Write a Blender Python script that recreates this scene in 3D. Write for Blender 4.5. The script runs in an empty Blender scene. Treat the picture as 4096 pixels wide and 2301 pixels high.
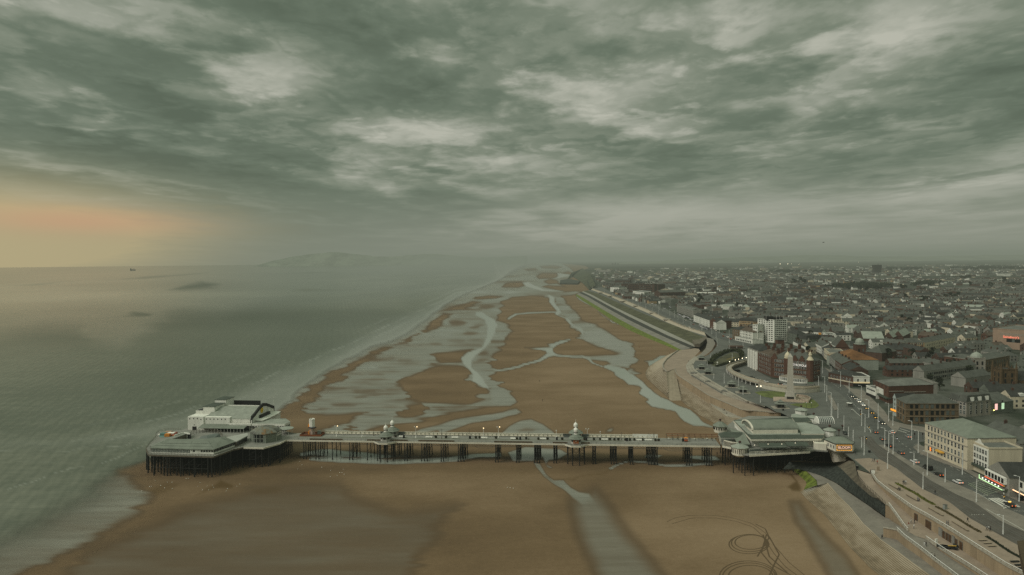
import bpy, bmesh, math, random
import numpy as np
from mathutils import Vector, Matrix
R = random.Random(11)
scene = bpy.context.scene
COL = scene.collection

FPX, CAMH = 700.0, 110.0
PIT, ROL = math.radians(2.19), math.radians(.63)
_fw = Vector((0, math.cos(PIT), -math.sin(PIT)))
_u0 = Vector((0, math.sin(PIT), math.cos(PIT))); _r0 = Vector((1, 0, 0))
_up = math.cos(ROL)*_u0 + math.sin(ROL)*_r0
_rt = math.cos(ROL)*_r0 - math.sin(ROL)*_u0
def W(u, v, z):
    d = _rt*((u-512)/FPX) + _up*((287.5-v)/FPX) + _fw
    t = (z-CAMH)/d.z
    return Vector((d.x*t, d.y*t, z))
def PX(p):
    q = Vector(p)-Vector((0, 0, CAMH)); D = q.dot(_fw)
    return 512+FPX*q.dot(_rt)/D, 287.5-FPX*q.dot(_up)/D
def ZZ(u0, v0, s):
    f = lambda x, y, z: W(u0+s*x, v0+s*y, z)
    f.uv = lambda x, y: (u0+s*x, v0+s*y)
    f.s = s
    return f
A = ZZ(125,387.5,.07776); B = ZZ(300,400,.07764); C = ZZ(500,400,.08734); D = ZZ(700,400,.06912)
E = ZZ(650,287.5,.08639); F = ZZ(824,312.5,.08639); G = ZZ(824,412.5,.11249); HH = ZZ(725,245,.11607)
I = ZZ(475,250,.10675); J = ZZ(850,462.5,.07792); K = ZZ(640,320,.06565); L = ZZ(750,340,.06565)
M = ZZ(500,325,.09705); N = ZZ(275,287.5,.10365); Q = ZZ(0,0,.39752)
def P3(fn, z, *xy): return [fn(x, y, z) for x, y in xy]
def hgt(fn, x, yb, yt, z0):            # height of an upright whose foot and top were both surveyed
    b = fn(x, yb, z0); u, v = fn.uv(x, yt)
    d = _rt*((u-512)/FPX) + _up*((287.5-v)/FPX) + _fw
    t = b.y/d.y
    return CAMH + d.z*t - z0

class NT:
    def __init__(s, tree): s.t = tree; s.n = tree.nodes; s.l = tree.links
    def node(s, kind, **kw):
        n = s.n.new(kind)
        for k, v in kw.items():
            if k.startswith('_'): setattr(n, k[1:], v)
        return n
    def put(s, sock, v):
        if v is None: return
        if isinstance(v, bpy.types.NodeSocket): s.l.new(v, sock)
        else: sock.default_value = v
    def m(s, op, a, b=None, c=None, clamp=False):
        n = s.n.new('ShaderNodeMath'); n.operation = op; n.use_clamp = clamp
        s.put(n.inputs[0], a); s.put(n.inputs[1], b); s.put(n.inputs[2], c)
        return n.outputs[0]
    def mix(s, f, a, b, mode='MIX'):
        n = s.n.new('ShaderNodeMix'); n.data_type = 'RGBA'; n.blend_type = mode
        s.put(n.inputs[0], f)
        for k, v in ((6, a), (7, b)):
            if isinstance(v, (tuple, list)) and len(v) == 3: v = (*v, 1)
            s.put(n.inputs[k], v)
        return n.outputs[2]
    def ramp(s, f, stops):
        n = s.n.new('ShaderNodeValToRGB'); s.put(n.inputs[0], f); e = n.color_ramp.elements
        while len(e) < len(stops): e.new(.5)
        for k, (p, c) in enumerate(stops): e[k].position = p; e[k].color = (*c, 1) if len(c) == 3 else c
        return n.outputs[0]
    def noise(s, vec, scale, detail=3, rough=.5, dist=0):
        n = s.n.new('ShaderNodeTexNoise'); s.put(n.inputs['Vector'], vec)
        n.inputs['Scale'].default_value = scale; n.inputs['Detail'].default_value = detail
        n.inputs['Roughness'].default_value = rough; n.inputs['Distortion'].default_value = dist
        return n.outputs[0]
    def vscale(s, vec, sc):
        n = s.n.new('ShaderNodeVectorMath'); n.operation = 'MULTIPLY'; s.put(n.inputs[0], vec); n.inputs[1].default_value = sc
        return n.outputs[0]
    def attr(s, name):
        n = s.n.new('ShaderNodeAttribute'); n.attribute_name = name; return n.outputs['Fac']
    def pos(s): return s.n.new('ShaderNodeNewGeometry').outputs['Position']
    def smooth(s, x, a, b):
        n = s.n.new('ShaderNodeMapRange'); n.interpolation_type = 'SMOOTHSTEP'
        s.put(n.inputs[0], x); n.inputs[1].default_value = a; n.inputs[2].default_value = b
        return n.outputs[0]
_mats = {}
def newmat(name):
    m = bpy.data.materials.new(name); m.use_nodes = True
    t = NT(m.node_tree); b = t.n['Principled BSDF']; t.b = b
    return m, t, b
def mat(name, col=None, rough=.8, var=.22, scale=.35, emit=None, es=0, spec=.25, metal=0, streak=False, fine=6.0):
    if name in _mats: return _mats[name]
    m, t, b = newmat(name)
    p = t.pos()
    if streak: p = t.vscale(p, (1, 1, .12))
    n1 = t.noise(p, scale, 4, .6); n2 = t.noise(p, scale*fine, 2, .5)
    k = t.m('ADD', t.m('MULTIPLY', n1, .65), t.m('MULTIPLY', n2, .35))
    k = t.smooth(k, .3, .7)
    lo = tuple(max(0, c*(1-var)) for c in col); hi = tuple(min(1, c*(1+var)) for c in col)
    t.put(b.inputs['Base Color'], t.mix(k, lo, hi))
    b.inputs['Roughness'].default_value = rough; b.inputs['Metallic'].default_value = metal
    b.inputs['Specular IOR Level'].default_value = spec
    if emit:
        b.inputs['Emission Color'].default_value = (*emit, 1); b.inputs['Emission Strength'].default_value = es
    _mats[name] = m
    return m

class MB:
    def __init__(s): s.v = []; s.f = []; s.m = []
    def add(s, vs, fs, m=0):
        o = len(s.v); s.v += [tuple(v) for v in vs]
        for k, f in enumerate(fs):
            s.f.append([i+o for i in f]); s.m.append(m[k] if isinstance(m, (list, tuple)) else m)
        return s
    def box(s, x0, x1, y0, y1, z0, z1, m=0):
        return s.add([(x0,y0,z0),(x1,y0,z0),(x1,y1,z0),(x0,y1,z0),(x0,y0,z1),(x1,y0,z1),(x1,y1,z1),(x0,y1,z1)],
                     [(0,3,2,1),(4,5,6,7),(0,1,5,4),(1,2,6,5),(2,3,7,6),(3,0,4,7)], m)
    def prism(s, poly, z0, z1, m=0, mt=None, bottom=False):
        n = len(poly)
        ar = sum(poly[i][0]*poly[(i+1)%n][1]-poly[(i+1)%n][0]*poly[i][1] for i in range(n))
        if ar < 0: poly = poly[::-1]
        vs = [(p[0], p[1], z0) for p in poly] + [(p[0], p[1], z1) for p in poly]
        fs = [(i, (i+1)%n, n+(i+1)%n, n+i) for i in range(n)]; ms = [m]*n
        fs.append(list(range(n, 2*n))); ms.append(m if mt is None else mt)
        if bottom: fs.append(list(range(n))[::-1]); ms.append(m)
        return s.add(vs, fs, ms)
    def frustum(s, poly0, poly1, z0, z1, m=0, mt=None):      # same vertex count
        n = len(poly0)
        vs = [(p[0], p[1], z0) for p in poly0] + [(p[0], p[1], z1) for p in poly1]
        fs = [(i, (i+1)%n, n+(i+1)%n, n+i) for i in range(n)] + [list(range(n, 2*n))]
        return s.add(vs, fs, [m]*n+[m if mt is None else mt])
    def lathe(s, cx, cy, prof, n=12, m=0, rot=0, zo=0):
        vs = []; fs = []; ms = []
        for r, z in prof:
            for k in range(n):
                t = rot+2*math.pi*k/n; vs.append((cx+r*math.cos(t), cy+r*math.sin(t), z+zo))
        for j in range(len(prof)-1):
            for k in range(n):
                a = j*n+k; b = j*n+(k+1)%n
                fs.append((a, b, b+n, a+n)); ms.append(m[j] if isinstance(m, (list, tuple)) else m)
        if prof[-1][0] > 1e-4: fs.append([ (len(prof)-1)*n+k for k in range(n)]); ms.append(m[-1] if isinstance(m, (list, tuple)) else m)
        return s.add(vs, fs, ms)
    def tube(s, p0, p1, r, n=5, m=0, r1=None):
        p0 = Vector(p0); p1 = Vector(p1); d = (p1-p0).normalized()
        a = d.cross(Vector((0,0,1)) if abs(d.z) < .9 else Vector((1,0,0))).normalized(); b = d.cross(a)
        r1 = r if r1 is None else r1; vs = []
        for p, q in ((p0, r), (p1, r1)):
            for k in range(n):
                t = 2*math.pi*k/n; vs.append(p+a*(q*math.cos(t))+b*(q*math.sin(t)))
        fs = [(k, n+k, n+(k+1)%n, (k+1)%n) for k in range(n)]+[list(range(n)), list(range(n, 2*n))[::-1]]
        return s.add(vs, fs, m)
    def poly(s, pts, m=0): return s.add(pts, [list(range(len(pts)))], m)
    def wall(s, pts, h, th, m=0, base=None):                 # upright wall following a 3-D polyline (top = pts.z + h)
        n = len(pts); offs = []
        for i in range(n):
            a = Vector(pts[max(0, i-1)]); b = Vector(pts[min(n-1, i+1)]); d = (b-a); d.z = 0; d.normalize()
            offs.append(Vector((-d.y, d.x, 0))*th/2)
        vs = []
        for i, p in enumerate(pts):
            p = Vector(p); zb = p.z if base is None else base
            for o, z in ((offs[i], zb), (-offs[i], zb), (-offs[i], p.z+h), (offs[i], p.z+h)):
                q = p+o; vs.append((q.x, q.y, z))
        fs = []
        for i in range(n-1):
            for k in range(4): fs.append((4*i+k, 4*i+(k+1)%4, 4*i+4+(k+1)%4, 4*i+4+k))
        fs += [(0,1,2,3), (4*n-1,4*n-2,4*n-3,4*n-4)]
        return s.add(vs, fs, m)
    def build(s, name, mats, parent=None, loc=None, smooth=False, world=False):
        me = bpy.data.meshes.new(name)
        vs = s.v
        if loc is not None: vs = [(x-loc[0], y-loc[1], z-loc[2]) for x, y, z in vs]
        elif world and parent is not None:
            mi = parent['_mi'] if False else (Matrix.Translation(parent.location) @ Matrix.Rotation(parent.rotation_euler.z, 4, 'Z')).inverted()
            if parent.parent is not None:
                pp = parent.parent
                mi = (Matrix.Translation(pp.location) @ Matrix.Rotation(pp.rotation_euler.z, 4, 'Z')).inverted()
            vs = [tuple(mi @ Vector(v)) for v in vs]
        me.from_pydata(vs, [], s.f)
        if not isinstance(mats, (list, tuple)): mats = [mats]
        for m in mats: me.materials.append(m)
        if len(mats) > 1: me.polygons.foreach_set('material_index', s.m)
        if smooth: me.polygons.foreach_set('use_smooth', [True]*len(s.f))
        me.validate()
        bm = bmesh.new(); bm.from_mesh(me); bmesh.ops.recalc_face_normals(bm, faces=bm.faces); bm.to_mesh(me); bm.free()
        o = bpy.data.objects.new(name, me); COL.objects.link(o)
        if loc is not None: o.location = loc
        if parent is not None: o.parent = parent
        return o
def tag(o, label, cat, group=None):
    o['label'] = label; o['category'] = cat
    if group: o['group'] = group
    return o
def struct(o, kind='structure'):
    o['kind'] = kind; return o
def thing(name, label, cat, loc=(0,0,0), rz=0, group=None):
    o = bpy.data.objects.new(name, None); COL.objects.link(o)
    o.empty_display_size = .5; o.location = loc; o.rotation_euler = (0, 0, rz)
    return tag(o, label, cat, group)
KIDS = {}
def copy_tree(o, loc=None, rz=None, label=None, group=None, scale=None, parent=None):
    c = o.copy(); COL.objects.link(c)
    if parent is not None: c.parent = parent
    if loc is not None: c.location = loc
    if rz is not None: c.rotation_euler = (0, 0, rz)
    if scale is not None: c.scale = scale if isinstance(scale, (tuple, list)) else (scale,)*3
    if label: c['label'] = label
    if group: c['group'] = group
    for ch in list(o.children): copy_tree(ch, parent=c)
    return c
def resample(pts, n):
    pts = [Vector(p) for p in pts]; L_ = [0]
    for i in range(1, len(pts)): L_.append(L_[-1]+(pts[i]-pts[i-1]).length)
    out = []; j = 0
    for k in range(n):
        t = L_[-1]*k/(n-1)
        while j < len(pts)-2 and L_[j+1] < t: j += 1
        d = L_[j+1]-L_[j]; out.append(pts[j].lerp(pts[j+1], 0 if d < 1e-9 else min(1, max(0, (t-L_[j])/d))))
    return out
def loft(mb, a, b, m=0, steps=0):
    """skin between two polylines of equal count; with steps>0 as a flight of real treads and risers from a up to b"""
    n = len(a)
    rows = [a, b]
    if steps:
        rows = []
        for s in range(steps+1):
            t = s/steps; r = [a[i].lerp(b[i], t) for i in range(n)]
            rows.append(r)
            if s < steps: rows.append([Vector((r[i].x, r[i].y, a[i].z+(b[i].z-a[i].z)*(s+1)/steps)) for i in range(n)])
    vs = [p for r in rows for p in r]; fs = []
    for j in range(len(rows)-1):
        for i in range(n-1): fs.append((j*n+i, j*n+i+1, j*n+n+i+1, j*n+n+i))
    mb.add(vs, fs, m)
    return mb
def sheet(name, pts, m, kind='structure'):
    o = MB().poly(pts).build(name, m, loc=tuple(pts[0]))
    return struct(o, kind)
def facing(p, q): return math.atan2(q[1]-p[1], q[0]-p[0])
cam = bpy.data.cameras.new('camera'); camo = bpy.data.objects.new('camera', cam); COL.objects.link(camo)
cam.sensor_width = 36; cam.lens = 36*FPX/1024; cam.clip_start = 1; cam.clip_end = 200000
_b = -_fw
camo.matrix_world = Matrix(((_rt.x,_up.x,_b.x,0),(_rt.y,_up.y,_b.y,0),(_rt.z,_up.z,_b.z,CAMH),(0,0,0,1)))
scene.camera = camo
scene.view_settings.view_transform = 'Standard'; scene.view_settings.look = 'None'; scene.view_settings.exposure = 0
scene.cycles.use_denoising = False; scene.cycles.max_bounces = 5; scene.cycles.diffuse_bounces = 2; scene.cycles.glossy_bounces = 3
scene.cycles.transparent_max_bounces = 12; scene.cycles.volume_bounces = 0

SUN_EL, SUN_AZ = math.radians(42), math.radians(-115)     # azimuth measured from +Y towards +X: the sun stands to the left and behind
w = bpy.data.worlds.new('World'); scene.world = w; w.use_nodes = True
t = NT(w.node_tree); t.n.clear()
tc = t.node('ShaderNodeTexCoord').outputs['Generated']
sp = t.node('ShaderNodeSeparateXYZ'); t.l.new(tc, sp.inputs[0]); sx, sy, sz = sp.outputs
az = t.m('ARCTAN2', sx, sy)
el = t.m('ARCSINE', t.m('MINIMUM', t.m('MAXIMUM', sz, -1.0), 1.0))
den = t.m('ADD', t.m('MAXIMUM', sz, 0.0), .055)
cb = t.node('ShaderNodeCombineXYZ'); t.l.new(t.m('DIVIDE', sx, den), cb.inputs[0]); t.l.new(t.m('DIVIDE', sy, den), cb.inputs[1])
cv = cb.outputs[0]
def skyrot(vec, ang, sc):
    n = t.node('ShaderNodeMapping'); t.l.new(vec, n.inputs[0]); n.inputs['Rotation'].default_value = (0, 0, ang); n.inputs['Scale'].default_value = sc
    return n.outputs[0]
n1 = t.noise(skyrot(cv, math.radians(8), (1.0, .62, 1)), 1.0, 8, .52, .35)
n2 = t.noise(skyrot(cv, math.radians(14), (1.0, .75, 1)), 2.4, 7, .53, .15)
n3 = t.noise(skyrot(cv, math.radians(12), (.8, .5, 1)), .33, 3, .5, .2)
n4 = t.noise(skyrot(cv, math.radians(20), (1.0, .8, 1)), 1.5, 5, .55, .5)
n5 = t.noise(skyrot(cv, math.radians(-10), (1.0, .8, 1)), 3.6, 6, .58, .2)
wz = t.m('SUBTRACT', n2, .5); wz1 = t.m('SUBTRACT', n1, .5)
elw = t.m('ADD', el, t.m('ADD', t.m('MULTIPLY', wz, .05), t.m('MULTIPLY', wz1, .05)))
azw = t.m('ADD', az, t.m('ADD', t.m('MULTIPLY', wz1, .22), t.m('MULTIPLY', wz, .1)))
def dirpx(x, y):
    u, v = x*.39752, y*.39752
    d = (_rt*((u-512)/FPX) + _up*((287.5-v)/FPX) + _fw).normalized()
    return math.atan2(d.x, d.y), math.asin(d.z)
def blob(x, y, sx_, sy_, amp, tilt=0, warp=True):
    a0, e0 = dirpx(x, y); k = .39752/FPX
    da = t.m('SUBTRACT', azw if warp else az, a0); de = t.m('SUBTRACT', elw if warp else el, e0)
    if tilt:
        c, s_ = math.cos(tilt), math.sin(tilt)
        da, de = t.m('ADD', t.m('MULTIPLY', da, c), t.m('MULTIPLY', de, s_)), t.m('SUBTRACT', t.m('MULTIPLY', de, c), t.m('MULTIPLY', da, s_))
    q = t.m('ADD', t.m('POWER', t.m('ABSOLUTE', t.m('DIVIDE', da, sx_*k)), 2.0), t.m('POWER', t.m('ABSOLUTE', t.m('DIVIDE', de, sy_*k)), 2.0))
    return t.m('MULTIPLY', t.m('EXPONENT', t.m('MULTIPLY', q, -.5)), amp)
val = t.m('ADD', .50, t.m('MULTIPLY', wz1, 1.25))
val = t.m('ADD', val, t.m('MULTIPLY', wz, t.m('ADD', .34, t.m('MULTIPLY', t.smooth(el, .03, .2), .4))))
val = t.m('ADD', val, t.m('MULTIPLY', t.m('SUBTRACT', n3, .5), .35))
wv_ = t.node('ShaderNodeVectorMath'); wv_.operation = 'MULTIPLY_ADD'; cb2 = t.node('ShaderNodeCombineXYZ'); t.l.new(wz, cb2.inputs[0]); t.l.new(t.m('SUBTRACT', n5, .5), cb2.inputs[1]); t.l.new(cb2.outputs[0], wv_.inputs[0]); wv_.inputs[1].default_value = (1.3, 1.3, 0); t.l.new(skyrot(cv, math.radians(12), (.9, .62, 1)), wv_.inputs[2])
def puff(sc):
    vo = t.node('ShaderNodeTexVoronoi'); vo.feature = 'SMOOTH_F1'; vo.voronoi_dimensions = '2D'; vo.inputs['Scale'].default_value = sc; vo.inputs['Smoothness'].default_value = .35; t.l.new(wv_.outputs[0], vo.inputs['Vector'])
    return t.m('SUBTRACT', .42, vo.outputs['Distance'])
pf_ = t.m('ADD', t.m('MULTIPLY', puff(1.5), .46), t.m('MULTIPLY', puff(3.7), .32))
val = t.m('ADD', val, t.m('MULTIPLY', pf_, t.smooth(el, .04, .20)))
bil = t.m('ADD', t.m('MULTIPLY', t.m('ABSOLUTE', t.m('SUBTRACT', n4, .5)), .5), t.m('MULTIPLY', t.m('ABSOLUTE', t.m('SUBTRACT', n5, .5)), .35))
val = t.m('ADD', val, t.m('MULTIPLY', t.m('SUBTRACT', bil, .05), t.smooth(el, .03, .16)))
for b_ in [(900,60,260,60,-0.19,0),(380,345,360,75,-0.285,-0.12),(130,230,210,110,-0.152,0),(1020,255,240,32,-0.19,-0.05),(1560,125,150,36,-0.285,0),(1000,540,320,45,-0.095,0),(2120,345,420,50,-0.228,0.12),(2480,140,130,45,-0.152,0),(1950,195,200,36,-0.152,0),(1150,600,260,50,-0.114,0),(850,620,260,50,-0.095,0),(2300,470,170,9,-0.247,0.04),(300,130,240,50,-0.114,0),(1750,480,300,18,-0.114,0),(620,470,300,35,-0.133,-0.1),(590,150,95,50,0.30,-0.3),(700,215,70,30,0.297,0),(1090,135,80,36,0.405,0),(1610,195,130,30,0.486,0),(1720,95,90,36,0.351,0),(2130,80,160,50,0.486,0),(1450,275,90,22,0.378,0),(1120,320,130,26,0.378,0),(900,390,150,28,0.189,0),(2480,440,190,36,0.3,0.08),(1560,560,260,45,0.405,0),(240,326,60,7,0.351,0),(200,425,300,12,0.27,-0.16),(1260,400,120,36,0.243,0),(2000,260,160,30,0.189,0),(1900,560,500,60,0.162,0),(330,30,180,30,0.189,0)]:
    val = t.m('ADD', val, blob(*b_))
base = t.ramp(val, [(.0, (.098,.128,.090)), (.30, (.140,.177,.128)), (.52, (.215,.248,.187)), (.74, (.34,.36,.292)), (1, (.49,.495,.415))])
hz = t.m('SUBTRACT', 1.0, t.smooth(el, .0, .125))
veil = t.mix(t.m('ADD', blob(1560,600,420,200,1.0,0,False), blob(2500,560,420,140,.75,0,False), clamp=True), (.190,.214,.165), (.335,.345,.285))
base = t.mix(t.m('MULTIPLY', hz, .85), base, veil)
gl = t.m('ADD', t.m('ADD', blob(-60,565,240,66,.95,-.03,False), blob(90,640,200,50,.65,0,False)), blob(190,575,190,30,.35,0), clamp=True)
base = t.mix(t.m('MULTIPLY', gl, .95), base, (.56,.45,.235))
pk = t.m('MULTIPLY', blob(190,556,145,20,1.0,-.02,False), .62, clamp=True)
base = t.mix(pk, base, (.66,.35,.20))
hi = t.m('ADD', 1.0, t.m('MULTIPLY', t.smooth(el, .38, 1.1), 1.8))
bw = t.node('ShaderNodeBackground'); t.l.new(base, bw.inputs[0]); t.l.new(hi, bw.inputs[1])
sk = t.node('ShaderNodeTexSky'); sk.sky_type = 'NISHITA'; sk.sun_disc = False
sk.sun_elevation = SUN_EL; sk.sun_rotation = SUN_AZ
bs = t.node('ShaderNodeBackground'); t.l.new(sk.outputs[0], bs.inputs[0]); bs.inputs[1].default_value = .05
mx = t.node('ShaderNodeMixShader'); mx.inputs[0].default_value = .985
t.l.new(bs.outputs[0], mx.inputs[1]); t.l.new(bw.outputs[0], mx.inputs[2])
wo = t.node('ShaderNodeOutputWorld'); t.l.new(mx.outputs[0], wo.inputs['Surface'])

sun = bpy.data.lights.new('sun', 'SUN'); sun.energy = 1.9; sun.angle = math.radians(30); sun.color = (1, .95, .86)
suno = bpy.data.objects.new('sun', sun); COL.objects.link(suno)
sd = Vector((math.sin(SUN_AZ)*math.cos(SUN_EL), math.cos(SUN_AZ)*math.cos(SUN_EL), math.sin(SUN_EL)))
suno.rotation_euler = sd.to_track_quat('Z', 'Y').to_euler(); suno.location = (-200, -200, 400)

hm = bpy.data.materials.new('haze'); hm.use_nodes = True; t = NT(hm.node_tree); t.n.clear()
SIG = 1/11500
va = t.node('ShaderNodeVolumeAbsorption'); va.inputs['Color'].default_value = (0, 0, 0, 1); va.inputs['Density'].default_value = SIG
ve = t.node('ShaderNodeEmission'); ve.inputs[0].default_value = (.205, .230, .178, 1); ve.inputs[1].default_value = SIG
ad = t.node('ShaderNodeAddShader'); t.l.new(va.outputs[0], ad.inputs[0]); t.l.new(ve.outputs[0], ad.inputs[1])
ho = t.node('ShaderNodeOutputMaterial'); t.l.new(ad.outputs[0], ho.inputs['Volume'])
struct(MB().box(-2600, 52000, -4000, 60000, -30, 290).build('haze', hm))
def vnoise(x, y, seed=0):
    xi = np.floor(x).astype(np.int64); yi = np.floor(y).astype(np.int64); xf = x-xi; yf = y-yi
    def h(a, b):
        n = (a*374761393+b*668265263+seed*974634533) & 0x7fffffff
        n = ((n ^ (n >> 13))*1274126177) & 0x7fffffff
        return ((n ^ (n >> 16)) & 0xffff)/65535.0
    sx = xf*xf*(3-2*xf); sy = yf*yf*(3-2*yf)
    a = h(xi, yi)*(1-sx)+h(xi+1, yi)*sx; b = h(xi, yi+1)*(1-sx)+h(xi+1, yi+1)*sx
    return a*(1-sy)+b*sy-.5
def fbm(x, y, o=4, seed=0):
    r = 0; k = 1
    for i in range(o): r = r+vnoise(x*k, y*k, seed+i)/k; k *= 2
    return r
def sdist(U, V, poly, pad):
    p = np.array(poly, float); r = np.full(U.shape, -1e3)
    bb = (U > p[:,0].min()-pad) & (U < p[:,0].max()+pad) & (V > p[:,1].min()-pad) & (V < p[:,1].max()+pad)
    x = U[bb]; y = V[bb]
    if x.size == 0: return r
    d = np.full(x.shape, 1e9); ins = np.zeros(x.shape, bool); n = len(p)
    for i in range(n):
        x0, y0 = p[i]; x1, y1 = p[(i+1)%n]; dx, dy = x1-x0, y1-y0
        t = np.clip(((x-x0)*dx+(y-y0)*dy)/(dx*dx+dy*dy+1e-12), 0, 1)
        d = np.minimum(d, (x-x0-t*dx)**2+(y-y0-t*dy)**2)
        if y0 != y1:
            c = ((y0 > y) != (y1 > y)) & (x < (x1-x0)*(y-y0)/(y1-y0)+x0); ins ^= c
    r[bb] = np.where(ins, np.sqrt(d), -np.sqrt(d))
    return r
def ldist(U, V, line, pad):
    p = np.array(line, float); r = np.full(U.shape, 1e3)
    bb = (U > p[:,0].min()-pad) & (U < p[:,0].max()+pad) & (V > p[:,1].min()-pad) & (V < p[:,1].max()+pad)
    x = U[bb]; y = V[bb]; d = np.full(x.shape, 1e9)
    for i in range(len(p)-1):
        x0, y0 = p[i]; dx, dy = p[i+1]-p[i]
        t = np.clip(((x-x0)*dx+(y-y0)*dy)/(dx*dx+dy*dy+1e-12), 0, 1)
        d = np.minimum(d, (x-x0-t*dx)**2+(y-y0-t*dy)**2)
    r[bb] = np.sqrt(d); return r
def uvs(fn, *xy): return [fn.uv(x, y) for x, y in xy]
def ss(x, a, b): t = np.clip((x-a)/(b-a), 0, 1); return t*t*(3-2*t)
def grid_sheet(name, us, dvs, z, m):
    nu, nv = len(us), len(dvs)
    UU, DD = np.meshgrid(us, dvs)
    hv = 287.5-(FPX*math.tan(PIT))/math.cos(ROL)   # horizon row at centre
    VV = hv+DD-(UU-512)*math.tan(ROL)
    d0 = [(_rt[k]*((UU-512)/FPX)+_up[k]*((287.5-VV)/FPX)+_fw[k]) for k in range(3)]
    tt = (z-CAMH)/np.minimum(d0[2], -1e-4)
    co = np.stack([d0[0]*tt, d0[1]*tt, np.full_like(UU, z)], -1).reshape(-1, 3)
    idx = np.arange(nu*nv).reshape(nv, nu)
    fa = np.stack([idx[:-1,:-1], idx[:-1,1:], idx[1:,1:], idx[1:,:-1]], -1).reshape(-1, 4)
    return UU, VV, co, fa
def mesh_from(name, co, fa, m, attrs):
    used = np.zeros(len(co), bool); used[fa.ravel()] = True; rem = np.cumsum(used)-1
    me = bpy.data.meshes.new(name); me.from_pydata(co[used].tolist(), [], rem[fa].tolist())
    for k, v in attrs.items():
        at = me.attributes.new(k, 'FLOAT', 'POINT'); at.data.foreach_set('value', np.ascontiguousarray(v.reshape(-1)[used], dtype=np.float32))
    me.materials.append(m); me.update()
    if me.polygons and me.polygons[0].normal.z < 0: me.flip_normals()
    o = bpy.data.objects.new(name, me); COL.objects.link(o); return struct(o)
us = np.concatenate([np.arange(-120, 1120, 1.6)])
dvs = np.concatenate([np.array([1.25, 1.8, 2.4]), np.arange(3, 60, .8), np.arange(60, 420, 1.5)])

bm_, t, b = newmat('sand')
p = t.pos()
wet = t.attr('wet'); tone = t.attr('tone'); alg = t.attr('stain')
big = t.noise(t.vscale(p, (.012, .02, 1)), 1, 5, .6)
mid = t.noise(t.vscale(p, (.35, .5, 1)), 1, 4, .65)
rip = t.noise(t.vscale(p, (.9, 2.4, 1)), 1, 3, .6, .8)
k = t.m('ADD', t.m('MULTIPLY', big, .62), t.m('ADD', t.m('MULTIPLY', mid, .2), t.m('MULTIPLY', rip, .18)))
fn_ = t.noise(t.vscale(p, (1.6, 2.2, 1)), 1, 2, .7)
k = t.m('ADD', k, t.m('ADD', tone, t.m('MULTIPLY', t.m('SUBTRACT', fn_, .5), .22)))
dry = t.ramp(k, [(.22, (.092,.061,.033)), (.46, (.153,.103,.057)), (.66, (.220,.154,.093)), (.9, (.29,.212,.138))])
streak = t.noise(t.vscale(p, (.02, .16, 1)), 1, 5, .65, .5)
film = t.mix(t.smooth(streak, .3, .7), (.160,.155,.126), (.225,.222,.186))
water = (.27,.29,.25)
c = t.mix(t.smooth(wet, .02, .16), dry, t.mix(.62, dry, (.085,.060,.036)))
c = t.mix(t.smooth(wet, .14, .5), c, film)
c = t.mix(t.smooth(wet, .55, 1.0), c, water)
c = t.mix(alg, c, (.075,.045,.014))
t.put(b.inputs['Base Color'], c)
rg = t.m('SUBTRACT', .85, t.m('MULTIPLY', t.smooth(wet, .1, .8), .74))
t.put(b.inputs['Roughness'], rg)
t.put(b.inputs['Specular IOR Level'], t.m('ADD', .12, t.m('MULTIPLY', t.smooth(wet, .1, .7), .42)))
bp = t.node('ShaderNodeBump'); bp.inputs['Strength'].default_value = .35; bp.inputs['Distance'].default_value = .25
t.l.new(t.m('MULTIPLY', t.m('ADD', rip, mid), t.m('SUBTRACT', 1.0, t.smooth(wet, .2, .9))), bp.inputs['Height']); t.l.new(bp.outputs[0], b.inputs['Normal'])

UU, VV, co, fa = grid_sheet('beach', us, dvs, 0, bm_)
DV = VV-260.7+(UU-512)*.011
n_a = fbm(UU/70, DV/3.2, 4, 3)*np.clip(DV/9, .5, 14)
n_b = fbm(UU/26, VV/13, 3, 9)*4.0
Us = UU+n_a*1.0+n_b; Vs = VV+fbm(UU/38, VV/9, 3, 21)*np.clip(DV/60, .15, 2.2)
Uc = UU+fbm(UU/30, VV/10, 3, 31)*2.5; Vc = VV+fbm(UU/26, VV/12, 3, 41)*1.2
wet_a = np.zeros_like(UU)
def paint(poly, lvl, soft=3.0, streaky=True, op='set'):
    global wet_a
    d = sdist(Us if streaky else Uc, Vs if streaky else Vc, poly, 60)
    k = ss(d, -soft, soft)
    wet_a = wet_a*(1-k)+lvl*k if op == 'set' else np.maximum(wet_a, lvl*k)
nrf = 1-.88*ss(VV, 440, 470)
film_n = .46+nrf*.34*fbm(UU/34, DV/2.6, 4, 77)+.12*fbm(UU/90, DV/9, 2, 78)
def paint_film(poly, soft=3, mul=1.0):
    global wet_a
    d = sdist(Us, Vs, poly, 60); k = ss(d, -soft, soft); wet_a = wet_a*(1-k)+film_n*mul*k
paint_film(uvs(N,(-3000,1230),(-3000,-500),(2900,-400),(2250,200),(2180,250),(2130,320),(2280,400),(2270,500),(2200,590),(2120,650),(2090,740),(2110,800),(2150,820),(2100,850),(2160,950),(2290,1020),(2330,1100),(2260,1140),(1700,1200),(1380,1290),(1100,1330),(800,1400),(280,1400),(60,1210)), 2.5)
paint_film(uvs(I,(300,200),(420,90),(720,88),(900,170),(960,230),(870,290),(780,320),(950,380),(1005,392),(940,425),(830,430),(760,440),(200,480),(0,480),(0,260)), 1.2, 1.0)
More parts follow.
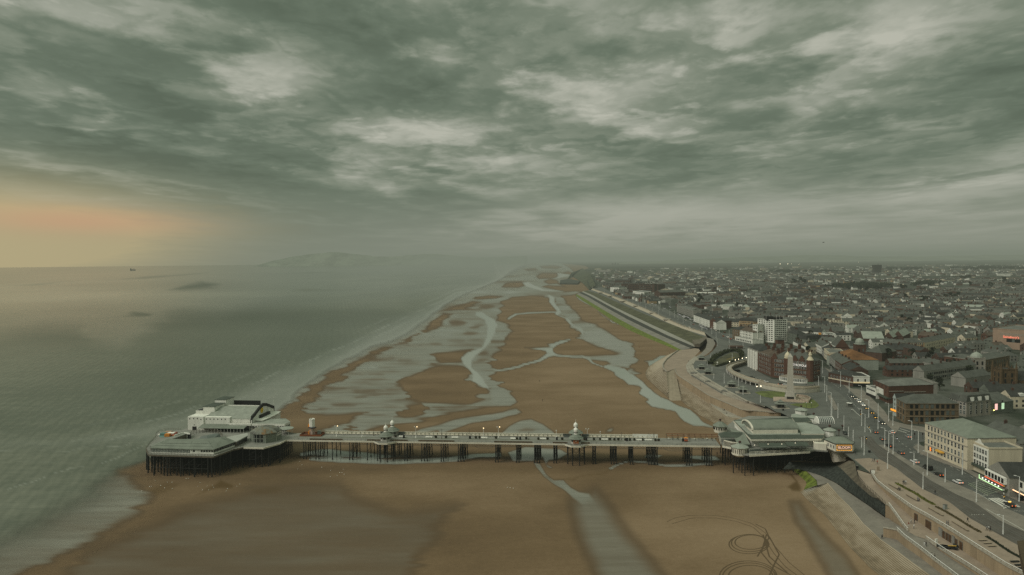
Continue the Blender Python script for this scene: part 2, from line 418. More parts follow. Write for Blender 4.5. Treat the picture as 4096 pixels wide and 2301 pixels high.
for pl in [[(240,350),(300,310),(440,300),(485,330),(400,352)], [(570,245),(640,215),(780,220),(770,262),(600,272)], [(700,330),(800,340),(960,360),(980,385),(850,392),(640,345)],
           [(600,150),(720,140),(820,160),(760,175),(640,170)], [(640,290),(700,270),(780,285),(790,315),(700,320)],
           [(0,442),(120,432),(240,440),(200,455),(20,460)], [(820,225),(880,200),(930,215),(900,240)], [(450,180),(560,170),(600,185),(500,195)]]:
    paint(uvs(I,*pl), .03, 1.2)
paint(uvs(I,(200,610),(240,540),(262,480),(330,440),(520,425),(660,430),(670,470),(620,520),(450,545),(350,580),(330,630),(250,655)), 0, 1.6)
for pl in [[(60,1190),(150,1130),(300,990),(430,890),(560,810),(700,730),(820,680),(930,670),(860,715),(830,740),(770,765),(790,790),(700,820),(650,870),(640,900),(590,910),(480,965),(420,1000),(390,1030),(440,1060),(380,1075),(400,1100),(300,1130),(290,1190),(340,1220),(500,1228),(890,1200),(700,1300),(480,1375),(280,1400),(100,1420),(40,1300)],
           [(855,672),(960,610),(1080,578),(1150,580),(1060,622),(960,652)], [(1145,552),(1280,490),(1400,410),(1500,340),(1560,280),(1640,250),(1720,262),(1640,300),(1610,340),(1540,395),(1400,440),(1240,542)],
           [(1580,227),(1800,170),(1930,130),(2020,140),(1850,200),(2000,216)], [(1930,106),(2050,87),(2190,90),(2000,112)],
           [(1170,930),(1220,870),(1330,830),(1430,770),(1560,750),(1750,755),(1870,790),(1920,850),(1890,900),(1960,950),(2030,980),(1980,1040),(1990,1090),(1850,1128),(1600,1115),(1420,1100),(1270,1070),(1290,1010),(1250,960)],
           [(1520,640),(1600,620),(1800,600),(1930,593),(1850,622),(1800,690),(1810,715),(1600,742),(1540,700)],
           [(1150,1245),(1220,1140),(1420,1108),(1430,1200),(1300,1255)], [(700,1380),(760,1330),(820,1320),(800,1400)],
           [(1300,1330),(1700,1230),(2260,1145),(2330,1160),(2300,1190),(1900,1230),(1500,1340),(1350,1375)]]:
    paint(uvs(N,*pl), .02, 2.2)
for x, y, rx, ry in [(1885,443,70,20),(1550,545,60,9),(1750,340,90,35),(2030,185,70,30),(1770,510,90,8),(1950,380,60,20),(2010,640,60,22),(1980,700,60,14),(2160,530,80,12),(1050,778,80,8),(860,1000,110,10),(650,1130,110,16),(450,1175,70,14),(1180,980,70,7),(980,840,60,6),(1230,700,70,6),(800,1060,60,8)]:
    paint(uvs(N,*[(x+rx*math.cos(a_), y+ry*math.sin(a_)) for a_ in np.linspace(0, 6.283, 10)[:-1]]), .2, 2.5)
paint(uvs(M,(110,60),(118,100),(90,185),(30,262),(0,300),(-60,350),(-30,430),(0,455),(200,415),(330,375),(450,318),(485,290),(480,268),(360,250),(500,235),(640,165),(735,150),(830,130),(990,195),(1100,215),(1030,245),(1190,280),(1170,312),(870,320),(600,305),(560,300),(920,345),(960,395),(1190,495),(1320,605),(1440,625),(1445,700),(1520,770),(1500,790),(1560,835),(1800,885),(1900,990),(2090,1045),(2200,1060),(2300,1200),(150,1200),(200,960),(175,800),(126,703),(0,640),(-60,530),(-40,480)), 0, 2.0)
paint_film(uvs(I,(650,415),(745,440),(745,500),(790,560),(760,610),(850,630),(900,680),(990,760),(1035,840),(1060,870),(1300,960),(1460,940),(1475,905),(1400,865),(1290,785),(1150,715),(1000,645),(925,560),(865,500),(830,430)), 2.0, 1.15)
paint(uvs(M,(820,130),(900,160),(1100,215),(1030,245),(1190,280),(1230,292),(1170,312),(870,322),(920,345),(1100,365),(1150,415),(1300,445),(1425,495),(1330,520),(1300,450),(1380,380),(1362,290),(1362,205),(1280,168),(1180,118),(1000,60)), .62, 2)
for pl in [[(-80,660),(0,648),(70,680),(150,760),(157,800),(100,832),(0,828),(-100,820)], [(0,915),(80,880),(160,863),(212,897),(160,922),(0,948),(-300,1010),(-620,1110),(-640,1080),(-300,970)],
           [(0,1145),(100,1040),(200,988),(310,973),(430,1018),(540,1100),(600,1160),(300,1190)], [(1095,1100),(1130,1070),(1167,1060),(1150,1092)]]:
    paint(uvs(M,*pl), .6, 2.0, False)
paint(uvs(M,(160,1085),(260,1050),(380,1070),(330,1100),(200,1105)), .25, 3, False)
for pl in [uvs(M,(-60,475),(0,462),(200,420),(230,404),(330,378),(400,352),(450,318),(490,293),(560,293),(600,306),(850,318),(920,338),(960,388),(1060,428),(1100,412),(1230,440),(1300,455),(1330,492),(1390,532),(1430,562),(1480,592),(1530,642),(1590,692),(1660,742),(1740,772),(1820,822),(1940,872),(2060,962),(2100,1012),(2200,1056),(2080,1042),(1990,1032),(1900,992),(1840,932),(1800,882),(1700,862),(1560,832),(1500,785),(1530,762),(1440,702),(1470,652),(1440,622),(1320,602),(1250,552),(1180,512),(1190,492),(1060,436),(950,396),(905,350),(850,332),(600,322),(560,318),(500,324),(400,378),(330,396),(235,420),(205,436),(0,476),(-60,488)),
           uvs(M,(480,290),(480,266),(360,249),(255,242),(500,234),(550,225),(486,206),(550,194),(640,163),(737,147),(700,172),(600,202),(545,242),(540,270),(575,302)),
           uvs(M,(1490,377),(1560,369),(1640,324),(1760,314),(1690,352),(1600,392),(1545,421),(1530,386)),
           uvs(N,(1970,238),(2060,305),(2135,340),(2120,425),(2075,530),(2010,590),(1930,660),(1900,700),(1900,780),(1960,830),(2010,900),(2060,975),(2000,960),(1900,905),(1925,850),(1830,740),(1800,690),(1860,630),(2000,580),(2040,500),(2055,340),(2000,270)),
           uvs(I,(680,418),(740,440),(735,480),(790,550),(800,580),(770,610),(860,640),(930,720),(985,740),(1010,800),(960,740),(880,690),(840,640),(745,600),(770,570),(690,480),(690,440)),
           uvs(I,(300,652),(330,628),(370,600),(480,590),(780,578),(770,586),(480,600),(390,608),(320,655)),
           uvs(I,(455,310),(500,300),(560,330),(650,375),(830,385),(640,384),(560,360),(480,335)), uvs(I,(780,215),(850,225),(900,232),(780,258),(740,265),(790,240)),
           uvs(I,(0,586),(60,590),(110,620),(180,655),(200,700),(160,730),(110,700),(90,650),(0,610)), uvs(I,(945,425),(990,460),(1095,525),(1080,520),(980,462)),
           uvs(I,(1150,570),(1200,620),(1330,690),(1380,705),(1290,680),(1180,600))]:
    paint(pl, .95, .9, False)
paint(uvs(B,(1500,400),(2000,260),(2576,165),(2700,180),(2576,235),(2000,330),(1600,420)), .62, 2, False)
paint(uvs(B,(0,690),(300,640),(900,690),(1400,720),(1720,745),(2040,725),(2576,672),(2576,720),(2300,740),(2030,785),(1800,800),(1480,805),(1200,830),(900,815),(520,800),(400,790),(130,785),(150,740),(0,745)), .92, 1.2, False)
for pl in [[(0,720),(200,712),(380,730),(250,750),(0,752)], [(520,735),(820,730),(780,755),(560,757)], [(980,745),(1200,715),(1700,735),(1600,760),(1100,772)]]: paint(uvs(B,*pl), .12, 1.5, False)
paint(uvs(C,(0,700),(130,695),(90,600),(300,540),(700,560),(770,610),(660,680),(570,690),(540,740),(610,780),(560,770),(500,650),(380,700),(180,700)), .70, 1.6, False)
paint(uvs(C,(30,640),(100,645),(130,690),(40,700)), .15, 1.5, False)
paint(uvs(C,(1240,790),(1330,740),(1480,692),(1700,705),(1880,740),(2130,738),(2400,712),(2440,730),(2140,762),(1880,758),(1700,720),(1480,705),(1350,750),(1270,800)), .9, 1, False)
paint(uvs(C,(1640,650),(1720,625),(1860,640),(1800,660),(1700,670)), .85, 1, False); paint(uvs(C,(2120,650),(2250,640),(2450,645),(2500,680),(2400,690),(2200,670)), .85, 1, False)
paint(uvs(C,(400,720),(470,740),(520,850),(600,920),(720,920),(800,1010),(900,1060),(1010,1080),(1060,1145),(1150,1447),(880,1145),(700,1010),(580,940),(500,870)), .68, 2, False)
paint(uvs(Q,(1435,1260),(1500,1232),(1545,1290),(1580,1340),(1620,1390),(1690,1470),(1860,1750),(1620,1750),(1510,1470),(1470,1380),(1440,1300)), .33, 15, False)
paint(uvs(Q,(1985,1262),(2010,1262),(2060,1330),(2130,1400),(2170,1460),(2420,1750),(2300,1750),(2090,1460),(2050,1390),(2000,1310)), .27, 9, False)
paint_film(uvs(Q,(-300,1160),(310,1195),(380,1250),(330,1300),(205,1372),(130,1412),(50,1447),(0,1600),(-300,1600)), 9, .8)
paint_film(uvs(Q,(150,1470),(215,1390),(330,1342),(480,1270),(600,1240),(640,1222),(860,1214),(900,1250),(1000,1285),(1150,1272),(1110,1330),(1060,1400),(1030,1480),(500,1600),(100,1600)), 15, .5)
paint(uvs(Q,(30,1470),(70,1440),(150,1402),(215,1384),(205,1396),(120,1455),(90,1480)), .03, 3)
wet_a = np.clip(wet_a, 0, 1)
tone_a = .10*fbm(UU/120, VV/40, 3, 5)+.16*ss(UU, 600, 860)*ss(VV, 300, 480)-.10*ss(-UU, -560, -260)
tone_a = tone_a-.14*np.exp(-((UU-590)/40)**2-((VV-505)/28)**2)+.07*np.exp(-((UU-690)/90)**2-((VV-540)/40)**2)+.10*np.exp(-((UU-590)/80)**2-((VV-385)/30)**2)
tone_a = tone_a-.13*ss(-np.abs(VV-468-(UU-512)*-.004), -9, 2)*ss(UU, 150, 300)          # pier's shade painted into the damp sand tone
st = np.zeros_like(UU)
for pl, k_ in [(uvs(A,(900,1390),(1120,1270),(1220,1190),(1400,1260),(1380,1300),(1150,1300)), .75), (uvs(A,(310,1310),(520,1215),(720,1230),(600,1310),(400,1390)), .45),
               (uvs(A,(1630,1320),(1830,1280),(2020,1290),(1950,1370),(1700,1390)), .3), (uvs(D,(1260,1255),(1350,1190),(1390,1170),(1450,1270),(1440,1330),(1330,1320)), .85),
               (uvs(C,(490,850),(560,880),(600,935),(530,890)), .8), (uvs(C,(560,905),(830,900),(960,858),(1150,840),(1280,795),(1270,805),(1150,850),(960,868),(830,920)), .6)]:
    st = np.maximum(st, k_*ss(sdist(Uc, Vc, pl, 30), -1.5, 2))
for ln, k_ in [(uvs(D,(1200,1050),(1300,1075),(1350,1140),(1390,1190)), .7)]: st = np.maximum(st, k_*(1-ss(ldist(Uc, Vc, ln, 20), .4, 1.6)))
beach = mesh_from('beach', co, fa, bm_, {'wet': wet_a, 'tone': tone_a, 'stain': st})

tt_, t, b = newmat('turned sand'); p = t.pos()
t.put(b.inputs['Base Color'], t.mix(t.noise(p, 1.5, 3), (.060,.036,.014), (.105,.068,.030))); b.inputs['Roughness'].default_value = .9
mb = MB()
def ribbon(pts, wd, z=.012):
    pts = [Vector(p_) for p_ in pts]; vs = []; n = len(pts)
    for i in range(n):
        d = pts[min(n-1, i+1)]-pts[max(0, i-1)]; d.normalize(); o = Vector((-d.y, d.x, 0))*wd/2
        vs += [pts[i]+o+Vector((0, 0, z)), pts[i]-o+Vector((0, 0, z))]
    mb.add(vs, [(2*i, 2*i+1, 2*i+3, 2*i+2) for i in range(n-1)])
def ell(cx, cy, rx, ry, a0=0, a1=360, n=44): return [Q(cx+rx*math.cos(math.radians(a0+(a1-a0)*k/n)), cy+ry*math.sin(math.radians(a0+(a1-a0)*k/n)), 0) for k in range(n+1)]
for k_, (cx, cy, rx, ry) in enumerate([(1886,1366,46,22),(1889,1364,40,18),(1884,1369,50,24),(1884,1450,66,34),(1888,1450,56,28),(1882,1450,72,39)]): ribbon(ell(cx, cy, rx, ry), .5, .010+.003*k_)
for k_, ln in enumerate([[(1678,1312),(1700,1302),(1740,1296),(1790,1296),(1840,1302),(1890,1316),(1925,1340),(1950,1375),(1985,1415),(2030,1452)], [(1690,1318),(1740,1303),(1800,1303),(1850,1311),(1895,1326),(1920,1350),(1945,1390),(1975,1425),(2015,1455)],
           [(1905,1400),(1935,1352),(1925,1330),(1900,1318)], [(1928,1345),(1915,1390),(1940,1420),(1990,1447),(2020,1460)], [(1935,1350),(1960,1395),(1945,1425),(1930,1460)], [(1920,1345),(1935,1400),(1980,1440)]]):
    ribbon(resample([Q(x, y, 0) for x, y in ln], 40), .28 if k_ < 2 else .5, .034+.003*k_)
struct(mb.build('tyre_tracks', tt_))

sm, t, b = newmat('sea water'); p = t.pos()
dep = t.attr('depth'); fo = t.attr('foam'); gl_ = t.attr('band')
sp_ = t.noise(t.vscale(p, (.0016, .0007, 1)), 1, 5, .6, .6)
rp = t.noise(t.vscale(p, (.06, .16, 1)), 1, 4, .6, .4)
rp2 = t.noise(t.vscale(p, (.012, .05, 1)), 1, 4, .6, .8)
k = t.m('ADD', t.m('MULTIPLY', sp_, .6), t.m('ADD', t.m('MULTIPLY', rp, .18), t.m('MULTIPLY', rp2, .22)))
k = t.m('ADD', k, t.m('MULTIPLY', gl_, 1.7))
def crest(ang, sc, dist):
    mp = t.node('ShaderNodeMapping'); t.l.new(p, mp.inputs[0]); mp.inputs['Rotation'].default_value = (0, 0, ang)
    wv = t.node('ShaderNodeTexWave'); t.l.new(mp.outputs[0], wv.inputs['Vector']); wv.bands_direction = 'X'; wv.inputs['Scale'].default_value = sc; wv.inputs['Distortion'].default_value = dist; wv.inputs['Detail'].default_value = 4; wv.inputs['Detail Scale'].default_value = 1.4
    return wv.outputs['Fac']
cw = t.m('ADD', t.m('MULTIPLY', crest(math.radians(-14), .034, 5), .6), t.m('MULTIPLY', crest(math.radians(-24), .08, 4), .4))
k = t.m('ADD', k, t.m('MULTIPLY', t.m('SUBTRACT', cw, .5), .075))
deep = t.ramp(k, [(.25, (.066,.078,.056)), (.5, (.108,.120,.090)), (.75, (.225,.230,.178))])
c = t.mix(t.smooth(t.attr('body'), .1, .9), (.225,.228,.190), deep)
c = t.mix(fo, c, (.42,.43,.38))
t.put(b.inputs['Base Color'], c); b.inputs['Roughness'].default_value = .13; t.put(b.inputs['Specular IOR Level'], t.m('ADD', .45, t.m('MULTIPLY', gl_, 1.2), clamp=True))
bp = t.node('ShaderNodeBump'); bp.inputs['Strength'].default_value = .16; bp.inputs['Distance'].default_value = .5
w1 = t.node('ShaderNodeTexWave'); t.l.new(t.vscale(p, (.035, .11, 1)), w1.inputs['Vector']); w1.inputs['Scale'].default_value = 1.0; w1.inputs['Distortion'].default_value = 6; w1.inputs['Detail'].default_value = 3; w1.bands_direction = 'Y'
t.l.new(t.m('ADD', t.m('ADD', rp, rp2), t.m('MULTIPLY', w1.outputs[1], .35)), bp.inputs['Height']); t.l.new(bp.outputs[0], b.inputs['Normal'])
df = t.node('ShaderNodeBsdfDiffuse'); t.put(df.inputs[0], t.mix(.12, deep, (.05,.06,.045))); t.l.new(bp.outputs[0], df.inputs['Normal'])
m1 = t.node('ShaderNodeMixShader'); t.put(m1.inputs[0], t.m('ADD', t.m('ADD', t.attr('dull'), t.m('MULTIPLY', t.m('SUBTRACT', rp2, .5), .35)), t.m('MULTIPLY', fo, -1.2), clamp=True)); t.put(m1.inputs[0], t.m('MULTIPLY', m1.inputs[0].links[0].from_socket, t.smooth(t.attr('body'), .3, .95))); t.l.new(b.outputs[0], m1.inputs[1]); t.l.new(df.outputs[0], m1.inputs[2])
m2 = t.node('ShaderNodeMixShader'); tr = t.node('ShaderNodeBsdfTransparent'); t.put(m2.inputs[0], t.smooth(dep, 0, .35)); t.l.new(tr.outputs[0], m2.inputs[1]); t.l.new(m1.outputs[0], m2.inputs[2]); t.l.new(m2.outputs[0], t.n['Material Output'].inputs['Surface'])
UU, VV, co, fa = grid_sheet('sea', np.arange(-160, 660, 1.6), dvs, .03, sm)
DV = VV-260.7+(UU-512)*.011
shore = uvs(N,(2700,-262),(2450,-190),(2250,-90),(2050,0),(1900,60),(1760,130),(1640,205),(1560,270),(1480,340),(1390,405),(1280,480),(1140,555),(1080,575),(960,605),(860,665),(700,725),(560,805),(430,885),(300,985),(150,1125),(50,1200),(-60,1290))+uvs(Q,(640,1100),(480,1150),(380,1165),(310,1195),(375,1250),(330,1298),(200,1368),(130,1410),(50,1445),(-40,1520),(-80,1640),(-700,1640),(-700,640),(1330,640))
Uk = UU+fbm(UU/60, DV/4, 3, 51)*np.clip(DV/25, .3, 5); Vk = VV+fbm(UU/30, VV/12, 3, 61)*np.clip(DV/80, .1, 1.5)
d = sdist(Uk, Vk, shore, 700); d = np.where(d < -900, -900, d)
wline = uvs(N,(2200,-60),(2050,0),(1750,52),(1600,132),(1400,222),(1200,312),(1000,402),(870,472),(700,562),(450,652),(200,762),(0,832),(-700,1150),(-2000,1500),(-4000,1500),(-4000,-400),(2000,-400))
dw = sdist(Uk, Vk, wline, 900)
fgw = ss(VV, 455, 500)*ss(-UU, -330, -200)
depth = np.clip(ss(d, -1-12*fgw, 10+40*fgw)*.45+.55*ss(dw, -12, 14)*ss(d, 0, 6), 0, 1)
bodyw = np.maximum(depth, ss(VV, 405, 465))
depth = depth*(1-.75*fgw*(1-ss(d, 15, 80)))
foam = np.zeros_like(UU)
for off, amp, wd in [(0, .34, .5), (5, .26, .45), (-7, .20, .5), (12, .12, .6)]:
    brk = np.clip(fbm(UU/24, VV/10, 3, int(90+off))*2.2+.35, 0, 1)
    foam = np.maximum(foam, amp*brk*(1-ss(np.abs(dw+off*np.clip(DV/60, .2, 1.6)), wd*.3, wd*2.0)))
foam = np.maximum(foam, .18*(1-fgw)*(1-ss(np.abs(d-1.0), .2, 1.2)))
for ln in [(uvs(A,(-250,770),(0,755),(45,728))), uvs(Q,(140,1190),(180,1176),(215,1174)), uvs(Q,(260,1165),(330,1135),(390,1112)), uvs(Q,(20,1230),(120,1200)), uvs(A,(700,330),(860,260),(960,225))]:
    foam = np.maximum(foam, .32*(1-ss(ldist(Uk, Vk, ln, 10), .15, .8)))
band = .03*fbm(UU/200, DV/14, 3, 70)  # cloud shadows and reflections painted into the sea colour
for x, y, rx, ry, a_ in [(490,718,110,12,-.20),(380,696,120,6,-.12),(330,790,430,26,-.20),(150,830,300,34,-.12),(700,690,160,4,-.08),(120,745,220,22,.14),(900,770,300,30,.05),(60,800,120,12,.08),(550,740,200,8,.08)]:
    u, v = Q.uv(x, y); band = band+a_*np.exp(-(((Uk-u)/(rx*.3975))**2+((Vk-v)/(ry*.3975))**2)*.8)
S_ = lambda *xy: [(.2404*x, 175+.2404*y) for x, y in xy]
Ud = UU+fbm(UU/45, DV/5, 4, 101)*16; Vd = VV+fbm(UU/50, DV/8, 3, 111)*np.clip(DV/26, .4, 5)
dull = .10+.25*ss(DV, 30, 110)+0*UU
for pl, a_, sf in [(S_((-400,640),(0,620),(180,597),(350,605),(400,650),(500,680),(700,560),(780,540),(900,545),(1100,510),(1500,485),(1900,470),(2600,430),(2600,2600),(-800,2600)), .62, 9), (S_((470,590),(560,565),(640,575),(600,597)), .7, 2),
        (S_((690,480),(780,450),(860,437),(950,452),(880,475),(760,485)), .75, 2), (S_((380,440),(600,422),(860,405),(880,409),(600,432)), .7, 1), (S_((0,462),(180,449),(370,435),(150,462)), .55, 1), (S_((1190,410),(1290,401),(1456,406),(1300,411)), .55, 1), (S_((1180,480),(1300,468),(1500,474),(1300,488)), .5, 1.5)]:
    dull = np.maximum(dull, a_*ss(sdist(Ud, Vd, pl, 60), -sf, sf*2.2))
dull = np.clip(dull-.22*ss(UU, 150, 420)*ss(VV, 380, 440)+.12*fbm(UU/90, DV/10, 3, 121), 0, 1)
keep = (d.reshape(-1)[fa] > -14).any(1)
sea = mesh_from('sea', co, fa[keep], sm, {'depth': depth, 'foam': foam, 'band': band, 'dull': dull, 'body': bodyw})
GZ = 11.3
asphalt = mat('asphalt', (.108,.111,.099), .85, .22, .09, fine=9)
roadm = mat('road asphalt', (.082,.085,.078), .8, .2, .12, fine=8)
tramm = mat('tramway surface', (.088,.080,.068), .85, .2, .15, fine=10)
paving = mat('pink paving', (.27,.215,.165), .85, .16, .12, fine=9)
pavegrey = mat('grey paving', (.19,.172,.145), .85, .2, .15, fine=9)
conc = mat('concrete', (.30,.275,.225), .85, .2, .12, fine=8)
concd = mat('dark concrete', (.13,.128,.112), .9, .3, .2)
buff = mat('buff stone wall', (.28,.215,.14), .9, .2, .25, streak=True)
white = mat('white paint', (.76,.75,.68), .6, .12, .5)
rubble = mat('shaded rubble', (.030,.035,.030), .95, .6, .8)  # deep shade of the gap is put into this near-black stone colour
algae = mat('green algae', (.105,.135,.022), .95, .65, .3)
grassm = mat('grass', (.105,.125,.038), .95, .4, .15)
roughg = mat('rough grass bank', (.072,.072,.040), .95, .45, .08)

tm, t, b = newmat('town floor'); p = t.pos()
n_ = t.noise(t.vscale(p, (.03, .03, 1)), 1, 4, .7); n2_ = t.noise(t.vscale(p, (.0016, .0028, 1)), 1, 5, .65)
near = t.mix(t.smooth(n_, .35, .65), (.032,.040,.028), (.085,.090,.075))
far_ = t.ramp(n2_, [(.3, (.014,.020,.012)), (.46, (.030,.038,.024)), (.56, (.075,.078,.055)), (.7, (.028,.036,.022))])
sp = t.node('ShaderNodeSeparateXYZ'); t.l.new(p, sp.inputs[0])
t.put(b.inputs['Base Color'], t.mix(t.smooth(sp.outputs[1], 2500, 4200), near, far_)); b.inputs['Roughness'].default_value = .95; b.inputs['Specular IOR Level'].default_value = .1

wall_top = P3(J, GZ, (2900,1900),(2500,1630),(2233,1447),(2000,1330),(1750,1170),(1500,1010),(1300,880),(1150,790),(980,690),(780,580),(600,450),(450,340),(350,260),(270,140))
T1 = P3(K, GZ, (1904,1325),(1640,1225),(1370,1080),(1120,935),(890,795),(830,740),(808,680),(850,605),(960,565))
T0 = P3(K, 9.5, (1904,1332),(1640,1268),(1250,1140),(1000,990),(790,862),(715,790),(698,705),(740,640),(835,560))
rampL = P3(K, GZ, (1040,530),(1110,470),(1160,410),(1180,365),(1150,310),(1110,285))
colT = P3(I, GZ, (2150,775),(1960,720),(1800,650),(1600,555),(1420,480),(1250,415),(1100,363))
coast = P3(I, GZ, (1060,335),(1040,250),(1010,190),(1075,165),(1030,142),(900,128),(720,116))
west = wall_top + P3(J, GZ, (78,82)) + P3(D, GZ, (2240,895),(2200,862),(2000,700),(1700,560),(1400,300),(1170,185)) + P3(L, GZ, (400,1095),(250,1010),(100,965)) + T1 + rampL + colT + coast
far_pts = [Vector((1500, 60000, GZ)), Vector((60000, 60000, GZ)), Vector((60000, 100, GZ)), Vector((900, 100, GZ)), Vector((300, 100, GZ))]
tri = west+far_pts
from mathutils.geometry import tessellate_polygon
tess = tessellate_polygon([[Vector((p_.x, p_.y, 0)) for p_ in tri]])
struct(MB().add([tuple(p_) for p_ in tri], [list(x) for x in tess]).build('town_ground', tm))

plaza = wall_top[12:]+west[17:-len(coast)] + P3(I, GZ, (1150,300),(1200,340),(1330,420),(1560,470),(1750,520),(1900,600),(2080,690),(2260,770)) + P3(E, GZ, (950,520),(970,590),(1180,640),(1230,690)) + P3(L, GZ, (120,480),(330,590),(850,650),(960,620),(940,420),(1010,440)) + P3(F, GZ, (150,690),(300,880),(560,1010),(800,1290)) + P3(G, GZ, (850,290),(1300,560),(1778,800),(2400,1100),(2400,1500))+P3(J, GZ, (2700,1500))
ztop = lambda pts, dz: [Vector((p_.x, p_.y, p_.z+dz)) for p_ in pts]
def tsheet(name, pts, m, dz=0, kind='structure'):
    pts = ztop(pts, dz); ts = tessellate_polygon([[Vector((p_.x, p_.y, 0)) for p_ in pts]])
    return struct(MB().add(pts, [list(x) for x in ts]).build(name, m, loc=tuple(pts[0])), kind)
plaza2 = [p_ for p_ in plaza]
tsheet('promenade_plaza', wall_top[2:]+west[17:-len(coast)]+P3(I, GZ, (1120,335),(1200,352),(1330,425),(1560,478),(1750,530),(1900,610),(2080,700),(2260,770))+P3(E, GZ, (960,540),(985,600),(1180,640),(1250,700))+P3(L, GZ, (120,480),(330,590),(850,655),(965,620),(945,425),(1110,515))+P3(F, GZ, (90,640),(300,880),(450,880),(560,1010),(800,1290))+P3(G, GZ, (820,240),(900,330),(1300,560),(1778,800),(2500,1150),(2600,1600)), asphalt, .02)

road = P3(L, GZ, (940,505),(1090,640),(1300,760),(1420,850),(1500,930),(1560,1050),(1700,1170))+P3(G, GZ, (453,172),(530,285),(740,420),(1000,560),(1330,700),(1480,790),(1778,920),(2400,1240),(2400,1120),(1778,812),(1560,722),(1400,612),(1250,522),(1000,432),(860,372),(790,312),(800,280),(690,230),(637,186))+P3(F, GZ, (720,1290),(620,1180),(480,1060),(345,950),(200,820),(90,715),(0,640))+P3(L, GZ, (945,425))
tsheet('road', road, roadm, .04)
tsheet('side_street', P3(G, GZ, (690,230),(800,280),(830,268),(905,258),(905,170),(800,120),(690,130),(620,150),(637,186)), roadm, .045)
tsheet('seafront_road', P3(I, GZ, (1105,352),(1250,400),(1420,462),(1600,532),(1800,622),(1960,690),(2150,755))+P3(E, GZ, (720,555),(860,610),(1010,650),(1110,690))+P3(L, GZ, (945,440),(1000,420))+P3(E, GZ, (1180,665),(1000,610),(930,560),(780,505),(600,450),(400,375),(200,300),(30,215)), roadm, .04)
tsheet('tramway', P3(G, GZ, (300,215),(490,412),(640,492),(880,680),(1110,790),(1300,940),(1600,1110),(2000,1330),(2400,1330),(1778,1065),(1560,965),(1330,800),(1180,735),(950,610),(760,480),(560,345),(480,290),(420,215)), tramm, .04)
tsheet('pavement', P3(G, GZ, (480,290),(530,287),(740,422),(1000,562),(1330,702),(1480,792),(1778,922),(2400,1242),(2400,1330),(1778,1063),(1560,963),(1330,798),(1180,733),(950,608),(760,478),(560,343)), pavegrey, .14)
tsheet('pavement', P3(G, GZ, (2400,1118),(1778,810),(1560,720),(1400,610),(1250,520),(1000,430),(860,370),(790,310),(830,283),(905,310),(1000,390),(1270,500),(1440,580),(1600,670),(1778,750),(2400,1040)), pavegrey, .14)
tsheet('pavement', P3(F, GZ, (830,1400),(720,1288),(620,1178),(480,1058),(345,948),(200,818),(90,713),(0,638),(60,660),(210,780),(310,880),(450,900),(570,1010),(700,1140),(770,1250),(960,1300),(1180,1330),(1180,1400),(880,1330)), pavegrey, .14)
upper_paving = tsheet('promenade_paving', wall_top[1:]+P3(G, GZ, (268,415),(400,405),(470,420),(490,414),(640,494),(880,682),(1110,792),(1300,942),(1600,1112),(2000,1332),(2300,1700)), paving, .05)

railm = mat('tram rail', (.14,.14,.13), .5, .1, 1); linem = mat('road paint', (.55,.54,.48), .7, .2, 1.5)
mb = MB()
ctr = resample(P3(L, GZ, (960,555),(1080,680),(1260,860),(1380,1040),(1520,1230),(1660,1400))+P3(G, GZ, (400,285),(560,400),(800,575),(1050,720),(1300,870),(1600,1050),(2000,1250)), 80)
for off in (-3.0, -1.6, 1.4, 2.8):
    pts = []
    for i, p_ in enumerate(ctr):
        d = ctr[min(79, i+1)]-ctr[max(0, i-1)]; d.normalize(); pts.append(p_+Vector((-d.y, d.x, 0))*off)
    ribbon(pts, .16, .06)
for ln in ([(1130,850),(1200,1000),(1240,1150)], [(1300,900),(1420,1120),(1600,1360)], [(1060,660),(1160,800)]): ribbon(resample(P3(L, GZ, *ln), 16), .2, .06)
struct(mb.build('tram_rails', railm))
mb = MB()
def dashes(pts, n, frac, wd):
    r = resample(pts, n*4)
    for k in range(n): ribbon([r[4*k], r[4*k].lerp(r[min(len(r)-1, 4*k+3)], frac*1.2)], wd, .06)
dashes(P3(G, GZ, (600,210),(800,350),(1130,480),(1330,580),(1500,690),(1760,845)), 22, .45, .16)
dashes(P3(L, GZ, (945,465),(1200,620),(1400,760)), 14, .45, .18); dashes(P3(L, GZ, (1480,830),(1600,1000),(1800,1200)), 14, .45, .18)
dashes(P3(E, GZ, (200,250),(500,380),(800,520),(1000,620)), 24, .45, .3)
for ln in ([(1390,740),(1460,740)], [(1420,728),(1510,740)], [(1310,910),(1430,908)], [(1690,876),(1778,878)]): dashes(P3(G, GZ, *ln), 6, .5, .3)
for ln in ([(1440,860),(1600,950),(1778,1050)], [(1330,705),(1400,740),(1480,790)]): ribbon(resample(P3(G, GZ, *ln), 12), .25, .17)
for k in range(4):                                                   # zebra bars
    a0 = G(1468+24*k, 763-1*k, GZ); b0 = G(1618+40*k, 850-3*k, GZ); ribbon([a0, b0], .95, .062)
ribbon(P3(L, GZ, (1560,1050),(1620,1110),(1690,1165)), .3, .06); ribbon(P3(L, GZ, (1780,1320),(1830,1370),(1840,1410)), .3, .06)
ribbon(P3(F, GZ, (845,1360),(960,1395)), .5, .06); ribbon(P3(F, GZ, (880,1345),(990,1380)), .5, .06)
struct(mb.build('road_markings', linem))

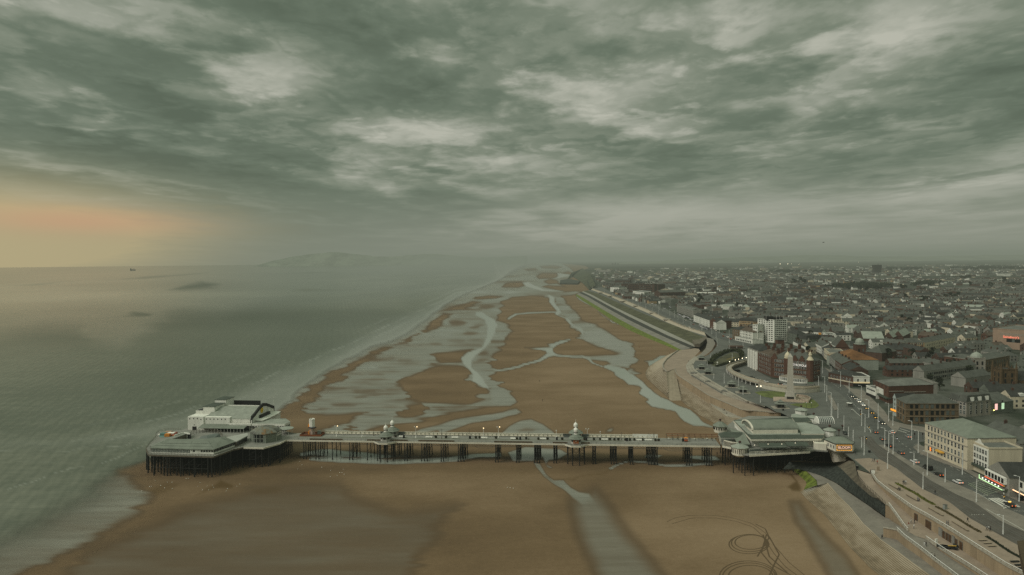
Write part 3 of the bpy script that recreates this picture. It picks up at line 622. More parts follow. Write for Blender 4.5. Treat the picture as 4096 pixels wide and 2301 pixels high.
base_up = [J(270,150,GZ-.3), J(300,225,10.8), J(400,340,10), J(520,455,9.2), J(640,550,8.5), J(800,690,7.8), J(980,790,7.2), J(1150,905,7), J(1300,985,7), J(1440,1075,7), J(1700,1215,7), J(1950,1385,7), J(2233,1580,7), J(2900,2000,7)]
fence_l = [J(78,85,GZ-.3), J(110,200,10.8), J(200,310,10), J(330,420,9.4), J(455,540,8.9)]
mb = MB()
fl = resample(fence_l, 8); bl = resample(base_up[:5], 8); loft(mb, fl, bl)
struct(mb.build('promenade_ramp', paving, loc=tuple(fl[0])))
mid = [J(500,552,8.7), J(600,690,7.9), J(690,820,7.2), J(745,885,7.0), J(800,925,7.0), J(890,960,7), J(975,985,7), J(1100,1070,7), J(1250,1170,7), J(1480,1310,7), J(1700,1450,7), J(2100,1720,7)]
mb = MB(); loft(mb, [fl[-1]]+resample(mid, 20), [bl[-1]]+resample(base_up[4:], 20))
struct(mb.build('middle_terrace', paving, loc=tuple(fl[-1])))
front = [J(428,838,7.0), J(600,868,7.0), J(700,965,6.8), J(900,1112,6.4), J(1100,1272,6.2), J(1340,1452,6), J(1700,1740,6)]
low_in = [J(745,887,7.0), J(890,962,7.0), J(975,987,6.98), Vector((*J(1100,1070,7.0)[:2],6.5)), Vector((*J(1250,1170,7.0)[:2],6.2)), Vector((*J(1480,1310,7.0)[:2],6.0)), Vector((*J(1700,1450,7.0)[:2],6.0)), Vector((*J(2100,1720,7)[:2],6.0))]
mb = MB(); loft(mb, resample(front[1:], 20), resample(low_in, 20))
struct(mb.build('lower_terrace', pavegrey, loc=tuple(front[0])))
sA = [J(440,700,3.5), J(480,800,3.5)]; sB = [J(600,862,7), J(735,890,7)]
struct(loft(MB(), [J(455,705,3.5), J(430,835,3.5)], [J(745,888,7), J(600,866,7)], 0, 14).build('terrace_stairs', pavegrey, loc=tuple(J(455,705,3.5))))

top_s = P3(J, 3.5, (-285,262),(-140,430),(0,565),(100,690),(180,790),(250,850),(400,990),(600,1130),(800,1280),(1050,1460),(1400,1700))
toe_s = P3(J, -.05, (-640,380),(-560,470),(-330,670),(0,1090),(150,1240),(240,1340),(390,1460),(560,1600),(760,1760))
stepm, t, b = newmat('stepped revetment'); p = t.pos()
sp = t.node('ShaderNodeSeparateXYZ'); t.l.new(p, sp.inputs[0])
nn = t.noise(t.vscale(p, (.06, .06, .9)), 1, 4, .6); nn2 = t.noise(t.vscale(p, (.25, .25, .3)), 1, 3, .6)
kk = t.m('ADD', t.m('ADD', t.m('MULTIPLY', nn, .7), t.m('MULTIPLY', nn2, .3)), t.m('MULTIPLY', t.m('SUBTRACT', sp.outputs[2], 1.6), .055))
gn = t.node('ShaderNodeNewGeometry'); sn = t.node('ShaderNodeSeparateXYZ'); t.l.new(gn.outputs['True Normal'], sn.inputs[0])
rz_ = t.smooth(t.m('ABSOLUTE', sn.outputs[2]), .3, .7)  # risers painted darker than treads, standing in for their shade
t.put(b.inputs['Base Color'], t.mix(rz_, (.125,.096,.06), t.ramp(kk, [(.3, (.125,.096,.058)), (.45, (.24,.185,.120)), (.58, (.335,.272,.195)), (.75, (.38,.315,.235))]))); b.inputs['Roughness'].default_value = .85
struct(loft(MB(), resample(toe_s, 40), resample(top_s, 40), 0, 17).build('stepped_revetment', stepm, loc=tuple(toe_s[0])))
lw_in = [J(-300,140,3.5)]+[D(1790,1110,3.5), D(1970,1200,3.5), G(200,690,3.5), G(420,840,3.5), G(530,915,3.5), J(470,700,3.5), J(580,845,3.5)]
lowbase = [J(428,890,3.5), J(520,990,3.5), J(680,1110,3.5), J(880,1240,3.5), J(1100,1400,3.5), J(1340,1580,3.5), J(1700,1880,3.5)]
lower_walk = top_s[:]+[J(1700,1900,3.5)]+lowbase[::-1]+[J(600,860,3.5), J(580,845,3.5), J(470,700,3.5), J(448,680,3.5), G(420,845,3.5), G(200,695,3.5), D(1970,1205,3.5), D(1790,1115,3.5), D(1480,980,3.5), D(1560,1060,3.5), D(1690,1165,3.5), D(1690,1225,3.5)]
tsheet('lower_promenade', top_s[:]+[Vector((p_.x,p_.y,3.5)) for p_ in [J(1700,1740,6)]+front[::-1][1:]]+[Vector((p_.x,p_.y,3.5)) for p_ in mid[:4][::-1]]+[Vector((*J(455,540,8.9)[:2],3.5))]+P3(G, 3.5, (440,862),(420,845),(200,695))+P3(D, 3.5, (1970,1205),(1790,1115),(1500,985),(1600,1080),(1690,1165),(1700,1235)), pavegrey, 0)
struct(loft(MB(), resample(P3(D, .02, (1340,1005),(1480,1130),(1552,1195),(1500,1302)), 8), resample(P3(D, 3.4, (1480,978),(1590,1080),(1688,1165),(1692,1232)), 8)).build('algae_ramp', algae, loc=tuple(D(1340,1005,0))))
struct(loft(MB(), resample(P3(D, -.05, (1505,1300),(1455,1337),(1500,1400)), 6), resample(P3(D, 3.5, (1690,1230),(1850,1207),(1862,1222)), 6)).build('revetment_end', conc, loc=tuple(D(1455,1337,0))))
rb = resample(P3(D, 3.45, (1200,1000),(1440,1000),(1800,1112),(1970,1198))+P3(G, 3.45, (205,690),(420,840),(545,925)), 26)
rtp = resample([D(1300,890,6.5), D(1600,905,7), D(1930,905,8.2), D(2050,1000,8.2), D(2250,1200,8.2), D(2480,1400,8.2), G(540,800,8.0)], 26)
struct(loft(MB(), rb, rtp).build('shaded_rubble_slope', rubble, loc=tuple(rb[0])))
wl = resample([D(1300,880,8), D(1950,900,GZ-1), D(2200,870,GZ-.1), D(2240,900,GZ-.1), J(78,85,GZ-.3), J(110,200,10.8), J(200,310,10), J(330,420,9.4), J(455,540,8.9)], 26)
struct(loft(MB(), rtp, wl).build('embankment', mat('brown embankment', (.10,.086,.062), .95, .4, .3), loc=tuple(rtp[0])))

def wallthing(name, label, top, base, m, cope=.35, cope_m=None, cat='wall', th=.5):
    mb = MB(); n = max(len(top), 24); a = resample(top, n); bz = resample(base, n)
    vs = [Vector((p_.x, p_.y, q_.z-.2)) for p_, q_ in zip(a, bz)]
    loft(mb, vs, a)
    root = thing(name, label, cat, tuple(vs[0]))
    mb.build('wall_face', m, root, world=True)
    mc = MB().wall(ztop(a, -.02), cope, th); mc.build('coping', cope_m or conc, root, world=True)
    return root
wallthing('retaining_wall', 'long buff stone wall with doors below the upper promenade', wall_top[1:][::-1], [Vector((p_.x, p_.y, q_.z)) for p_, q_ in zip(resample(wall_top[1:][::-1], 40), resample(base_up, 40))], buff)
wallthing('retaining_wall', 'buff stone wall between the lower walk and the middle terrace, nearest the sand', front, [Vector((0,0,3.5))]*2, buff)
wallthing('retaining_wall', 'triangular buff stair wall with white handrail behind the lower walk', [J(455,540,8.9)]+mid[:4], [Vector((0,0,3.5))]*2, buff)
wallthing('retaining_wall', 'low buff wall with white rail between the two terraces', [J(975,985,7.0), J(1100,1070,7.0), J(1250,1170,7.0), J(1480,1310,7.0), J(1700,1450,7.0), J(2100,1720,7)], [Vector((0,0,5.5))]*2, buff)

pairs = [(K(575,470,1.5),K(582,465,9.5)),(K(400,550,.4),K(500,522,9.5)),(K(250,640,-.05),K(402,603,9.5)),(K(130,720,-.05),K(347,680,9.5)),(K(80,810,-.05),K(352,735,9.5)),(K(100,890,-.05),K(398,785,9.4)),(K(240,1020,-.05),K(402,790,9.4)),(K(440,1195,-.05),K(404,795,9.4))]
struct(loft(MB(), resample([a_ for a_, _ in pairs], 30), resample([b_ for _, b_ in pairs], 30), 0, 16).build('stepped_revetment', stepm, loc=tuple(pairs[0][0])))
slip = mat('slipway concrete', (.265,.222,.162), .85, .16, .2)
struct(loft(MB(), resample(P3(K, -.03, (440,1195),(460,1232),(630,1226)), 6), resample(P3(K, 9.4, (404,795),(440,770),(535,742)), 6)).build('slipway', slip, loc=tuple(K(460,1230,0))))
pr2 = [(K(630,1226,-.05),K(540,780,7.5)),(K(640,1240,-.05),K(550,880,5)),(K(720,1310,-.05),K(640,950,4.6)),(K(790,1355,-.05),K(765,1018,4.5)),(K(900,1447,-.05),K(1060,1222,4.5)),(D(220,345,-.05),D(160,72,4.5)),(D(330,420,-.05),D(400,242,4.5)),(D(480,520,-.05),D(690,277,4.5)),(D(640,600,-.05),D(900,275,4.8)),(D(800,660,-.05),D(1180,270,5)),(D(900,760,-.05),D(1500,420,6)),(D(1100,900,0),D(1700,600,7)),(D(1300,960,.2),D(1800,800,7))]
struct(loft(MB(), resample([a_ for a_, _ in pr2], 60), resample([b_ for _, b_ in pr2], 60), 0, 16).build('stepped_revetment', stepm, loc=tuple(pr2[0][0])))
sw_top = P3(K, 9.5, (530,740),(545,800),(570,840),(660,900),(762,965),(800,990),(930,1075),(1060,1160),(1130,1188),(1300,1258),(1420,1310),(1500,1350),(1570,1372),(1650,1385),(1904,1390))+P3(D, 9.5, (1000,182),(1170,190))
lp = P3(K, 9.5, (404,793),(350,735),(347,680),(402,603),(500,522),(582,465),(830,430),(900,440),(915,470),(840,545))
tsheet('north_promenade', lp+T0[::-1][1:]+P3(D, 9.5, (1000,120),(1170,190))+sw_top[::-1][1:], paving, 0)
struct(loft(MB(), resample(T0, 50), resample(T1, 50), 0, 3).build('promenade_tiers', conc, loc=tuple(T0[0])))
for k_, (ln, z_) in enumerate([([(790,845),(1000,972),(1250,1118)], 10.1), ([(900,830),(1120,960),(1370,1110),(1640,1245)], 10.9)]):
    o = MB().wall(resample(P3(K, z_, *ln), 30), .55, 1.1).build('seat_wall', concd if k_ == 0 else conc); tag(o, 'dark seat wall along the lower tier of the north promenade' if k_ == 0 else 'pale long seat wall along the upper tier of the north promenade', 'wall')
for k_, (x, y) in enumerate([(830,822),(1060,952),(1310,1100)]):
    q_ = K(x, y, 10); o = MB().box(-2.6, 2.6, -2.2, 2.2, 0, 1.4).build('concrete_block', concd, loc=None); o.location = q_; o.rotation_euler = (0,0,-.9); tag(o, 'square concrete step block in the promenade tiers, %s from the round plaza end' % ('first','second','third')[k_], 'block', 'step blocks in the north promenade tiers')
wallthing('sea_wall', 'curved buff sea wall with white balustrade above the stepped north beach', sw_top, [Vector((0,0,2.5))]*2, buff, .5)
struct(loft(MB(), resample([b_ for _, b_ in pr2[:10]], 40), [Vector((p_.x,p_.y,4.45)) for p_ in resample(sw_top, 40)]).build('wall_apron', conc, loc=tuple(sw_top[0])))
o = MB().wall(resample(lp[:6], 26), .9, .8).build('sea_wall', conc); tag(o, 'low pale kerb wall curving round the promontory tip', 'wall')
rl = P3(K, GZ+.03, (1010,265),(1025,340),(1000,430),(925,515))+[K(840,560,9.6), K(740,640,9.52)]
rr = P3(K, GZ+.03, (1115,290),(1150,360),(1090,465),(1000,535))+[K(900,585,9.9), K(800,650,9.6)]
struct(loft(MB(), resample(rl, 20), resample(rr, 20)).build('ramp_road', pavegrey, loc=tuple(rl[0])))
n_ = 60
toe = resample(P3(I, -.05, (940,425),(1000,470),(1150,565),(1300,670),(1450,755),(1600,820),(1760,885),(1892,940)), n_)
alg = resample(P3(I, 1.6, (955,415),(1020,450),(1180,547),(1340,642),(1500,727),(1650,800),(1800,868),(1936,938)), n_)
rvt = resample(P3(I, 3.6, (975,402),(1060,440),(1240,545),(1430,650),(1600,733),(1800,825),(2020,920)), n_)
wtp = resample(P3(I, 6, (1000,392),(1080,430),(1260,528),(1440,622),(1620,710),(1800,798),(2062,908)), n_)
win = resample(P3(I, 6, (1015,386),(1100,422),(1290,525),(1470,612),(1650,697),(1850,788),(2105,908)), n_)
slt = resample(P3(I, 9, (1050,380),(1150,408),(1350,497),(1560,588),(1780,676),(1960,742),(2180,828)), n_)
cob = resample(P3(I, 9, (1085,372),(1250,428),(1420,506),(1600,582),(1800,678),(1960,742),(2165,805)), n_)
cot = resample(colT[::-1], n_)
revm = mat('grey revetment', (.185,.175,.15), .9, .25, .12)
struct(loft(MB(), toe, alg).build('algae_band', algae, loc=tuple(toe[0])))
struct(loft(MB(), alg, rvt).build('grey_revetment', revm, loc=tuple(toe[0])))
o = loft(MB(), rvt, wtp).build('sea_wall', mat('black sea wall', (.04,.042,.036), .9, .3, .3), loc=tuple(toe[0])); tag(o, 'long dark sea wall below the pale north walkway', 'wall')
struct(loft(MB(), wtp, win).build('sea_walk', mat('pale walkway', (.27,.26,.225), .9, .12, .1), loc=tuple(toe[0])))
struct(loft(MB(), win, slt).build('grass_bank', roughg, loc=tuple(toe[0])))
struct(loft(MB(), slt, cob).build('middle_walk', asphalt, loc=tuple(toe[0])))
colm = mat('cream colonnade', (.36,.315,.24), .8, .2, .3)
croot = thing('colonnade', 'long cream colonnade wall with bays below the seafront road', 'wall', tuple(cob[0]))
loft(MB(), cob, cot).build('wall_face', colm, croot, world=True)
MB().wall(ztop(cot, 0), .9, .5).build('parapet', colm, croot, world=True)
pil = MB().box(-.6, .6, -.6, .6, -2.6, 1.9).box(-.75, .75, -.75, .75, 1.9, 2.2)
pi0 = None; rs = resample(cot, 70)
for k_, q_ in enumerate(rs[1:-1]):
    if pi0 is None: pi0 = pil.build('pier_post', colm, croot)
    o = pi0 if k_ == 0 else pi0.copy()
    if k_: COL.objects.link(o)
    o.location = q_-croot.location
for k_, (x, y) in enumerate([(1170,408),(1260,440),(1380,490),(1510,535),(1665,600),(1800,665)]):
    q_ = I(x, y, 9)
    r_ = thing('bay_shelter', 'cream half round shelter projecting from the colonnade, %s from the far end' % ('first','second','third','fourth','fifth','sixth')[k_], 'shelter', tuple(q_), group='half round shelters along the colonnade')
    MB().lathe(0,0,[(7,2.6),(7,3.4),(6.6,3.5),(0.01,4.1)],14).build('roof', conc, r_); MB().lathe(0,0,[(5.2,0),(5.2,2.6)],14).build('wall', colm, r_)
    for j in range(7):
        a_ = math.pi+j*math.pi/6*1.0; MB().tube((6.6*math.cos(a_),6.6*math.sin(a_),0),(6.6*math.cos(a_),6.6*math.sin(a_),2.6),.35,6).build('column', colm, r_)
o = MB().prism([E(492,640,6), E(520,690,6), E(580,690,6), E(660,620,6), E(655,595,6), E(560,640,6)], 6, 10).build('corner_bastion', mat('brown stone', (.13,.112,.085), .9, .3, .3), loc=tuple(E(492,640,6))); tag(o, 'brown stepped stone bastion at the end of the grass bank', 'wall')
o = MB().prism([I(795,322,0), I(960,325,0), I(985,300,0), I(880,280,0), I(800,292,0)], 0, 6, 0).build('sea_wall', mat('black promontory', (.05,.056,.046), .95, .3, .05), loc=tuple(I(795,322,0))); tag(o, 'dark stone promontory jutting onto the far beach', 'sea wall')
MBc = MB(); loft(MBc, resample(P3(I, 2, (860,282),(890,262),(905,240),(1000,300),(1070,372)), 10), resample(P3(I, 22, (905,212),(960,192),(1010,172),(1090,245),(1130,330)), 10))
struct(MBc.build('cliffs', mat('cliff grass', (.055,.062,.036), .95, .5, .01)))
def ridge(name, x0, x1, y, hs, col, dep=3000):
    n = len(hs); vs = []; 
    for i in range(n):
        x = x0+(x1-x0)*i/(n-1); vs += [(x, y, 0), (x, y+dep*.3, hs[i]), (x, y+dep, 0)]
    struct(MB().add(vs, [(3*i+k, 3*i+3+k, 3*i+4+k, 3*i+1+k) for i in range(n-1) for k in (0, 1)]).build(name, mat('far hill '+name, col, .95, .3, .002), smooth=True))
rr_ = random.Random(4)
def prof(n, f_): return [f_(i/(n-1)) for i in range(n)]
ridge('distant_hills', -9600, 600, 26000, prof(60, lambda s: 100+400*max(0, math.sin(min(1, s*5.5)*math.pi/2))*(1-s*.62)*(1-.22*math.sin(s*17))*(1 if s > .0 else 0)+rr_.uniform(-14, 14)), (.165,.188,.145))  # hill colour paled to stand in for haze
ridge('moorland_ridge', 1800, 16500, 15000, prof(70, lambda s: 96*min(1,s*5)+14*math.sin(s*9)+42*math.exp(-((s-.34)/.08)**2)+60*s+rr_.uniform(-9, 9)), (.15,.17,.125))
iron = mat('black iron', (.018,.019,.017), .7, .3, .8)
ironb = mat('weathered iron', (.12,.105,.078), .8, .35, .6)
deckm = mat('deck boards', (.205,.205,.180), .8, .18, .25, fine=10)
cream = mat('cream paint', (.60,.57,.47), .7, .14, .4, streak=True)
offw = mat('off white render', (.68,.68,.61), .75, .16, .3, streak=True)
greenroof = mat('green grey roof', (.165,.185,.150), .7, .16, .22)
greenroofd = mat('dark green roof', (.060,.074,.058), .75, .25, .25)
palegreen = mat('pale green roof', (.27,.295,.25), .7, .15, .2)
glass = mat('dark glass', (.012,.014,.014), .12, .1, .5, spec=.6)
glassg = mat('grey glass', (.10,.115,.105), .15, .2, .5, spec=.6)
slate = mat('slate roof', (.070,.073,.066), .8, .3, .3, fine=8)
blackp = mat('black paint', (.014,.014,.014), .6, .2, .5)
rustred = mat('rust red', (.19,.060,.022), .8, .3, .4)
orange = mat('orange fibreglass', (.55,.20,.025), .5, .15, .5)
navy = mat('navy blue', (.018,.022,.05), .5, .2, .5)
yellow = mat('yellow paint', (.60,.40,.02), .6, .2, .5)
lampm = mat('lit lamp', (.8,.7,.5), .5, .05, 1, emit=(1, .72, .38), es=1.6)
lampw = mat('white lamp', (.8,.8,.75), .5, .05, 1, emit=(1, .95, .85), es=1.0)
globem = mat('opal globe', (.55,.55,.52), .4, .05, 1)
bushm = mat('dark shrub', (.025,.033,.018), .95, .5, 2)
def inside(p, poly):
    x, y = p; c = False; n = len(poly)
    for i in range(n):
        x0, y0 = poly[i][:2]; x1, y1 = poly[(i+1)%n][:2]
        if (y0 > y) != (y1 > y) and x < (x1-x0)*(y-y0)/(y1-y0)+x0: c = not c
    return c
PO = A(2060,672,11); PE = C(2500,525,11)
PRZ = math.atan2(PE.y-PO.y, PE.x-PO.x)
PB = (PO.x, PO.y, 0)
pier = thing('pier', 'long iron pier on black legs running out across the beach', 'pier', PB, PRZ)
_pm = Matrix.Translation(PB) @ Matrix.Rotation(PRZ, 4, 'Z'); _pi = _pm.inverted()
def loc_(p): return _pi @ Vector(p)
def wld(x, y, z): return _pm @ Vector((x, y, z))
PLEN = loc_(PE).x+1
kx = [loc_(B(1100,528,11)).x, loc_(B(1205,440,11)).x, loc_(C(870,512,11)).x, loc_(C(868,425,11)).x]
mb = MB(); mb.box(0, PLEN, 0, 14.6, 10.45, 11)
for k, x in enumerate(kx):
    cy = 1.6 if k % 2 == 0 else 13.4
    mb.prism([(x+6.4*math.cos(math.pi/8+j*math.pi/4), cy+6.4*math.sin(math.pi/8+j*math.pi/4)) for j in range(8)], 10.40, 11.03)
mb.build('deck', deckm, pier)
mb = MB()
def fasc(pts, z0, z1, th=.12): return MB().wall([(x, y, z0) for x, y in pts], z1-z0, th)
fr = []
for k in (0, 2):
    pass
fx = [(0,0)]
for k in (0, 2):
    x = kx[k]; r = 6.4; cy = 1.6
    o8 = [(x+r*math.cos(a), cy+r*math.sin(a)) for a in [math.pi/8+j*math.pi/4 for j in range(8)]]
    fx += [(x-5.95, 0), o8[4], o8[5], o8[6], o8[7], (x+5.95, 0)]
fx.append((PLEN, 0))
fx2 = [(x, y-.10) for x, y in fx]
fasc(fx2, 10.15, 11.05, .16).build('fascia', cream, pier)
bx_ = [(0,14.7), (PLEN,14.7)]
fasc(bx_, 10.15, 11.05, .16).build('fascia', cream, pier)
rl_ = MB()
def rail(mb, pts, h=1.1, sp=2.0, r=.045, bars=2):
    pts = [Vector(p) for p in pts]
    for i in range(len(pts)-1):
        a, b = pts[i], pts[i+1]; n = max(1, int((b-a).length/sp))
        for k in range(n+1): q = a.lerp(b, k/n); mb.tube(q, q+Vector((0,0,h)), r, 4)
        for k in range(bars): z = Vector((0,0,h*(1-k/bars))); mb.tube(a+z, b+z, r, 4)
    return mb
rail(rl_, [(x, y, 11) for x, y in fx], 1.1, 2.5).build('railing', ironb, pier)
for x0, x1 in [(14,33),(47,70),(76,96),(118,139),(150,158),(161,170)]: MB().box(x0, x1, .35, .45, 11.05, 11.85).box(x0, x1, .45, 1.0, 11.4, 11.5).build('seat_back', mat('brown seat slats', (.10,.072,.04), .85, .3, .6), pier)
ws = MB()
xs0 = 18
for a_, b_ in ((xs0, kx[1]-6.5), (kx[1]+6.5, kx[3]-6.5), (kx[3]+6.5, PLEN-32)):
    ws.box(a_, b_, 14.1, 14.35, 11, 12.7); ws.box(a_, b_, 13.5, 14.1, 11.35, 11.5); ws.box(a_, b_, 13.9, 14.5, 12.7, 12.85)
    n = int((b_-a_)/2.4)
    for k in range(n+1): x = a_+(b_-a_)*k/n; ws.box(x-.08, x+.08, 13.6, 14.1, 11, 12.6)
ws.build('wind_screen', cream, pier)
gs = MB()
for a_, b_ in ((2, 60), (66, PLEN-50)): gs.box(a_, b_, 6.6, 7.0, 11.02, 11.10)
gs.build('deck_strip', mat('mossy strip', (.105,.125,.06), .9, .4, .3), pier)
for y in (.35, 14.2):
    g = MB(); g.box(0, PLEN, y-.08, y+.08, 10.0, 10.2); g.box(0, PLEN, y-.08, y+.08, 8.75, 8.92)
    n = int(PLEN/1.5)
    for k in range(n):
        x = k*1.5; g.tube((x, y, 8.85), (x+1.5, y, 10.1), .06, 4); g.tube((x, y, 10.1), (x+1.5, y, 8.85), .06, 4)
    for x0, x1 in ((loc_(B(2240,560,11)).x, loc_(B(2490,560,11)).x), (loc_(C(1890,530,11)).x, loc_(C(2120,530,11)).x)):
        g.tube((x0, y, 8.8), (x0+2.5, y, 7.9), .14, 5); g.tube((x1, y, 8.8), (x1-2.5, y, 7.9), .14, 5); g.box(x0+2.5, x1-2.5, y-.1, y+.1, 7.8, 8.0)
    g.build('lattice_girder', ironb, pier)
def bent(xs, ys, rake=0, top=10.4):
    t = MB()
    for i, x in enumerate(xs):
        for j, y in enumerate(ys):
            rx = (x-sum(xs)/len(xs))*rake
            t.tube((x+rx, y, -.6), (x, y, top), .23, 7); t.tube((x, y, top-1.6), (x, y, top-1.2), .36, 7); t.tube((x+rx, y, -.4), (x+rx*.9, y, .9), .34, 7)
    for j, y in enumerate(ys):
        for i in range(len(xs)-1):
            for za, zb in ((1.6, 5.2), (5.2, 8.8)):
                t.tube((xs[i], y, za), (xs[i+1], y, zb), .07, 4); t.tube((xs[i+1], y, za), (xs[i], y, zb), .07, 4)
            for z in (1.6, 5.2, 8.8): t.tube((xs[i], y, z), (xs[i+1], y, z), .10, 4)
    for i, x in enumerate(xs):
        for j in range(len(ys)-1):
            t.tube((x, ys[j], 2), (x, ys[j+1], 8), .07, 4); t.tube((x, ys[j], 5.2), (x, ys[j+1], 5.2), .09, 4)
            t.box(x-.2, x+.2, ys[j], ys[j+1], 10.0, 10.4)
    return t
ys4 = [.6, 7.3, 14.0]
for fn, yb, lst in ((B, 545, [(15,2,0),(180,2,.3),(395,1,0),(625,2,.3),(855,1,0),(1345,2,0),(1570,3,.2),(1820,2,0),(2045,3,.2),(2525,2,0)]),
                    (C, 530, [(178,2,0),(388,3,0),(612,2,0),(1066,2,0),(1276,3,0),(1494,2,0),(1705,3,0),(1775,2,0),(2138,3,0),(2362,3,0)])):
    for x, n, rk in lst:
        x0 = loc_(fn(x, yb, 10.4)).x
        bent([x0+1.35*k for k in range(n)], ys4, rk).build('trestle', iron, pier)
for k in range(4):
    x = kx[k]; cy = 1.6 if k % 2 == 0 else 13.4; t_ = MB()
    ring = [(x+4.9*math.cos(math.pi/8+j*math.pi/4), cy+4.9*math.sin(math.pi/8+j*math.pi/4)) for j in range(8)]
    for j in range(8):
        (x0, y0), (x1, y1) = ring[j], ring[(j+1)%8]
        t_.tube((x0, y0, -.6), (x0, y0, 10.4), .3, 7); t_.tube((x0,y0,9.2), (x0,y0,9.7), .5, 7)
        for z in (4.6, 8.6): t_.tube((x0,y0,z), (x1,y1,z), .10, 4)
        t_.tube((x0,y0,4.6), (x1,y1,8.6), .06, 4); t_.tube((x1,y1,4.6), (x0,y0,8.6), .06, 4)
    t_.build('trestle', iron, pier)
kwall = mat('kiosk boarding', (.42,.415,.37), .75, .12, .8)
def kiosk(label, x, cy, wood, sign=False):
    r_ = thing('kiosk', label, 'kiosk', tuple(wld(x, cy, 11.03)), PRZ, 'domed kiosks on the pier')
    p8 = math.pi/8
    MB().lathe(0,0,[(3.0,0),(3.0,2.9)],8,0,p8).build('wall', wood, r_)
    tr = MB()
    for j in range(8):
        a = p8+j*math.pi/4; tr.tube((3.03*math.cos(a),3.03*math.sin(a),0),(3.03*math.cos(a),3.03*math.sin(a),2.9),.1,4)
    tr.build('corner_post', blackp if wood is not kwall else kwall, r_)
    MB().lathe(0,0,[(4.25,2.62),(4.3,2.75),(3.1,3.55),(3.2,3.62),(2.9,3.75),(.95,4.95)],8,0,p8).build('roof', greenroof, r_)
    MB().lathe(0,0,[(1.12,4.9),(1.12,5.15),(.92,5.2),(.92,6.2),(1.18,6.3),(1.18,6.55)],12).build('lantern', white, r_)
    lp_ = MB()
    for j in range(12):
        a = j*math.pi/6+.26; lp_.box(-.14,.14,-.02,.02,5.3,6.1) if False else lp_.tube((.9*math.cos(a),.9*math.sin(a),5.35),(.9*math.cos(a),.9*math.sin(a),6.1),.14,4)
    lp_.build('lantern_window', glass, r_)
    MB().lathe(0,0,[(1.0,6.5),(1.22,6.9),(1.2,7.4),(.85,8.0),(.35,8.4),(.12,8.7),(.06,9.2),(.16,9.35),(.05,9.5),(.03,10.4),(0,10.5)],14).build('dome', white, r_, smooth=True)
    for j in range(8):
        if sign and j == 5: continue
        a = p8+(j+.5)*math.pi/4; o = MB().box(-.62,.62,-.05,.05,1.1,2.2).build('window', glass, r_)
        o.location = (2.83*math.cos(a), 2.83*math.sin(a), 0); o.rotation_euler = (0,0,a+math.pi/2)
    return r_
def text_obj(body, size, m, parent, loc, rot, depth=.03, name='lettering', align='CENTER'):
    cu = bpy.data.curves.new(name, 'FONT'); cu.body = body; cu.size = size; cu.extrude = depth; cu.align_x = align; cu.align_y = 'CENTER'
    tmp = bpy.data.objects.new(name, cu); COL.objects.link(tmp)
    dg = bpy.context.evaluated_depsgraph_get(); me = bpy.data.meshes.new_from_object(tmp.evaluated_get(dg)); bpy.data.objects.remove(tmp)
    me.materials.clear(); me.materials.append(m); o = bpy.data.objects.new(name, me); COL.objects.link(o)
    o.parent = parent; o.location = loc; o.rotation_euler = rot; return o
darkwood = mat('dark timber', (.075,.055,.042), .8, .3, .8)
kiosk('domed kiosk with plain pale boards on the front landing near the helter skelter', kx[0], 1.6, kwall)
kiosk('domed kiosk with dark framed windows on the back landing near the helter skelter', kx[1], 13.4, kwall)
k3 = kiosk('domed kiosk with an orange advert board on the front landing at mid pier', kx[2], 1.6, kwall, True)
kiosk('domed kiosk with dark timber walls on the back landing at mid pier', kx[3], 13.4, darkwood)
o = MB().box(-1.45,1.45,-.06,.06,.25,2.45).build('advert_board', mat('orange advert', (.30,.085,.02), .7, .15, .8), k3); o.location = (0,-3.05,0)
q = MB().box(-.35,.35,-.1,-.06,1.5,1.6)
for k in range(5): q.tube((-.35+.175*k,-.08,1.6),((-.45+.225*k),-.08,2.0),.04,4)
q.build('emblem', white, o); text_obj('afternoon tea', .42, white, o, (0,-.09,.75), (math.pi/2,0,0))
for k in (1, 3):
    for s in (-1, 1):
        o = MB().box(-1.9,1.9,-.06,.06,0,1.9).box(-2.0,2.0,-.5,.06,1.9,2.0).build('glass_screen', [glassg], None); o.location = wld(kx[k]+s*5.2, 13.6, 11.03); o.rotation_euler = (0,0,PRZ)
        tag(o, 'grey glass wind screen on the %s side of the back kiosk %s' % ('sea' if s < 0 else 'land', 'at mid pier' if k == 3 else 'near the helter skelter'), 'screen')
def lamp(label, p, h, kind, lit):
    r_ = thing('lamp_post', label, 'lamp post', tuple(p), PRZ, 'lamp posts on the pier')
    MB().lathe(0,0,[(.28,0),(.26,.9),(.11,1.1),(.08,h)],8).build('post', white if kind != 2 else ironb, r_)
    if kind == 0:
        for s in (-1, 1):
            MB().tube((0,0,h-.2),(s*.7,0,h+.2),.04,4).build('arm', white, r_)
            MB().lathe(s*.7,0,[(0,h+.15),(.3,h+.3),(.3,h+.6),(0,h+.8)],8).build('globe', lampm if lit and s > 0 else globem, r_)
    elif kind == 1:
        MB().lathe(0,0,[(0,h),(.32,h+.2),(.32,h+.5),(0,h+.75)],8).build('globe', lampm if lit else globem, r_)
    else:
        MB().tube((-.9,0,h-.5),(.9,0,h-.5),.04,4).tube((-.6,0,h-.8),(.6,0,h-.8),.03,4).build('cross_arm', ironb, r_)
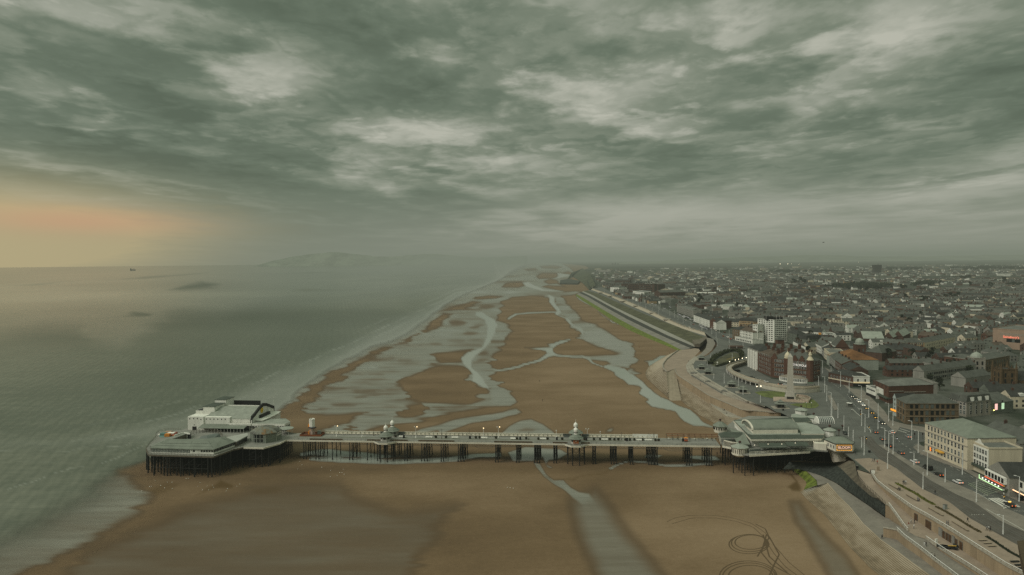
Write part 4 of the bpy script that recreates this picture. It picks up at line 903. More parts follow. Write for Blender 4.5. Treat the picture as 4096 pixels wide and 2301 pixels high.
for fn, x, y, h, kd, lit, d_ in [(B,470,470,5.6,0,1,'double globe lamp post, lit, right of the helter skelter'),(B,950,460,4.2,2,0,'thin unlit lamp post just seaward of the first pair of kiosks'),(B,800,480,2.2,1,0,'very short post on the deck seaward of the first pair of kiosks'),
    (B,1493,492,6.0,0,1,'double globe lamp post, lit, landward of the first pair of kiosks'),(B,1825,500,5.6,2,0,'dark cross armed lamp post between white benches on the pier'),(B,2180,492,5.2,2,0,'faint cross armed lamp post beside a black bin on the pier'),
    (B,2365,466,4.2,1,1,'single globe lamp post against the wind screen'),(B,2557,495,6.0,0,1,'tall double globe lamp post about half way along the deck'),(C,330,456,4.6,2,0,'cross armed lamp post near the wind screen, seaward of the mid pier kiosks'),(C,645,430,3.6,1,0,'slim lamp post by the wind screen near the mid pier kiosks'),
    (C,1000,425,4.2,0,0,'white double globe lamp post just landward of the mid pier kiosks'),(C,1148,432,3.0,1,0,'slim single lamp post on the wind screen side, landward of mid pier'),(C,1392,462,4.6,2,0,'cross armed lamp post among planters, landward half of the deck'),(C,1703,436,3.0,2,0,'thin lamp post behind the white hoarding, seaward one'),(C,1762,440,3.2,2,0,'thin lamp post behind the white hoarding, landward one')]:
    lamp(d_, fn(x, y, 11), h, kd, lit)
def ordn(k): return ['first','second','third','fourth','fifth','sixth','seventh','eighth','ninth','tenth','eleventh','twelfth','thirteenth','fourteenth','fifteenth','sixteenth','seventeenth','eighteenth','nineteenth','twentieth','twenty-first','twenty-second','twenty-third','twenty-fourth','twenty-fifth','twenty-sixth','twenty-seventh','twenty-eighth','twenty-ninth','thirtieth'][k]
bl = [(B,1315,482),(B,1660,488),(B,1995,492),(B,2370,498),(C,158,451),(C,488,454),(C,1195,461),(C,1585,467),(C,1700,467)]
b0 = None
for k, (fn, x, y) in enumerate(bl):
    lab = 'white bench in the middle of the pier deck, %s from the sea end' % ordn(k)
    if b0 is None:
        b0 = thing('bench', lab, 'bench', tuple(fn(x, y, 11)), PRZ, 'white benches on the pier')
        MB().box(-1.9,1.9,-.35,.35,.42,.5).build('seat', white, b0); MB().box(-1.9,1.9,-.04,.04,.5,1.15).build('backrest', white, b0)
        for s in (-1.7, 0, 1.7): MB().box(s-.06,s+.06,-.32,.32,0,.42).build('leg', white, b0)
    else: copy_tree(b0, fn(x, y, 11), PRZ, lab)
pl_ = [(B,1230,480),(B,1750,489),(B,1880,491),(B,2265,496),(B,2315,496),(B,2525,498),(C,195,452),(C,300,450),(C,440,454),(C,545,454),(C,712,458),(C,965,458),(C,1075,459),(C,1147,459),(C,1257,461),(C,1310,462),(C,1355,462),(C,1435,464),(C,1487,465),(C,1540,466),(C,1632,466),(C,1780,470),(C,1815,470)]
def leafball(mb, cx, cy, cz, rx, ry, rz, n, s, rnd, m=0):
    for _ in range(n):
        a = rnd.uniform(0, 2*math.pi); b = math.asin(rnd.uniform(-.6, 1)); q = rnd.uniform(.6, 1.05)
        c = Vector((cx+rx*q*math.cos(a)*math.cos(b), cy+ry*q*math.sin(a)*math.cos(b), cz+rz*q*math.sin(b)))
        d = Vector((rnd.uniform(-1,1), rnd.uniform(-1,1), rnd.uniform(-.3,1))).normalized(); e = d.cross(Vector((rnd.uniform(-1,1),rnd.uniform(-1,1),.3))).normalized(); f_ = d.cross(e)
        z = s*rnd.uniform(.6, 1.3); mb.add([c-e*z, c+f_*z*.7, c+e*z, c-f_*z*.7], [(0,1,2,3)], m)
p0_ = None
for k, (fn, x, y) in enumerate(pl_):
    lab = 'tub of dark shrubs on the pier deck, %s from the sea end' % ordn(k)
    if p0_ is None:
        p0_ = thing('planter', lab, 'planter', tuple(fn(x, y, 11)), PRZ, 'planters on the pier')
        MB().lathe(0,0,[(.5,0),(.7,.55),(.72,.6)],10).build('tub', mat('wooden tub', (.07,.05,.035), .9, .3, 1), p0_)
        q = MB(); q.lathe(0,0,[(.55,.5),(.6,.8),(.4,1.1),(0,1.2)],7); leafball(q, 0,0,.85,.85,.6,.45,60,.2,R); q.build('shrub', bushm, p0_)
    else: copy_tree(p0_, fn(x, y, 11), PRZ+R.uniform(-3,3), lab)
c0_ = None
for k, (fn, x, y) in enumerate([(B,1338,489),(B,2190,501),(C,232,456),(C,652,460),(C,990,465),(C,1455,470),(C,2095,475)]):
    lab = 'black litter bin on the pier deck, %s from the sea end' % ordn(k)
    if c0_ is None:
        c0_ = thing('litter_bin', lab, 'bin', tuple(fn(x, y, 11)), PRZ, 'black bins on the pier')
        MB().box(-.5,.5,-.45,.45,0,1.5).build('bin_body', blackp, c0_); MB().frustum([(-.55,-.5),(.55,-.5),(.55,.5),(-.55,.5)],[(-.3,-.25),(.3,-.25),(.3,.25),(-.3,.25)],1.5,1.8).build('lid', blackp, c0_)
    else: copy_tree(c0_, fn(x, y, 11), PRZ, lab)
hx = loc_(B(150,455,11))
hs = thing('helter_skelter', 'white topped helter skelter with an orange spiral slide at the sea end', 'slide', tuple(wld(hx.x, hx.y+1.0, 11)), PRZ)
q = MB(); q.box(-6.2,6.5,-3.4,-3.3,0,1.0); q.box(-6.2,6.5,3.3,3.4,0,1.0); q.box(-6.2,-6.1,-3.3,3.3,0,1.0); q.box(6.4,6.5,-3.3,3.3,0,1.0); q.build('fence', rustred, hs)
MB().box(-6.1,6.4,-3.3,3.3,.02,.12).build('plinth', mat('dark red floor', (.09,.038,.02), .85, .3, .4), hs)
MB().prism([(1.55*math.cos(math.pi/8+j*math.pi/4), 1.55*math.sin(math.pi/8+j*math.pi/4)) for j in range(8)], 4.6, 9.0).build('tower_top', offw, hs)
q = MB()
for j in range(8):
    a = j*math.pi/4; q.add([(1.6*math.cos(a-.33),1.6*math.sin(a-.33),8.6),(1.6*math.cos(a+.33),1.6*math.sin(a+.33),8.6),(1.6*math.cos(a+.33),1.6*math.sin(a+.33),9.3),(1.6*math.cos(a),1.6*math.sin(a),9.6),(1.6*math.cos(a-.33),1.6*math.sin(a-.33),9.3)],[(0,1,2,3,4)])
q.build('crown_panel', white, hs)
q = MB()
for j in range(8):
    a = math.pi/8+j*math.pi/4; q.tube((1.5*math.cos(a),1.5*math.sin(a),.1),(1.5*math.cos(a),1.5*math.sin(a),4.7),.12,5)
q.lathe(0,0,[(.9,.1),(.9,4.7)],8); q.build('tower_frame', mat('pale pink paint', (.45,.36,.30), .7, .15, .8), hs)
def spiral(z0, z1, a0, a1, r, w, n, m, nm):
    q = MB(); vs = []; 
    for k in range(n+1):
        a = a0+(a1-a0)*k/n; z = z0+(z1-z0)*k/n; c, s = math.cos(a), math.sin(a)
        vs += [(r*c, r*s, z), ((r+w)*c, (r+w)*s, z-.05), ((r+w)*c, (r+w)*s, z+.55), (r*c, r*s, z+.12)]
    fs = []
    for k in range(n):
        for i in range(4): fs.append((4*k+i, 4*k+(i+1)%4, 4*k+4+(i+1)%4, 4*k+4+i))
    q.add(vs, fs).build(nm, m, hs)
spiral(6.6, 4.6, 1.9, 4.0, 1.6, .75, 14, orange, 'slide'); spiral(4.6, 4.0, 4.0, 6.6, 1.6, .75, 16, navy, 'slide'); spiral(4.0, .5, 6.6, 10.6, 1.6, .75, 26, orange, 'slide')
o = MB().box(-.9,.9,-.7,.7,0,1.9).box(-1.0,1.0,-.8,.8,1.9,2.0).build('ticket_booth', mat('grey green booth', (.22,.25,.22), .8, .15, .5)); o.location = B(250,440,11); o.rotation_euler = (0,0,PRZ); tag(o, 'small grey ticket booth just right of the helter skelter', 'booth')
x0, x1 = loc_(C(1515,432,11)).x, loc_(C(1805,436,11)).x
o = MB().box(0,x1-x0,-.06,.06,0,2.3).build('hoarding', offw); o.location = wld(x0, 13.9, 11); o.rotation_euler = (0,0,PRZ); tag(o, 'blank white hoarding standing against the wind screen near the land end', 'hoarding')
x0, x1 = loc_(C(1910,455,11)).x, loc_(C(2495,458,11)).x
sh = thing('seating_shelter', 'long rusty framed open shelter with tables at the land end of the deck', 'shelter', tuple(wld(x0, 10.3, 11)), PRZ)
q = MB(); n = 9
for k in range(n+1):
    x = (x1-x0)*k/n; q.tube((x,0,0),(x,0,2.4),.07,4); q.tube((x,3.6,0),(x,3.6,2.6),.07,4); q.tube((x,0,2.4),(x,3.6,2.6),.05,4)
q.build('post', blackp, sh); MB().box(0,x1-x0,-.1,.15,2.4,2.62).box(0,x1-x0,3.5,3.7,2.55,2.8).build('roof_beam', rustred, sh)
for k in range(12):
    o = MB().lathe(0,0,[(.06,0),(.06,.7),(.55,.72),(.55,.78)],8).build('table', blackp if k % 3 else offw, sh); o.location = ((x1-x0)*(k+.5)/12, 1.6+.5*(k%2), 0)
ct = thing('refreshment_cart', 'small red and white cart standing on the deck near the land end', 'cart', tuple(C(2130,478,11)), PRZ)
MB().box(-.9,.9,-.6,.6,.35,1.3).build('cart_body', mat('cart red', (.35,.08,.03), .6, .2, .6), ct); MB().frustum([(-1.1,-.8),(1.1,-.8),(1.1,.8),(-1.1,.8)],[(-.2,-.1),(.2,-.1),(.2,.1),(-.2,.1)],2.1,2.6).build('canopy', orange, ct); MB().tube((-.9,0,1.3),(-.9,0,2.1),.04,4).tube((.9,0,1.3),(.9,0,2.1),.04,4).tube((0,0,2.5),(0,0,4.4),.03,4).build('pole', white, ct)
for s in (-.5,.5): MB().tube((s,-.62,.3),(s,.62,.3),.3,8).build('wheel', blackp, ct)

T0_ = A(810,545,11); TRZ = math.atan2(-4.7, 39.9)
_tm = Matrix.Translation(T0_) @ Matrix.Rotation(TRZ, 4, 'Z')
def tw(x, y, z=0): return _tm @ Vector((x, y, z))
hd = P3(A, 11, (270,795),(300,862),(1140,887),(1400,792),(1525,766),(1780,772),(1985,715),(2065,672))+[wld(0,14.6,11), tw(47,8), tw(46,34), tw(-3,36)]+P3(A, 11, (720,552),(560,548),(430,572),(395,606),(402,640),(330,715))
head = pier
h2 = [(p_.x, p_.y) for p_ in hd]
MB().prism(h2, 10.3, 10.99).build('deck', deckm, head, world=True)
MB().wall([(*p_, 10.25) for p_ in h2[:8]], .80, .25).build('fascia', ironb, head, world=True)
MB().wall([(*p_, 10.2) for p_ in [tuple(A(1525,768,11))[:2], tuple(A(1780,774,11))[:2], tuple(A(1990,715,11))[:2], tuple(A(2070,672,11))[:2]]], .86, .4).build('fascia', cream, head, world=True)
rail(MB(), [(*p_, 11) for p_ in h2[-6:]+h2[:5]], 1.2, 1.6, .05).build('railing', ironb, head, world=True)
gx0, gx1 = min(p_[0] for p_ in h2), max(p_[0] for p_ in h2); gy0, gy1 = min(p_[1] for p_ in h2), max(p_[1] for p_ in h2)
x = gx0+1.5; 
while x < gx1:
    t_ = MB(); y = gy0+.7; prev = None
    while y < gy1:
        ok = inside((x, y), h2) and inside((x+.6, y), h2) and inside((x-.6, y), h2)
        if ok:
            t_.tube((x, y, -.6), (x, y, 10.3), .3, 6)
            if prev is not None and y-prev < 5:
                t_.tube((x, prev, 2.2), (x, y, 8.2), .08, 4); t_.tube((x, prev, 8.2), (x, y, 2.2), .08, 4); t_.tube((x, prev, 5.4), (x, y, 5.4), .1, 4)
            if inside((x+3.3, y), h2): t_.tube((x, y, 5.6), (x+3.3, y, 5.6), .10, 4); t_.tube((x, y, 9.6), (x+3.3, y, 9.6), .12, 4); t_.tube((x, y, 5.6), (x+3.3, y, 9.4), .07, 4)
            prev = y
        y += 3.4
    if t_.v: t_.build('trestle', iron, head, world=True)
    x += 3.3
t_ = MB()                                              # outer raked legs along the front
fr_ = resample([Vector((*p_, 0)) for p_ in h2[:7]], 13)
for k, p_ in enumerate(fr_):
    t_.tube((p_.x, p_.y, -.5), (p_.x+.15, p_.y+.4, 10.3), .34, 7)
    if k < 12: q_ = fr_[k+1]; t_.tube((p_.x, p_.y, 4.4), (q_.x, q_.y, 4.4), .09, 4); t_.tube((p_.x, p_.y, 4.4), (q_.x, q_.y, 9.2), .06, 4)
t_.build('trestle', iron, head, world=True)
th = thing('theatre', 'white theatre with a barrel roof and round yellow emblem on the pier head', 'theatre', tuple(T0_), TRZ)
MB().box(0,10,0,26,0,8).build('stage_block', offw, th)
MB().box(10,26.3,.6,4,3.2,7.75).build('side_wing', offw, th)
MB().box(10,38.6,1.4,30,0,7.0).build('hall_wall', offw, th)
q = MB(); q.box(.3,6,8.2,24,8,9.9); q.build('fly_tower', offw, th); MB().box(.6,5.7,8.5,23.7,9.9,9.95).box(.3,6,24,24.2,8,10.6).build('parapet', blackp, th)
MB().box(5.2,12.6,8,25,8,12.3).build('fly_tower', offw, th); MB().box(5.0,12.9,7.8,20,12.3,12.5).build('roof_slab', greenroofd, th)
MB().box(6,13.4,20,30,7,14.2).build('fly_tower', offw, th); MB().box(5.8,13.7,19.8,30.3,14.2,14.4).build('roof_slab', greenroofd, th)
pf = [(1.2,7.0),(3,7.6),(5.5,8.4),(9,9.7),(12.5,10.6),(16,11.0),(19.5,10.6),(23,9.7),(26.5,8.4),(30,7.2)]
rf = mat('weathered sheet roof', (.25,.27,.228), .7, .22, .35, fine=10)
n = len(pf); q = MB()
q.add([(10.5,y,z) for y,z in pf]+[(39.4,y,z) for y,z in pf], [(i,i+1,n+i+1,n+i) for i in range(n-1)]); q.build('roof', rf, th)
MB().box(13.5,31,29.6,30.2,7,12.0).build('parapet', blackp, th)
q = MB(); q.box(14,39,20.6,21.2,10,10.9); q.build('roof_upstand', offw, th)
g_ = [(1.0,0),(1.0,4)]+[(y,z+1.0+.9*max(0,1-abs(y-15.6)/9)) for y,z in pf]+[(30.2,0)]
q = MB(); m_ = len(g_); q.add([(39.4,y,z) for y,z in g_]+[(39.9,y,z) for y,z in g_], [tuple(range(m_))[::-1], tuple(range(m_,2*m_))]+[(i,(i+1)%m_,m_+(i+1)%m_,m_+i) for i in range(m_)]); q.build('gable', offw, th)
q = MB(); up_ = [(y,z+1.0+.9*max(0,1-abs(y-15.6)/9)) for y,z in pf]; up_ = [(1.0,2.6)]+up_+[(30.2,4)]; m_ = len(up_)
vs = []
for y,z in up_: vs += [(39.2,y,z-1.2),(40.2,y,z-1.2),(40.2,y,z+.6),(39.2,y,z+.6)]
q.add(vs, [(4*i+k,4*i+(k+1)%4,4*i+4+(k+1)%4,4*i+4+k) for i in range(m_-1) for k in range(4)]); q.build('gable_rim', blackp, th)
q = MB(); q.add([(40.02+.0,13.6+1.75*math.cos(j*math.pi/12),9.6+1.75*math.sin(j*math.pi/12)) for j in range(24)]+[(39.95,13.6+1.75*math.cos(j*math.pi/12),9.6+1.75*math.sin(j*math.pi/12)) for j in range(24)], [tuple(range(24))]+[(j,(j+1)%24,24+(j+1)%24,24+j) for j in range(24)]); q.build('emblem', yellow, th)
MB().box(39.9,41.4,10,22,4.6,7.2).build('entrance_canopy', blackp, th)
MB().box(39.9,44.5,5,29,0,5.0).build('foyer', offw, th); MB().prism([(39.9,4.6),(44.6,4.6),(45.6,10),(45.6,24),(44.6,29.4),(39.9,29.4)],5.0,5.5).build('foyer_roof', offw, th)
for x,z in [(1.3,6.7),(3.7,6.9),(6.1,6.9),(8.4,6.4)]: MB().box(x-.28,x+.28,-.06,.05,z-.35,z+.35).build('window', glass, th)
for x in (11.6,13.9,16.3,18.7,21.1,23.4): MB().box(x-.28,x+.28,.54,.65,6.3,6.95).build('window', glass, th)
MB().box(3.9,4.4,-.06,.05,2.9,3.4).build('window', glass, th)
MB().box(2.8,5.5,-.07,.05,0,2.1).build('doorway', blackp, th)
MB().box(26.3,40,-.6,1.4,3.3,4.4).build('balcony', offw, th); rail(MB(), [(26.3,-.6,4.4),(40,-.6,4.4)], .9, 1.2, .04).build('railing', ironb, th)
q = MB(); q.add([(9.3,1.4,3.95),(37.8,1.4,3.95),(37.8,-5,2.5),(9.3,-5,2.5),(9.3,1.4,3.8),(37.8,1.4,3.8),(37.8,-5,2.35),(9.3,-5,2.35)], [(0,3,2,1),(4,5,6,7),(3,7,6,2),(0,4,7,3),(1,2,6,5)]); q.build('canopy', greenroof, th)
for k in range(15): MB().tube((9.6+28*k/14,-4.8,0),(9.6+28*k/14,-4.8,2.4),.08,4).build('column', white, th)
MB().box(10,38,1.2,1.39,0,3.2).build('shop_front', glass, th)
for x_, y_ in ((38.8,1.2),(40.0,29.5)): MB().tube((x_,y_,6),(x_,y_,14.5),.06,5).build('flagpole', white, th)
slp = P3(A, 15.6, (1630,464),(1845,402),(2075,402),(2126,438),(2052,468))
sl = thing('sun_lounge', 'low flat roofed lounge with a white fascia in front of the theatre gable', 'building', (slp[0].x, slp[0].y, 11))
MB().prism([tuple(p_)[:2] for p_ in slp], 14.3, 15.6, 0, 1).build('roof', [offw, rf], sl, world=True)
cx_ = sum(p_.x for p_ in slp)/5; cy_ = sum(p_.y for p_ in slp)/5
MB().prism([((p_.x-cx_)*.95+cx_, (p_.y-cy_)*.93+cy_) for p_ in slp], 11, 14.3).build('glass_wall', glass, sl, world=True)
q = MB(); rr2 = resample(slp+[slp[0]], 40)
for p_ in rr2: q.tube(((p_.x-cx_)*.965+cx_,(p_.y-cy_)*.95+cy_,11),((p_.x-cx_)*.965+cx_,(p_.y-cy_)*.95+cy_,14.3),.12,4); q.lathe((p_.x-cx_)*.965+cx_,(p_.y-cy_)*.95+cy_,[(.5,13.7),(.5,14.0)],6)
q.build('column', white, sl, world=True)
ev = P3(A, 13.7, (316,776),(830,792),(1140,798),(1438,690),(1290,628),(900,700),(690,702),(430,706))
cb_ = thing('bar', 'long low bar with terraced green roof and white windows on the pier head front', 'building', (ev[0].x, ev[0].y, 11))
cxx = sum(p_.x for p_ in ev)/8; cyy = sum(p_.y for p_ in ev)/8
wl_ = [(p_.x+(cxx-p_.x)*.03, p_.y+(cyy-p_.y)*.06) for p_ in ev]
MB().prism(wl_, 11, 13.5).build('wall', offw, cb_, world=True)
MB().prism([tuple(p_)[:2] for p_ in ev], 13.45, 13.75).build('eaves', greenroof, cb_, world=True)
rg = P3(A, 15.9, (500,690),(860,690),(1075,690),(1235,655),(1200,640),(930,662),(700,662),(560,662))
MB().frustum([tuple(p_)[:2] for p_ in ev], [tuple(p_)[:2] for p_ in rg], 13.75, 15.9).build('roof', greenroof, cb_, world=True)
q = MB()
for a_, b_ in zip(ev, rg): q.tube(tuple(a_), tuple(b_), .07, 4)
for s_ in (.35, .7):
    ln = [Vector(tuple(a_.lerp(b_, s_))) for a_, b_ in zip(ev, rg)]
    for a_, b_ in zip(ln[:4], ln[1:5]): q.tube((a_.x,a_.y,13.75+2.15*s_+.02),(b_.x,b_.y,13.75+2.15*s_+.02),.06,4)
q.build('roof_rib', greenroofd, cb_, world=True)
def strip_windows(parent, a, b, z0, z1, n, gap, m=glass, fm=None, skip=()):
    a = Vector((a[0], a[1], 0)); b = Vector((b[0], b[1], 0)); d = (b-a); L_ = d.length; d.normalize(); nn = Vector((d.y, -d.x, 0)); base = None
    w_ = L_/n*(1-gap); mi = Matrix.Translation(parent.location) @ Matrix.Rotation(parent.rotation_euler.z, 4, 'Z'); mi = mi.inverted(); ang = math.atan2(d.y, d.x)-parent.rotation_euler.z
    for k in range(n):
        if k in skip: continue
        c = a+d*(L_*(k+.5)/n)+nn*.04; c.z = z0
        if base is None:
            if fm: base = MB().box(-w_/2,w_/2,-.05,.03,0,z1-z0,0).box(-w_/2+.12*w_,w_/2-.12*w_,-.06,.0,.08*(z1-z0),.92*(z1-z0),1).build('window', [fm, m], parent)
            else: base = MB().box(-w_/2,w_/2,-.05,.05,0,z1-z0).build('window', m, parent)
            o = base
        else: o = base.copy(); COL.objects.link(o)
        o.location = mi @ c; o.rotation_euler = (0,0,ang)
    return base
strip_windows(cb_, wl_[0], wl_[1], 11.5, 13.1, 26, .3, glassg); strip_windows(cb_, wl_[1], wl_[2], 12.1, 13.1, 9, .3, glass, None, (0,2,3)); strip_windows(cb_, wl_[2], wl_[3], 11.9, 13.2, 14, .18, glass)
lw_ = P3(A, 13.8, (306,742),(372,765),(610,662),(845,575),(800,560))
lwg = thing('side_wing', 'narrow grey roofed wing running back along the left edge of the pier head', 'building', (lw_[0].x, lw_[0].y, 11))
MB().prism([tuple(p_)[:2] for p_ in lw_], 13.4, 13.9).build('roof', mat('grey sheet roof', (.20,.21,.18), .8, .2, .3), lwg, world=True)
c_ = sum(lw_, Vector())/5; MB().prism([((p_.x-c_.x)*.93+c_.x, (p_.y-c_.y)*.95+c_.y) for p_ in lw_], 11, 13.4).build('wall', ironb, lwg, world=True)
ar = resample(P3(A, 11, (640,690),(745,650),(838,662)), 6)
q = MB()
for k in range(5):
    a_, b_ = ar[k], ar[k+1]
    q.box(0,1,0,1,0,0.01) if False else None
    q.wall([tuple(a_), tuple(a_.lerp(b_, .12))], 3.4, .3); q.wall([tuple(a_.lerp(b_,.12)+Vector((0,0,2.6))), tuple(b_+Vector((0,0,2.6)))], .8, .35)
o = q.build('arcade', offw, loc=tuple(ar[0])); tag(o, 'white scalloped arcade round the dark court on the pier head', 'arcade')
o = MB().wall([tuple(p_+Vector((.2,.5,0))) for p_ in ar], 2.6, .2).build('court_dark_sheet', blackp, loc=tuple(ar[0])); tag(o, 'black sheet added for the dark open court behind the scalloped arcade', 'screen')  # sheet added to give the darkness of the open court behind the arches
q = MB(); rg2 = [A(1045+205*math.cos(a_), 640+62*math.sin(a_), 11) for a_ in [math.pi+k*math.pi/14 for k in range(15)]]
rail(q, [tuple(p_) for p_ in rg2], 2.2, 2.0, .09, 3); o = q.build('court_fence', ironb, loc=tuple(rg2[0])); tag(o, 'curved dark fence round the open court on the pier head', 'fence')
sk_ = P3(A, 15.0, (895,690),(1080,690),(1240,640),(1100,625)); tp_ = P3(A, 16.6, (985,632),(1050,632),(1215,600),(1150,598))
o = MB().frustum([tuple(p_)[:2] for p_ in sk_], [tuple(p_)[:2] for p_ in tp_], 14.6, 16.9).build('roof_lantern', [glassg], loc=tuple(sk_[0])); tag(o, 'grey glazed roof lantern above the bar', 'roof lantern')
an = P3(A, 14.0, (1130,655),(1285,645),(1575,585),(1582,618),(1440,692),(1250,690))
ag = thing('annexe', 'pale roofed annexe between the bar and the octagonal hall', 'building', (an[0].x, an[0].y, 11))
MB().prism([tuple(p_)[:2] for p_ in an], 13.6, 14.1).build('roof', mat('pale roof', (.33,.34,.30), .75, .15, .3), ag, world=True)
c_ = sum(an, Vector())/6; aw = [((p_.x-c_.x)*.95+c_.x, (p_.y-c_.y)*.93+c_.y) for p_ in an]; MB().prism(aw, 11, 13.6).build('wall', ironb, ag, world=True); strip_windows(ag, aw[4], aw[3], 11.5, 13.2, 9, .2)
oc = A(1788,690,11)+Vector((0,3.2,0))
oh = thing('octagonal_hall', 'octagonal grey green hall with a rusty faceted dome and a tall window', 'building', tuple(oc), PRZ)
gw = mat('sage panel', (.155,.175,.14), .8, .12, .4)
p8 = math.pi/8
MB().lathe(0,0,[(8.2,0),(8.2,5.0)],8,0,p8).build('wall', gw, oh)
q = MB()
for j in range(8): a_ = p8+j*math.pi/4; q.tube((8.2*math.cos(a_),8.2*math.sin(a_),0),(8.2*math.cos(a_),8.2*math.sin(a_),5.0),.22,5)
q.build('corner_post', palegreen, oh)
dm, t, b = newmat('rusty dome'); p = t.pos()
nn = t.noise(p, .22, 4, .65); t.put(b.inputs['Base Color'], t.ramp(nn, [(.35, (.055,.055,.042)), (.48, (.16,.17,.14)), (.56, (.13,.125,.09)), (.66, (.17,.085,.02))])); b.inputs['Roughness'].default_value = .85
MB().lathe(0,0,[(8.3,4.6),(8.75,4.9),(8.6,5.2),(6.6,6.6),(4.0,7.6),(1.5,8.1),(0,8.15)],8,0,p8).build('dome', dm, oh)
a_ = -math.pi/2-math.pi/4*0.0
wn = MB().box(-2.9,2.9,-.1,.08,.3,4.6,0)
wo_ = wn.build('window', [glass], oh); wo_.location = (-1.0+8.2*math.cos(math.pi/8)*math.cos(-math.pi/2)+0.2, 8.2*math.cos(math.pi/8)*-1, 0)
q = MB()
for x_ in (-2.9,-1.0,1.0,2.9): q.box(x_-.12,x_+.12,-.16,.02,.2,4.7)
q.box(-2.9,2.9,-.16,.02,2.4,2.6); q.box(-2.9,2.9,-.16,.02,.2,.4); q.build('mullion', palegreen, wo_)
sg = MB().box(-2.3,2.3,-.1,.1,0,1.9,0).build('sign_board', [offw], oh); a_ = 0.0; sg.location = (8.2*math.cos(math.pi/8)+.12, 0, 2.9); sg.rotation_euler = (0,0,math.pi/2)
q = MB()
for k in range(4): q.lathe(0,0,[(0,0)],3) if False else q.box(-1.7+.9*k,-1.5+.9*k,-.14,-.1,.45,1.45).tube((-1.5+.9*k,-.12,1.4),(-1.1+.9*k,-.12,.5),.09,4)
q.build('lettering', mat('grey lettering', (.12,.12,.11), .8, .1, 1), sg)
cn = thing('round_canopy', 'small round pale canopy on thin posts beside the octagonal hall', 'canopy', tuple(A(2070,590,11)))
MB().lathe(0,0,[(4.4,2.9),(4.5,3.1),(1.5,3.6),(0,3.7)],20).build('roof', palegreen, cn)
for j in range(7): a_ = j*2*math.pi/7; MB().tube((3.8*math.cos(a_),3.8*math.sin(a_),0),(3.8*math.cos(a_),3.8*math.sin(a_),2.9),.08,5).build('column', white, cn)
q = MB(); pa = P3(A, 11.06, (430,612),(480,580),(560,570),(660,572),(690,590),(640,612),(540,640),(450,640)); pc = sum(pa, Vector())/8
q.poly([tuple(p_) for p_ in pa], 0)
cols = [mat('play teal', (.10,.19,.17), .7, .2, .5), orange, mat('play red', (.30,.08,.05), .7, .2, .5), white, mat('play pink', (.35,.24,.16), .7, .2, .5)]
for k in range(9):
    x_, y_ = R.uniform(440,670), R.uniform(580,628); c_ = A(x_, y_, 11.1); w_, d_ = R.uniform(1,2.6), R.uniform(.8,1.6); q.box(c_.x-w_,c_.x+w_,c_.y-d_,c_.y+d_,11.08,11.08+R.uniform(.5,1.6), 1+k%5)
o = q.build('play_area', [cols[0]]+cols, loc=tuple(pc)); tag(o, 'colourful play area on the far left corner of the pier head', 'play area')
pv0 = D(720,790,11)
pav = thing('pier_pavilion', 'pier entrance pavilion with pale barrel vault and long white fascia', 'building', (pv0.x, pv0.y, 0), 0)
dk = P3(D, 11, (325,662),(470,690),(480,760),(700,792),(720,790),(1590,740),(1660,722),(1850,735),(1880,640),(1800,300),(1450,240),(700,230),(480,300),(260,480))
MB().prism([tuple(p_)[:2] for p_ in dk], 10.3, 11.0).build('deck', deckm, pav, world=True)
MB().wall([(p_.x, p_.y, 10.1) for p_ in P3(D, 11, (325,662),(470,692))], .95, .3).build('fascia', cream, pav, world=True)
MB().wall([(p_.x, p_.y, 10.0) for p_ in P3(D, 11, (715,792),(1592,741))], 1.05, .35).build('fascia', cream, pav, world=True)
d2 = [tuple(p_)[:2] for p_ in dk]
xs_ = [p_[0] for p_ in d2]; ys_ = [p_[1] for p_ in d2]
x = min(xs_)+2
while x < 163:
    t_ = MB(); y = min(ys_)+1; prev = None
    while y < max(ys_):
        if inside((x, y), d2):
            t_.tube((x,y,-.5),(x,y,10.3),.26,6)
            if prev is not None: t_.tube((x,prev,3),(x,y,9),.07,4); t_.tube((x,prev,9),(x,y,3),.07,4); t_.tube((x,prev,6),(x,y,6),.08,4)
            if inside((x+4.4,y), d2): t_.tube((x,y,6),(x+4.4,y,6),.08,4); t_.tube((x,y,9.4),(x+4.4,y,9.4),.12,4)
            prev = y
        y += 4.6
    if t_.v: t_.build('trestle', iron, pav, world=True)
    x += 4.4
def sol(nm, fn, z0, z1, pts, m, mt=None, par=pav, inset=0):
    ps = P3(fn, z1, *pts); mats = [m] if mt is None else [m, mt]
    if inset: c_ = sum(ps, Vector())/len(ps); ps = [c_+(p_-c_)*(1-inset) for p_ in ps]
    return MB().prism([tuple(p_)[:2] for p_ in ps], z0, z1, 0, 0 if mt is None else 1).build(nm, mats, par, world=True)
hall = [(478,290),(735,568),(1758,561),(1800,520),(1560,256),(1330,250)]
sol('hall_wall', D, 11, 15.0, hall, offw, None, pav, .03)
sol('roof', D, 14.6, 15.6, hall, cream, greenroofd)
sol('flat_roof', D, 15.61, 15.9, [(500,300),(690,480),(760,500),(1450,495),(1440,470),(780,470),(690,400),(600,300)], palegreen)
q = MB(); vl = resample(P3(D, 14.3, (738,585),(1756,577)), 36)
for a_, b_ in zip(vl, vl[1:]): c_ = a_.lerp(b_, .5); q.lathe(c_.x, c_.y-.2, [(.0,14.0),(.62,14.35),(.62,14.7)], 8)
q.build('valance', white, pav, world=True)
sol('drum', D, 15.6, 17.7, [(655,335),(768,440),(1415,433),(1310,300)], cream, None, pav)
eL, eR = D(765,438,17.7), D(1418,431,17.7)
dx_ = (eR-eL); bl_ = dx_.length; ang = math.atan2(dx_.y, dx_.x); nv = Vector((-dx_.y, dx_.x, 0)).normalized()
DP = 17.0
q = MB(); n = 14; vs = []
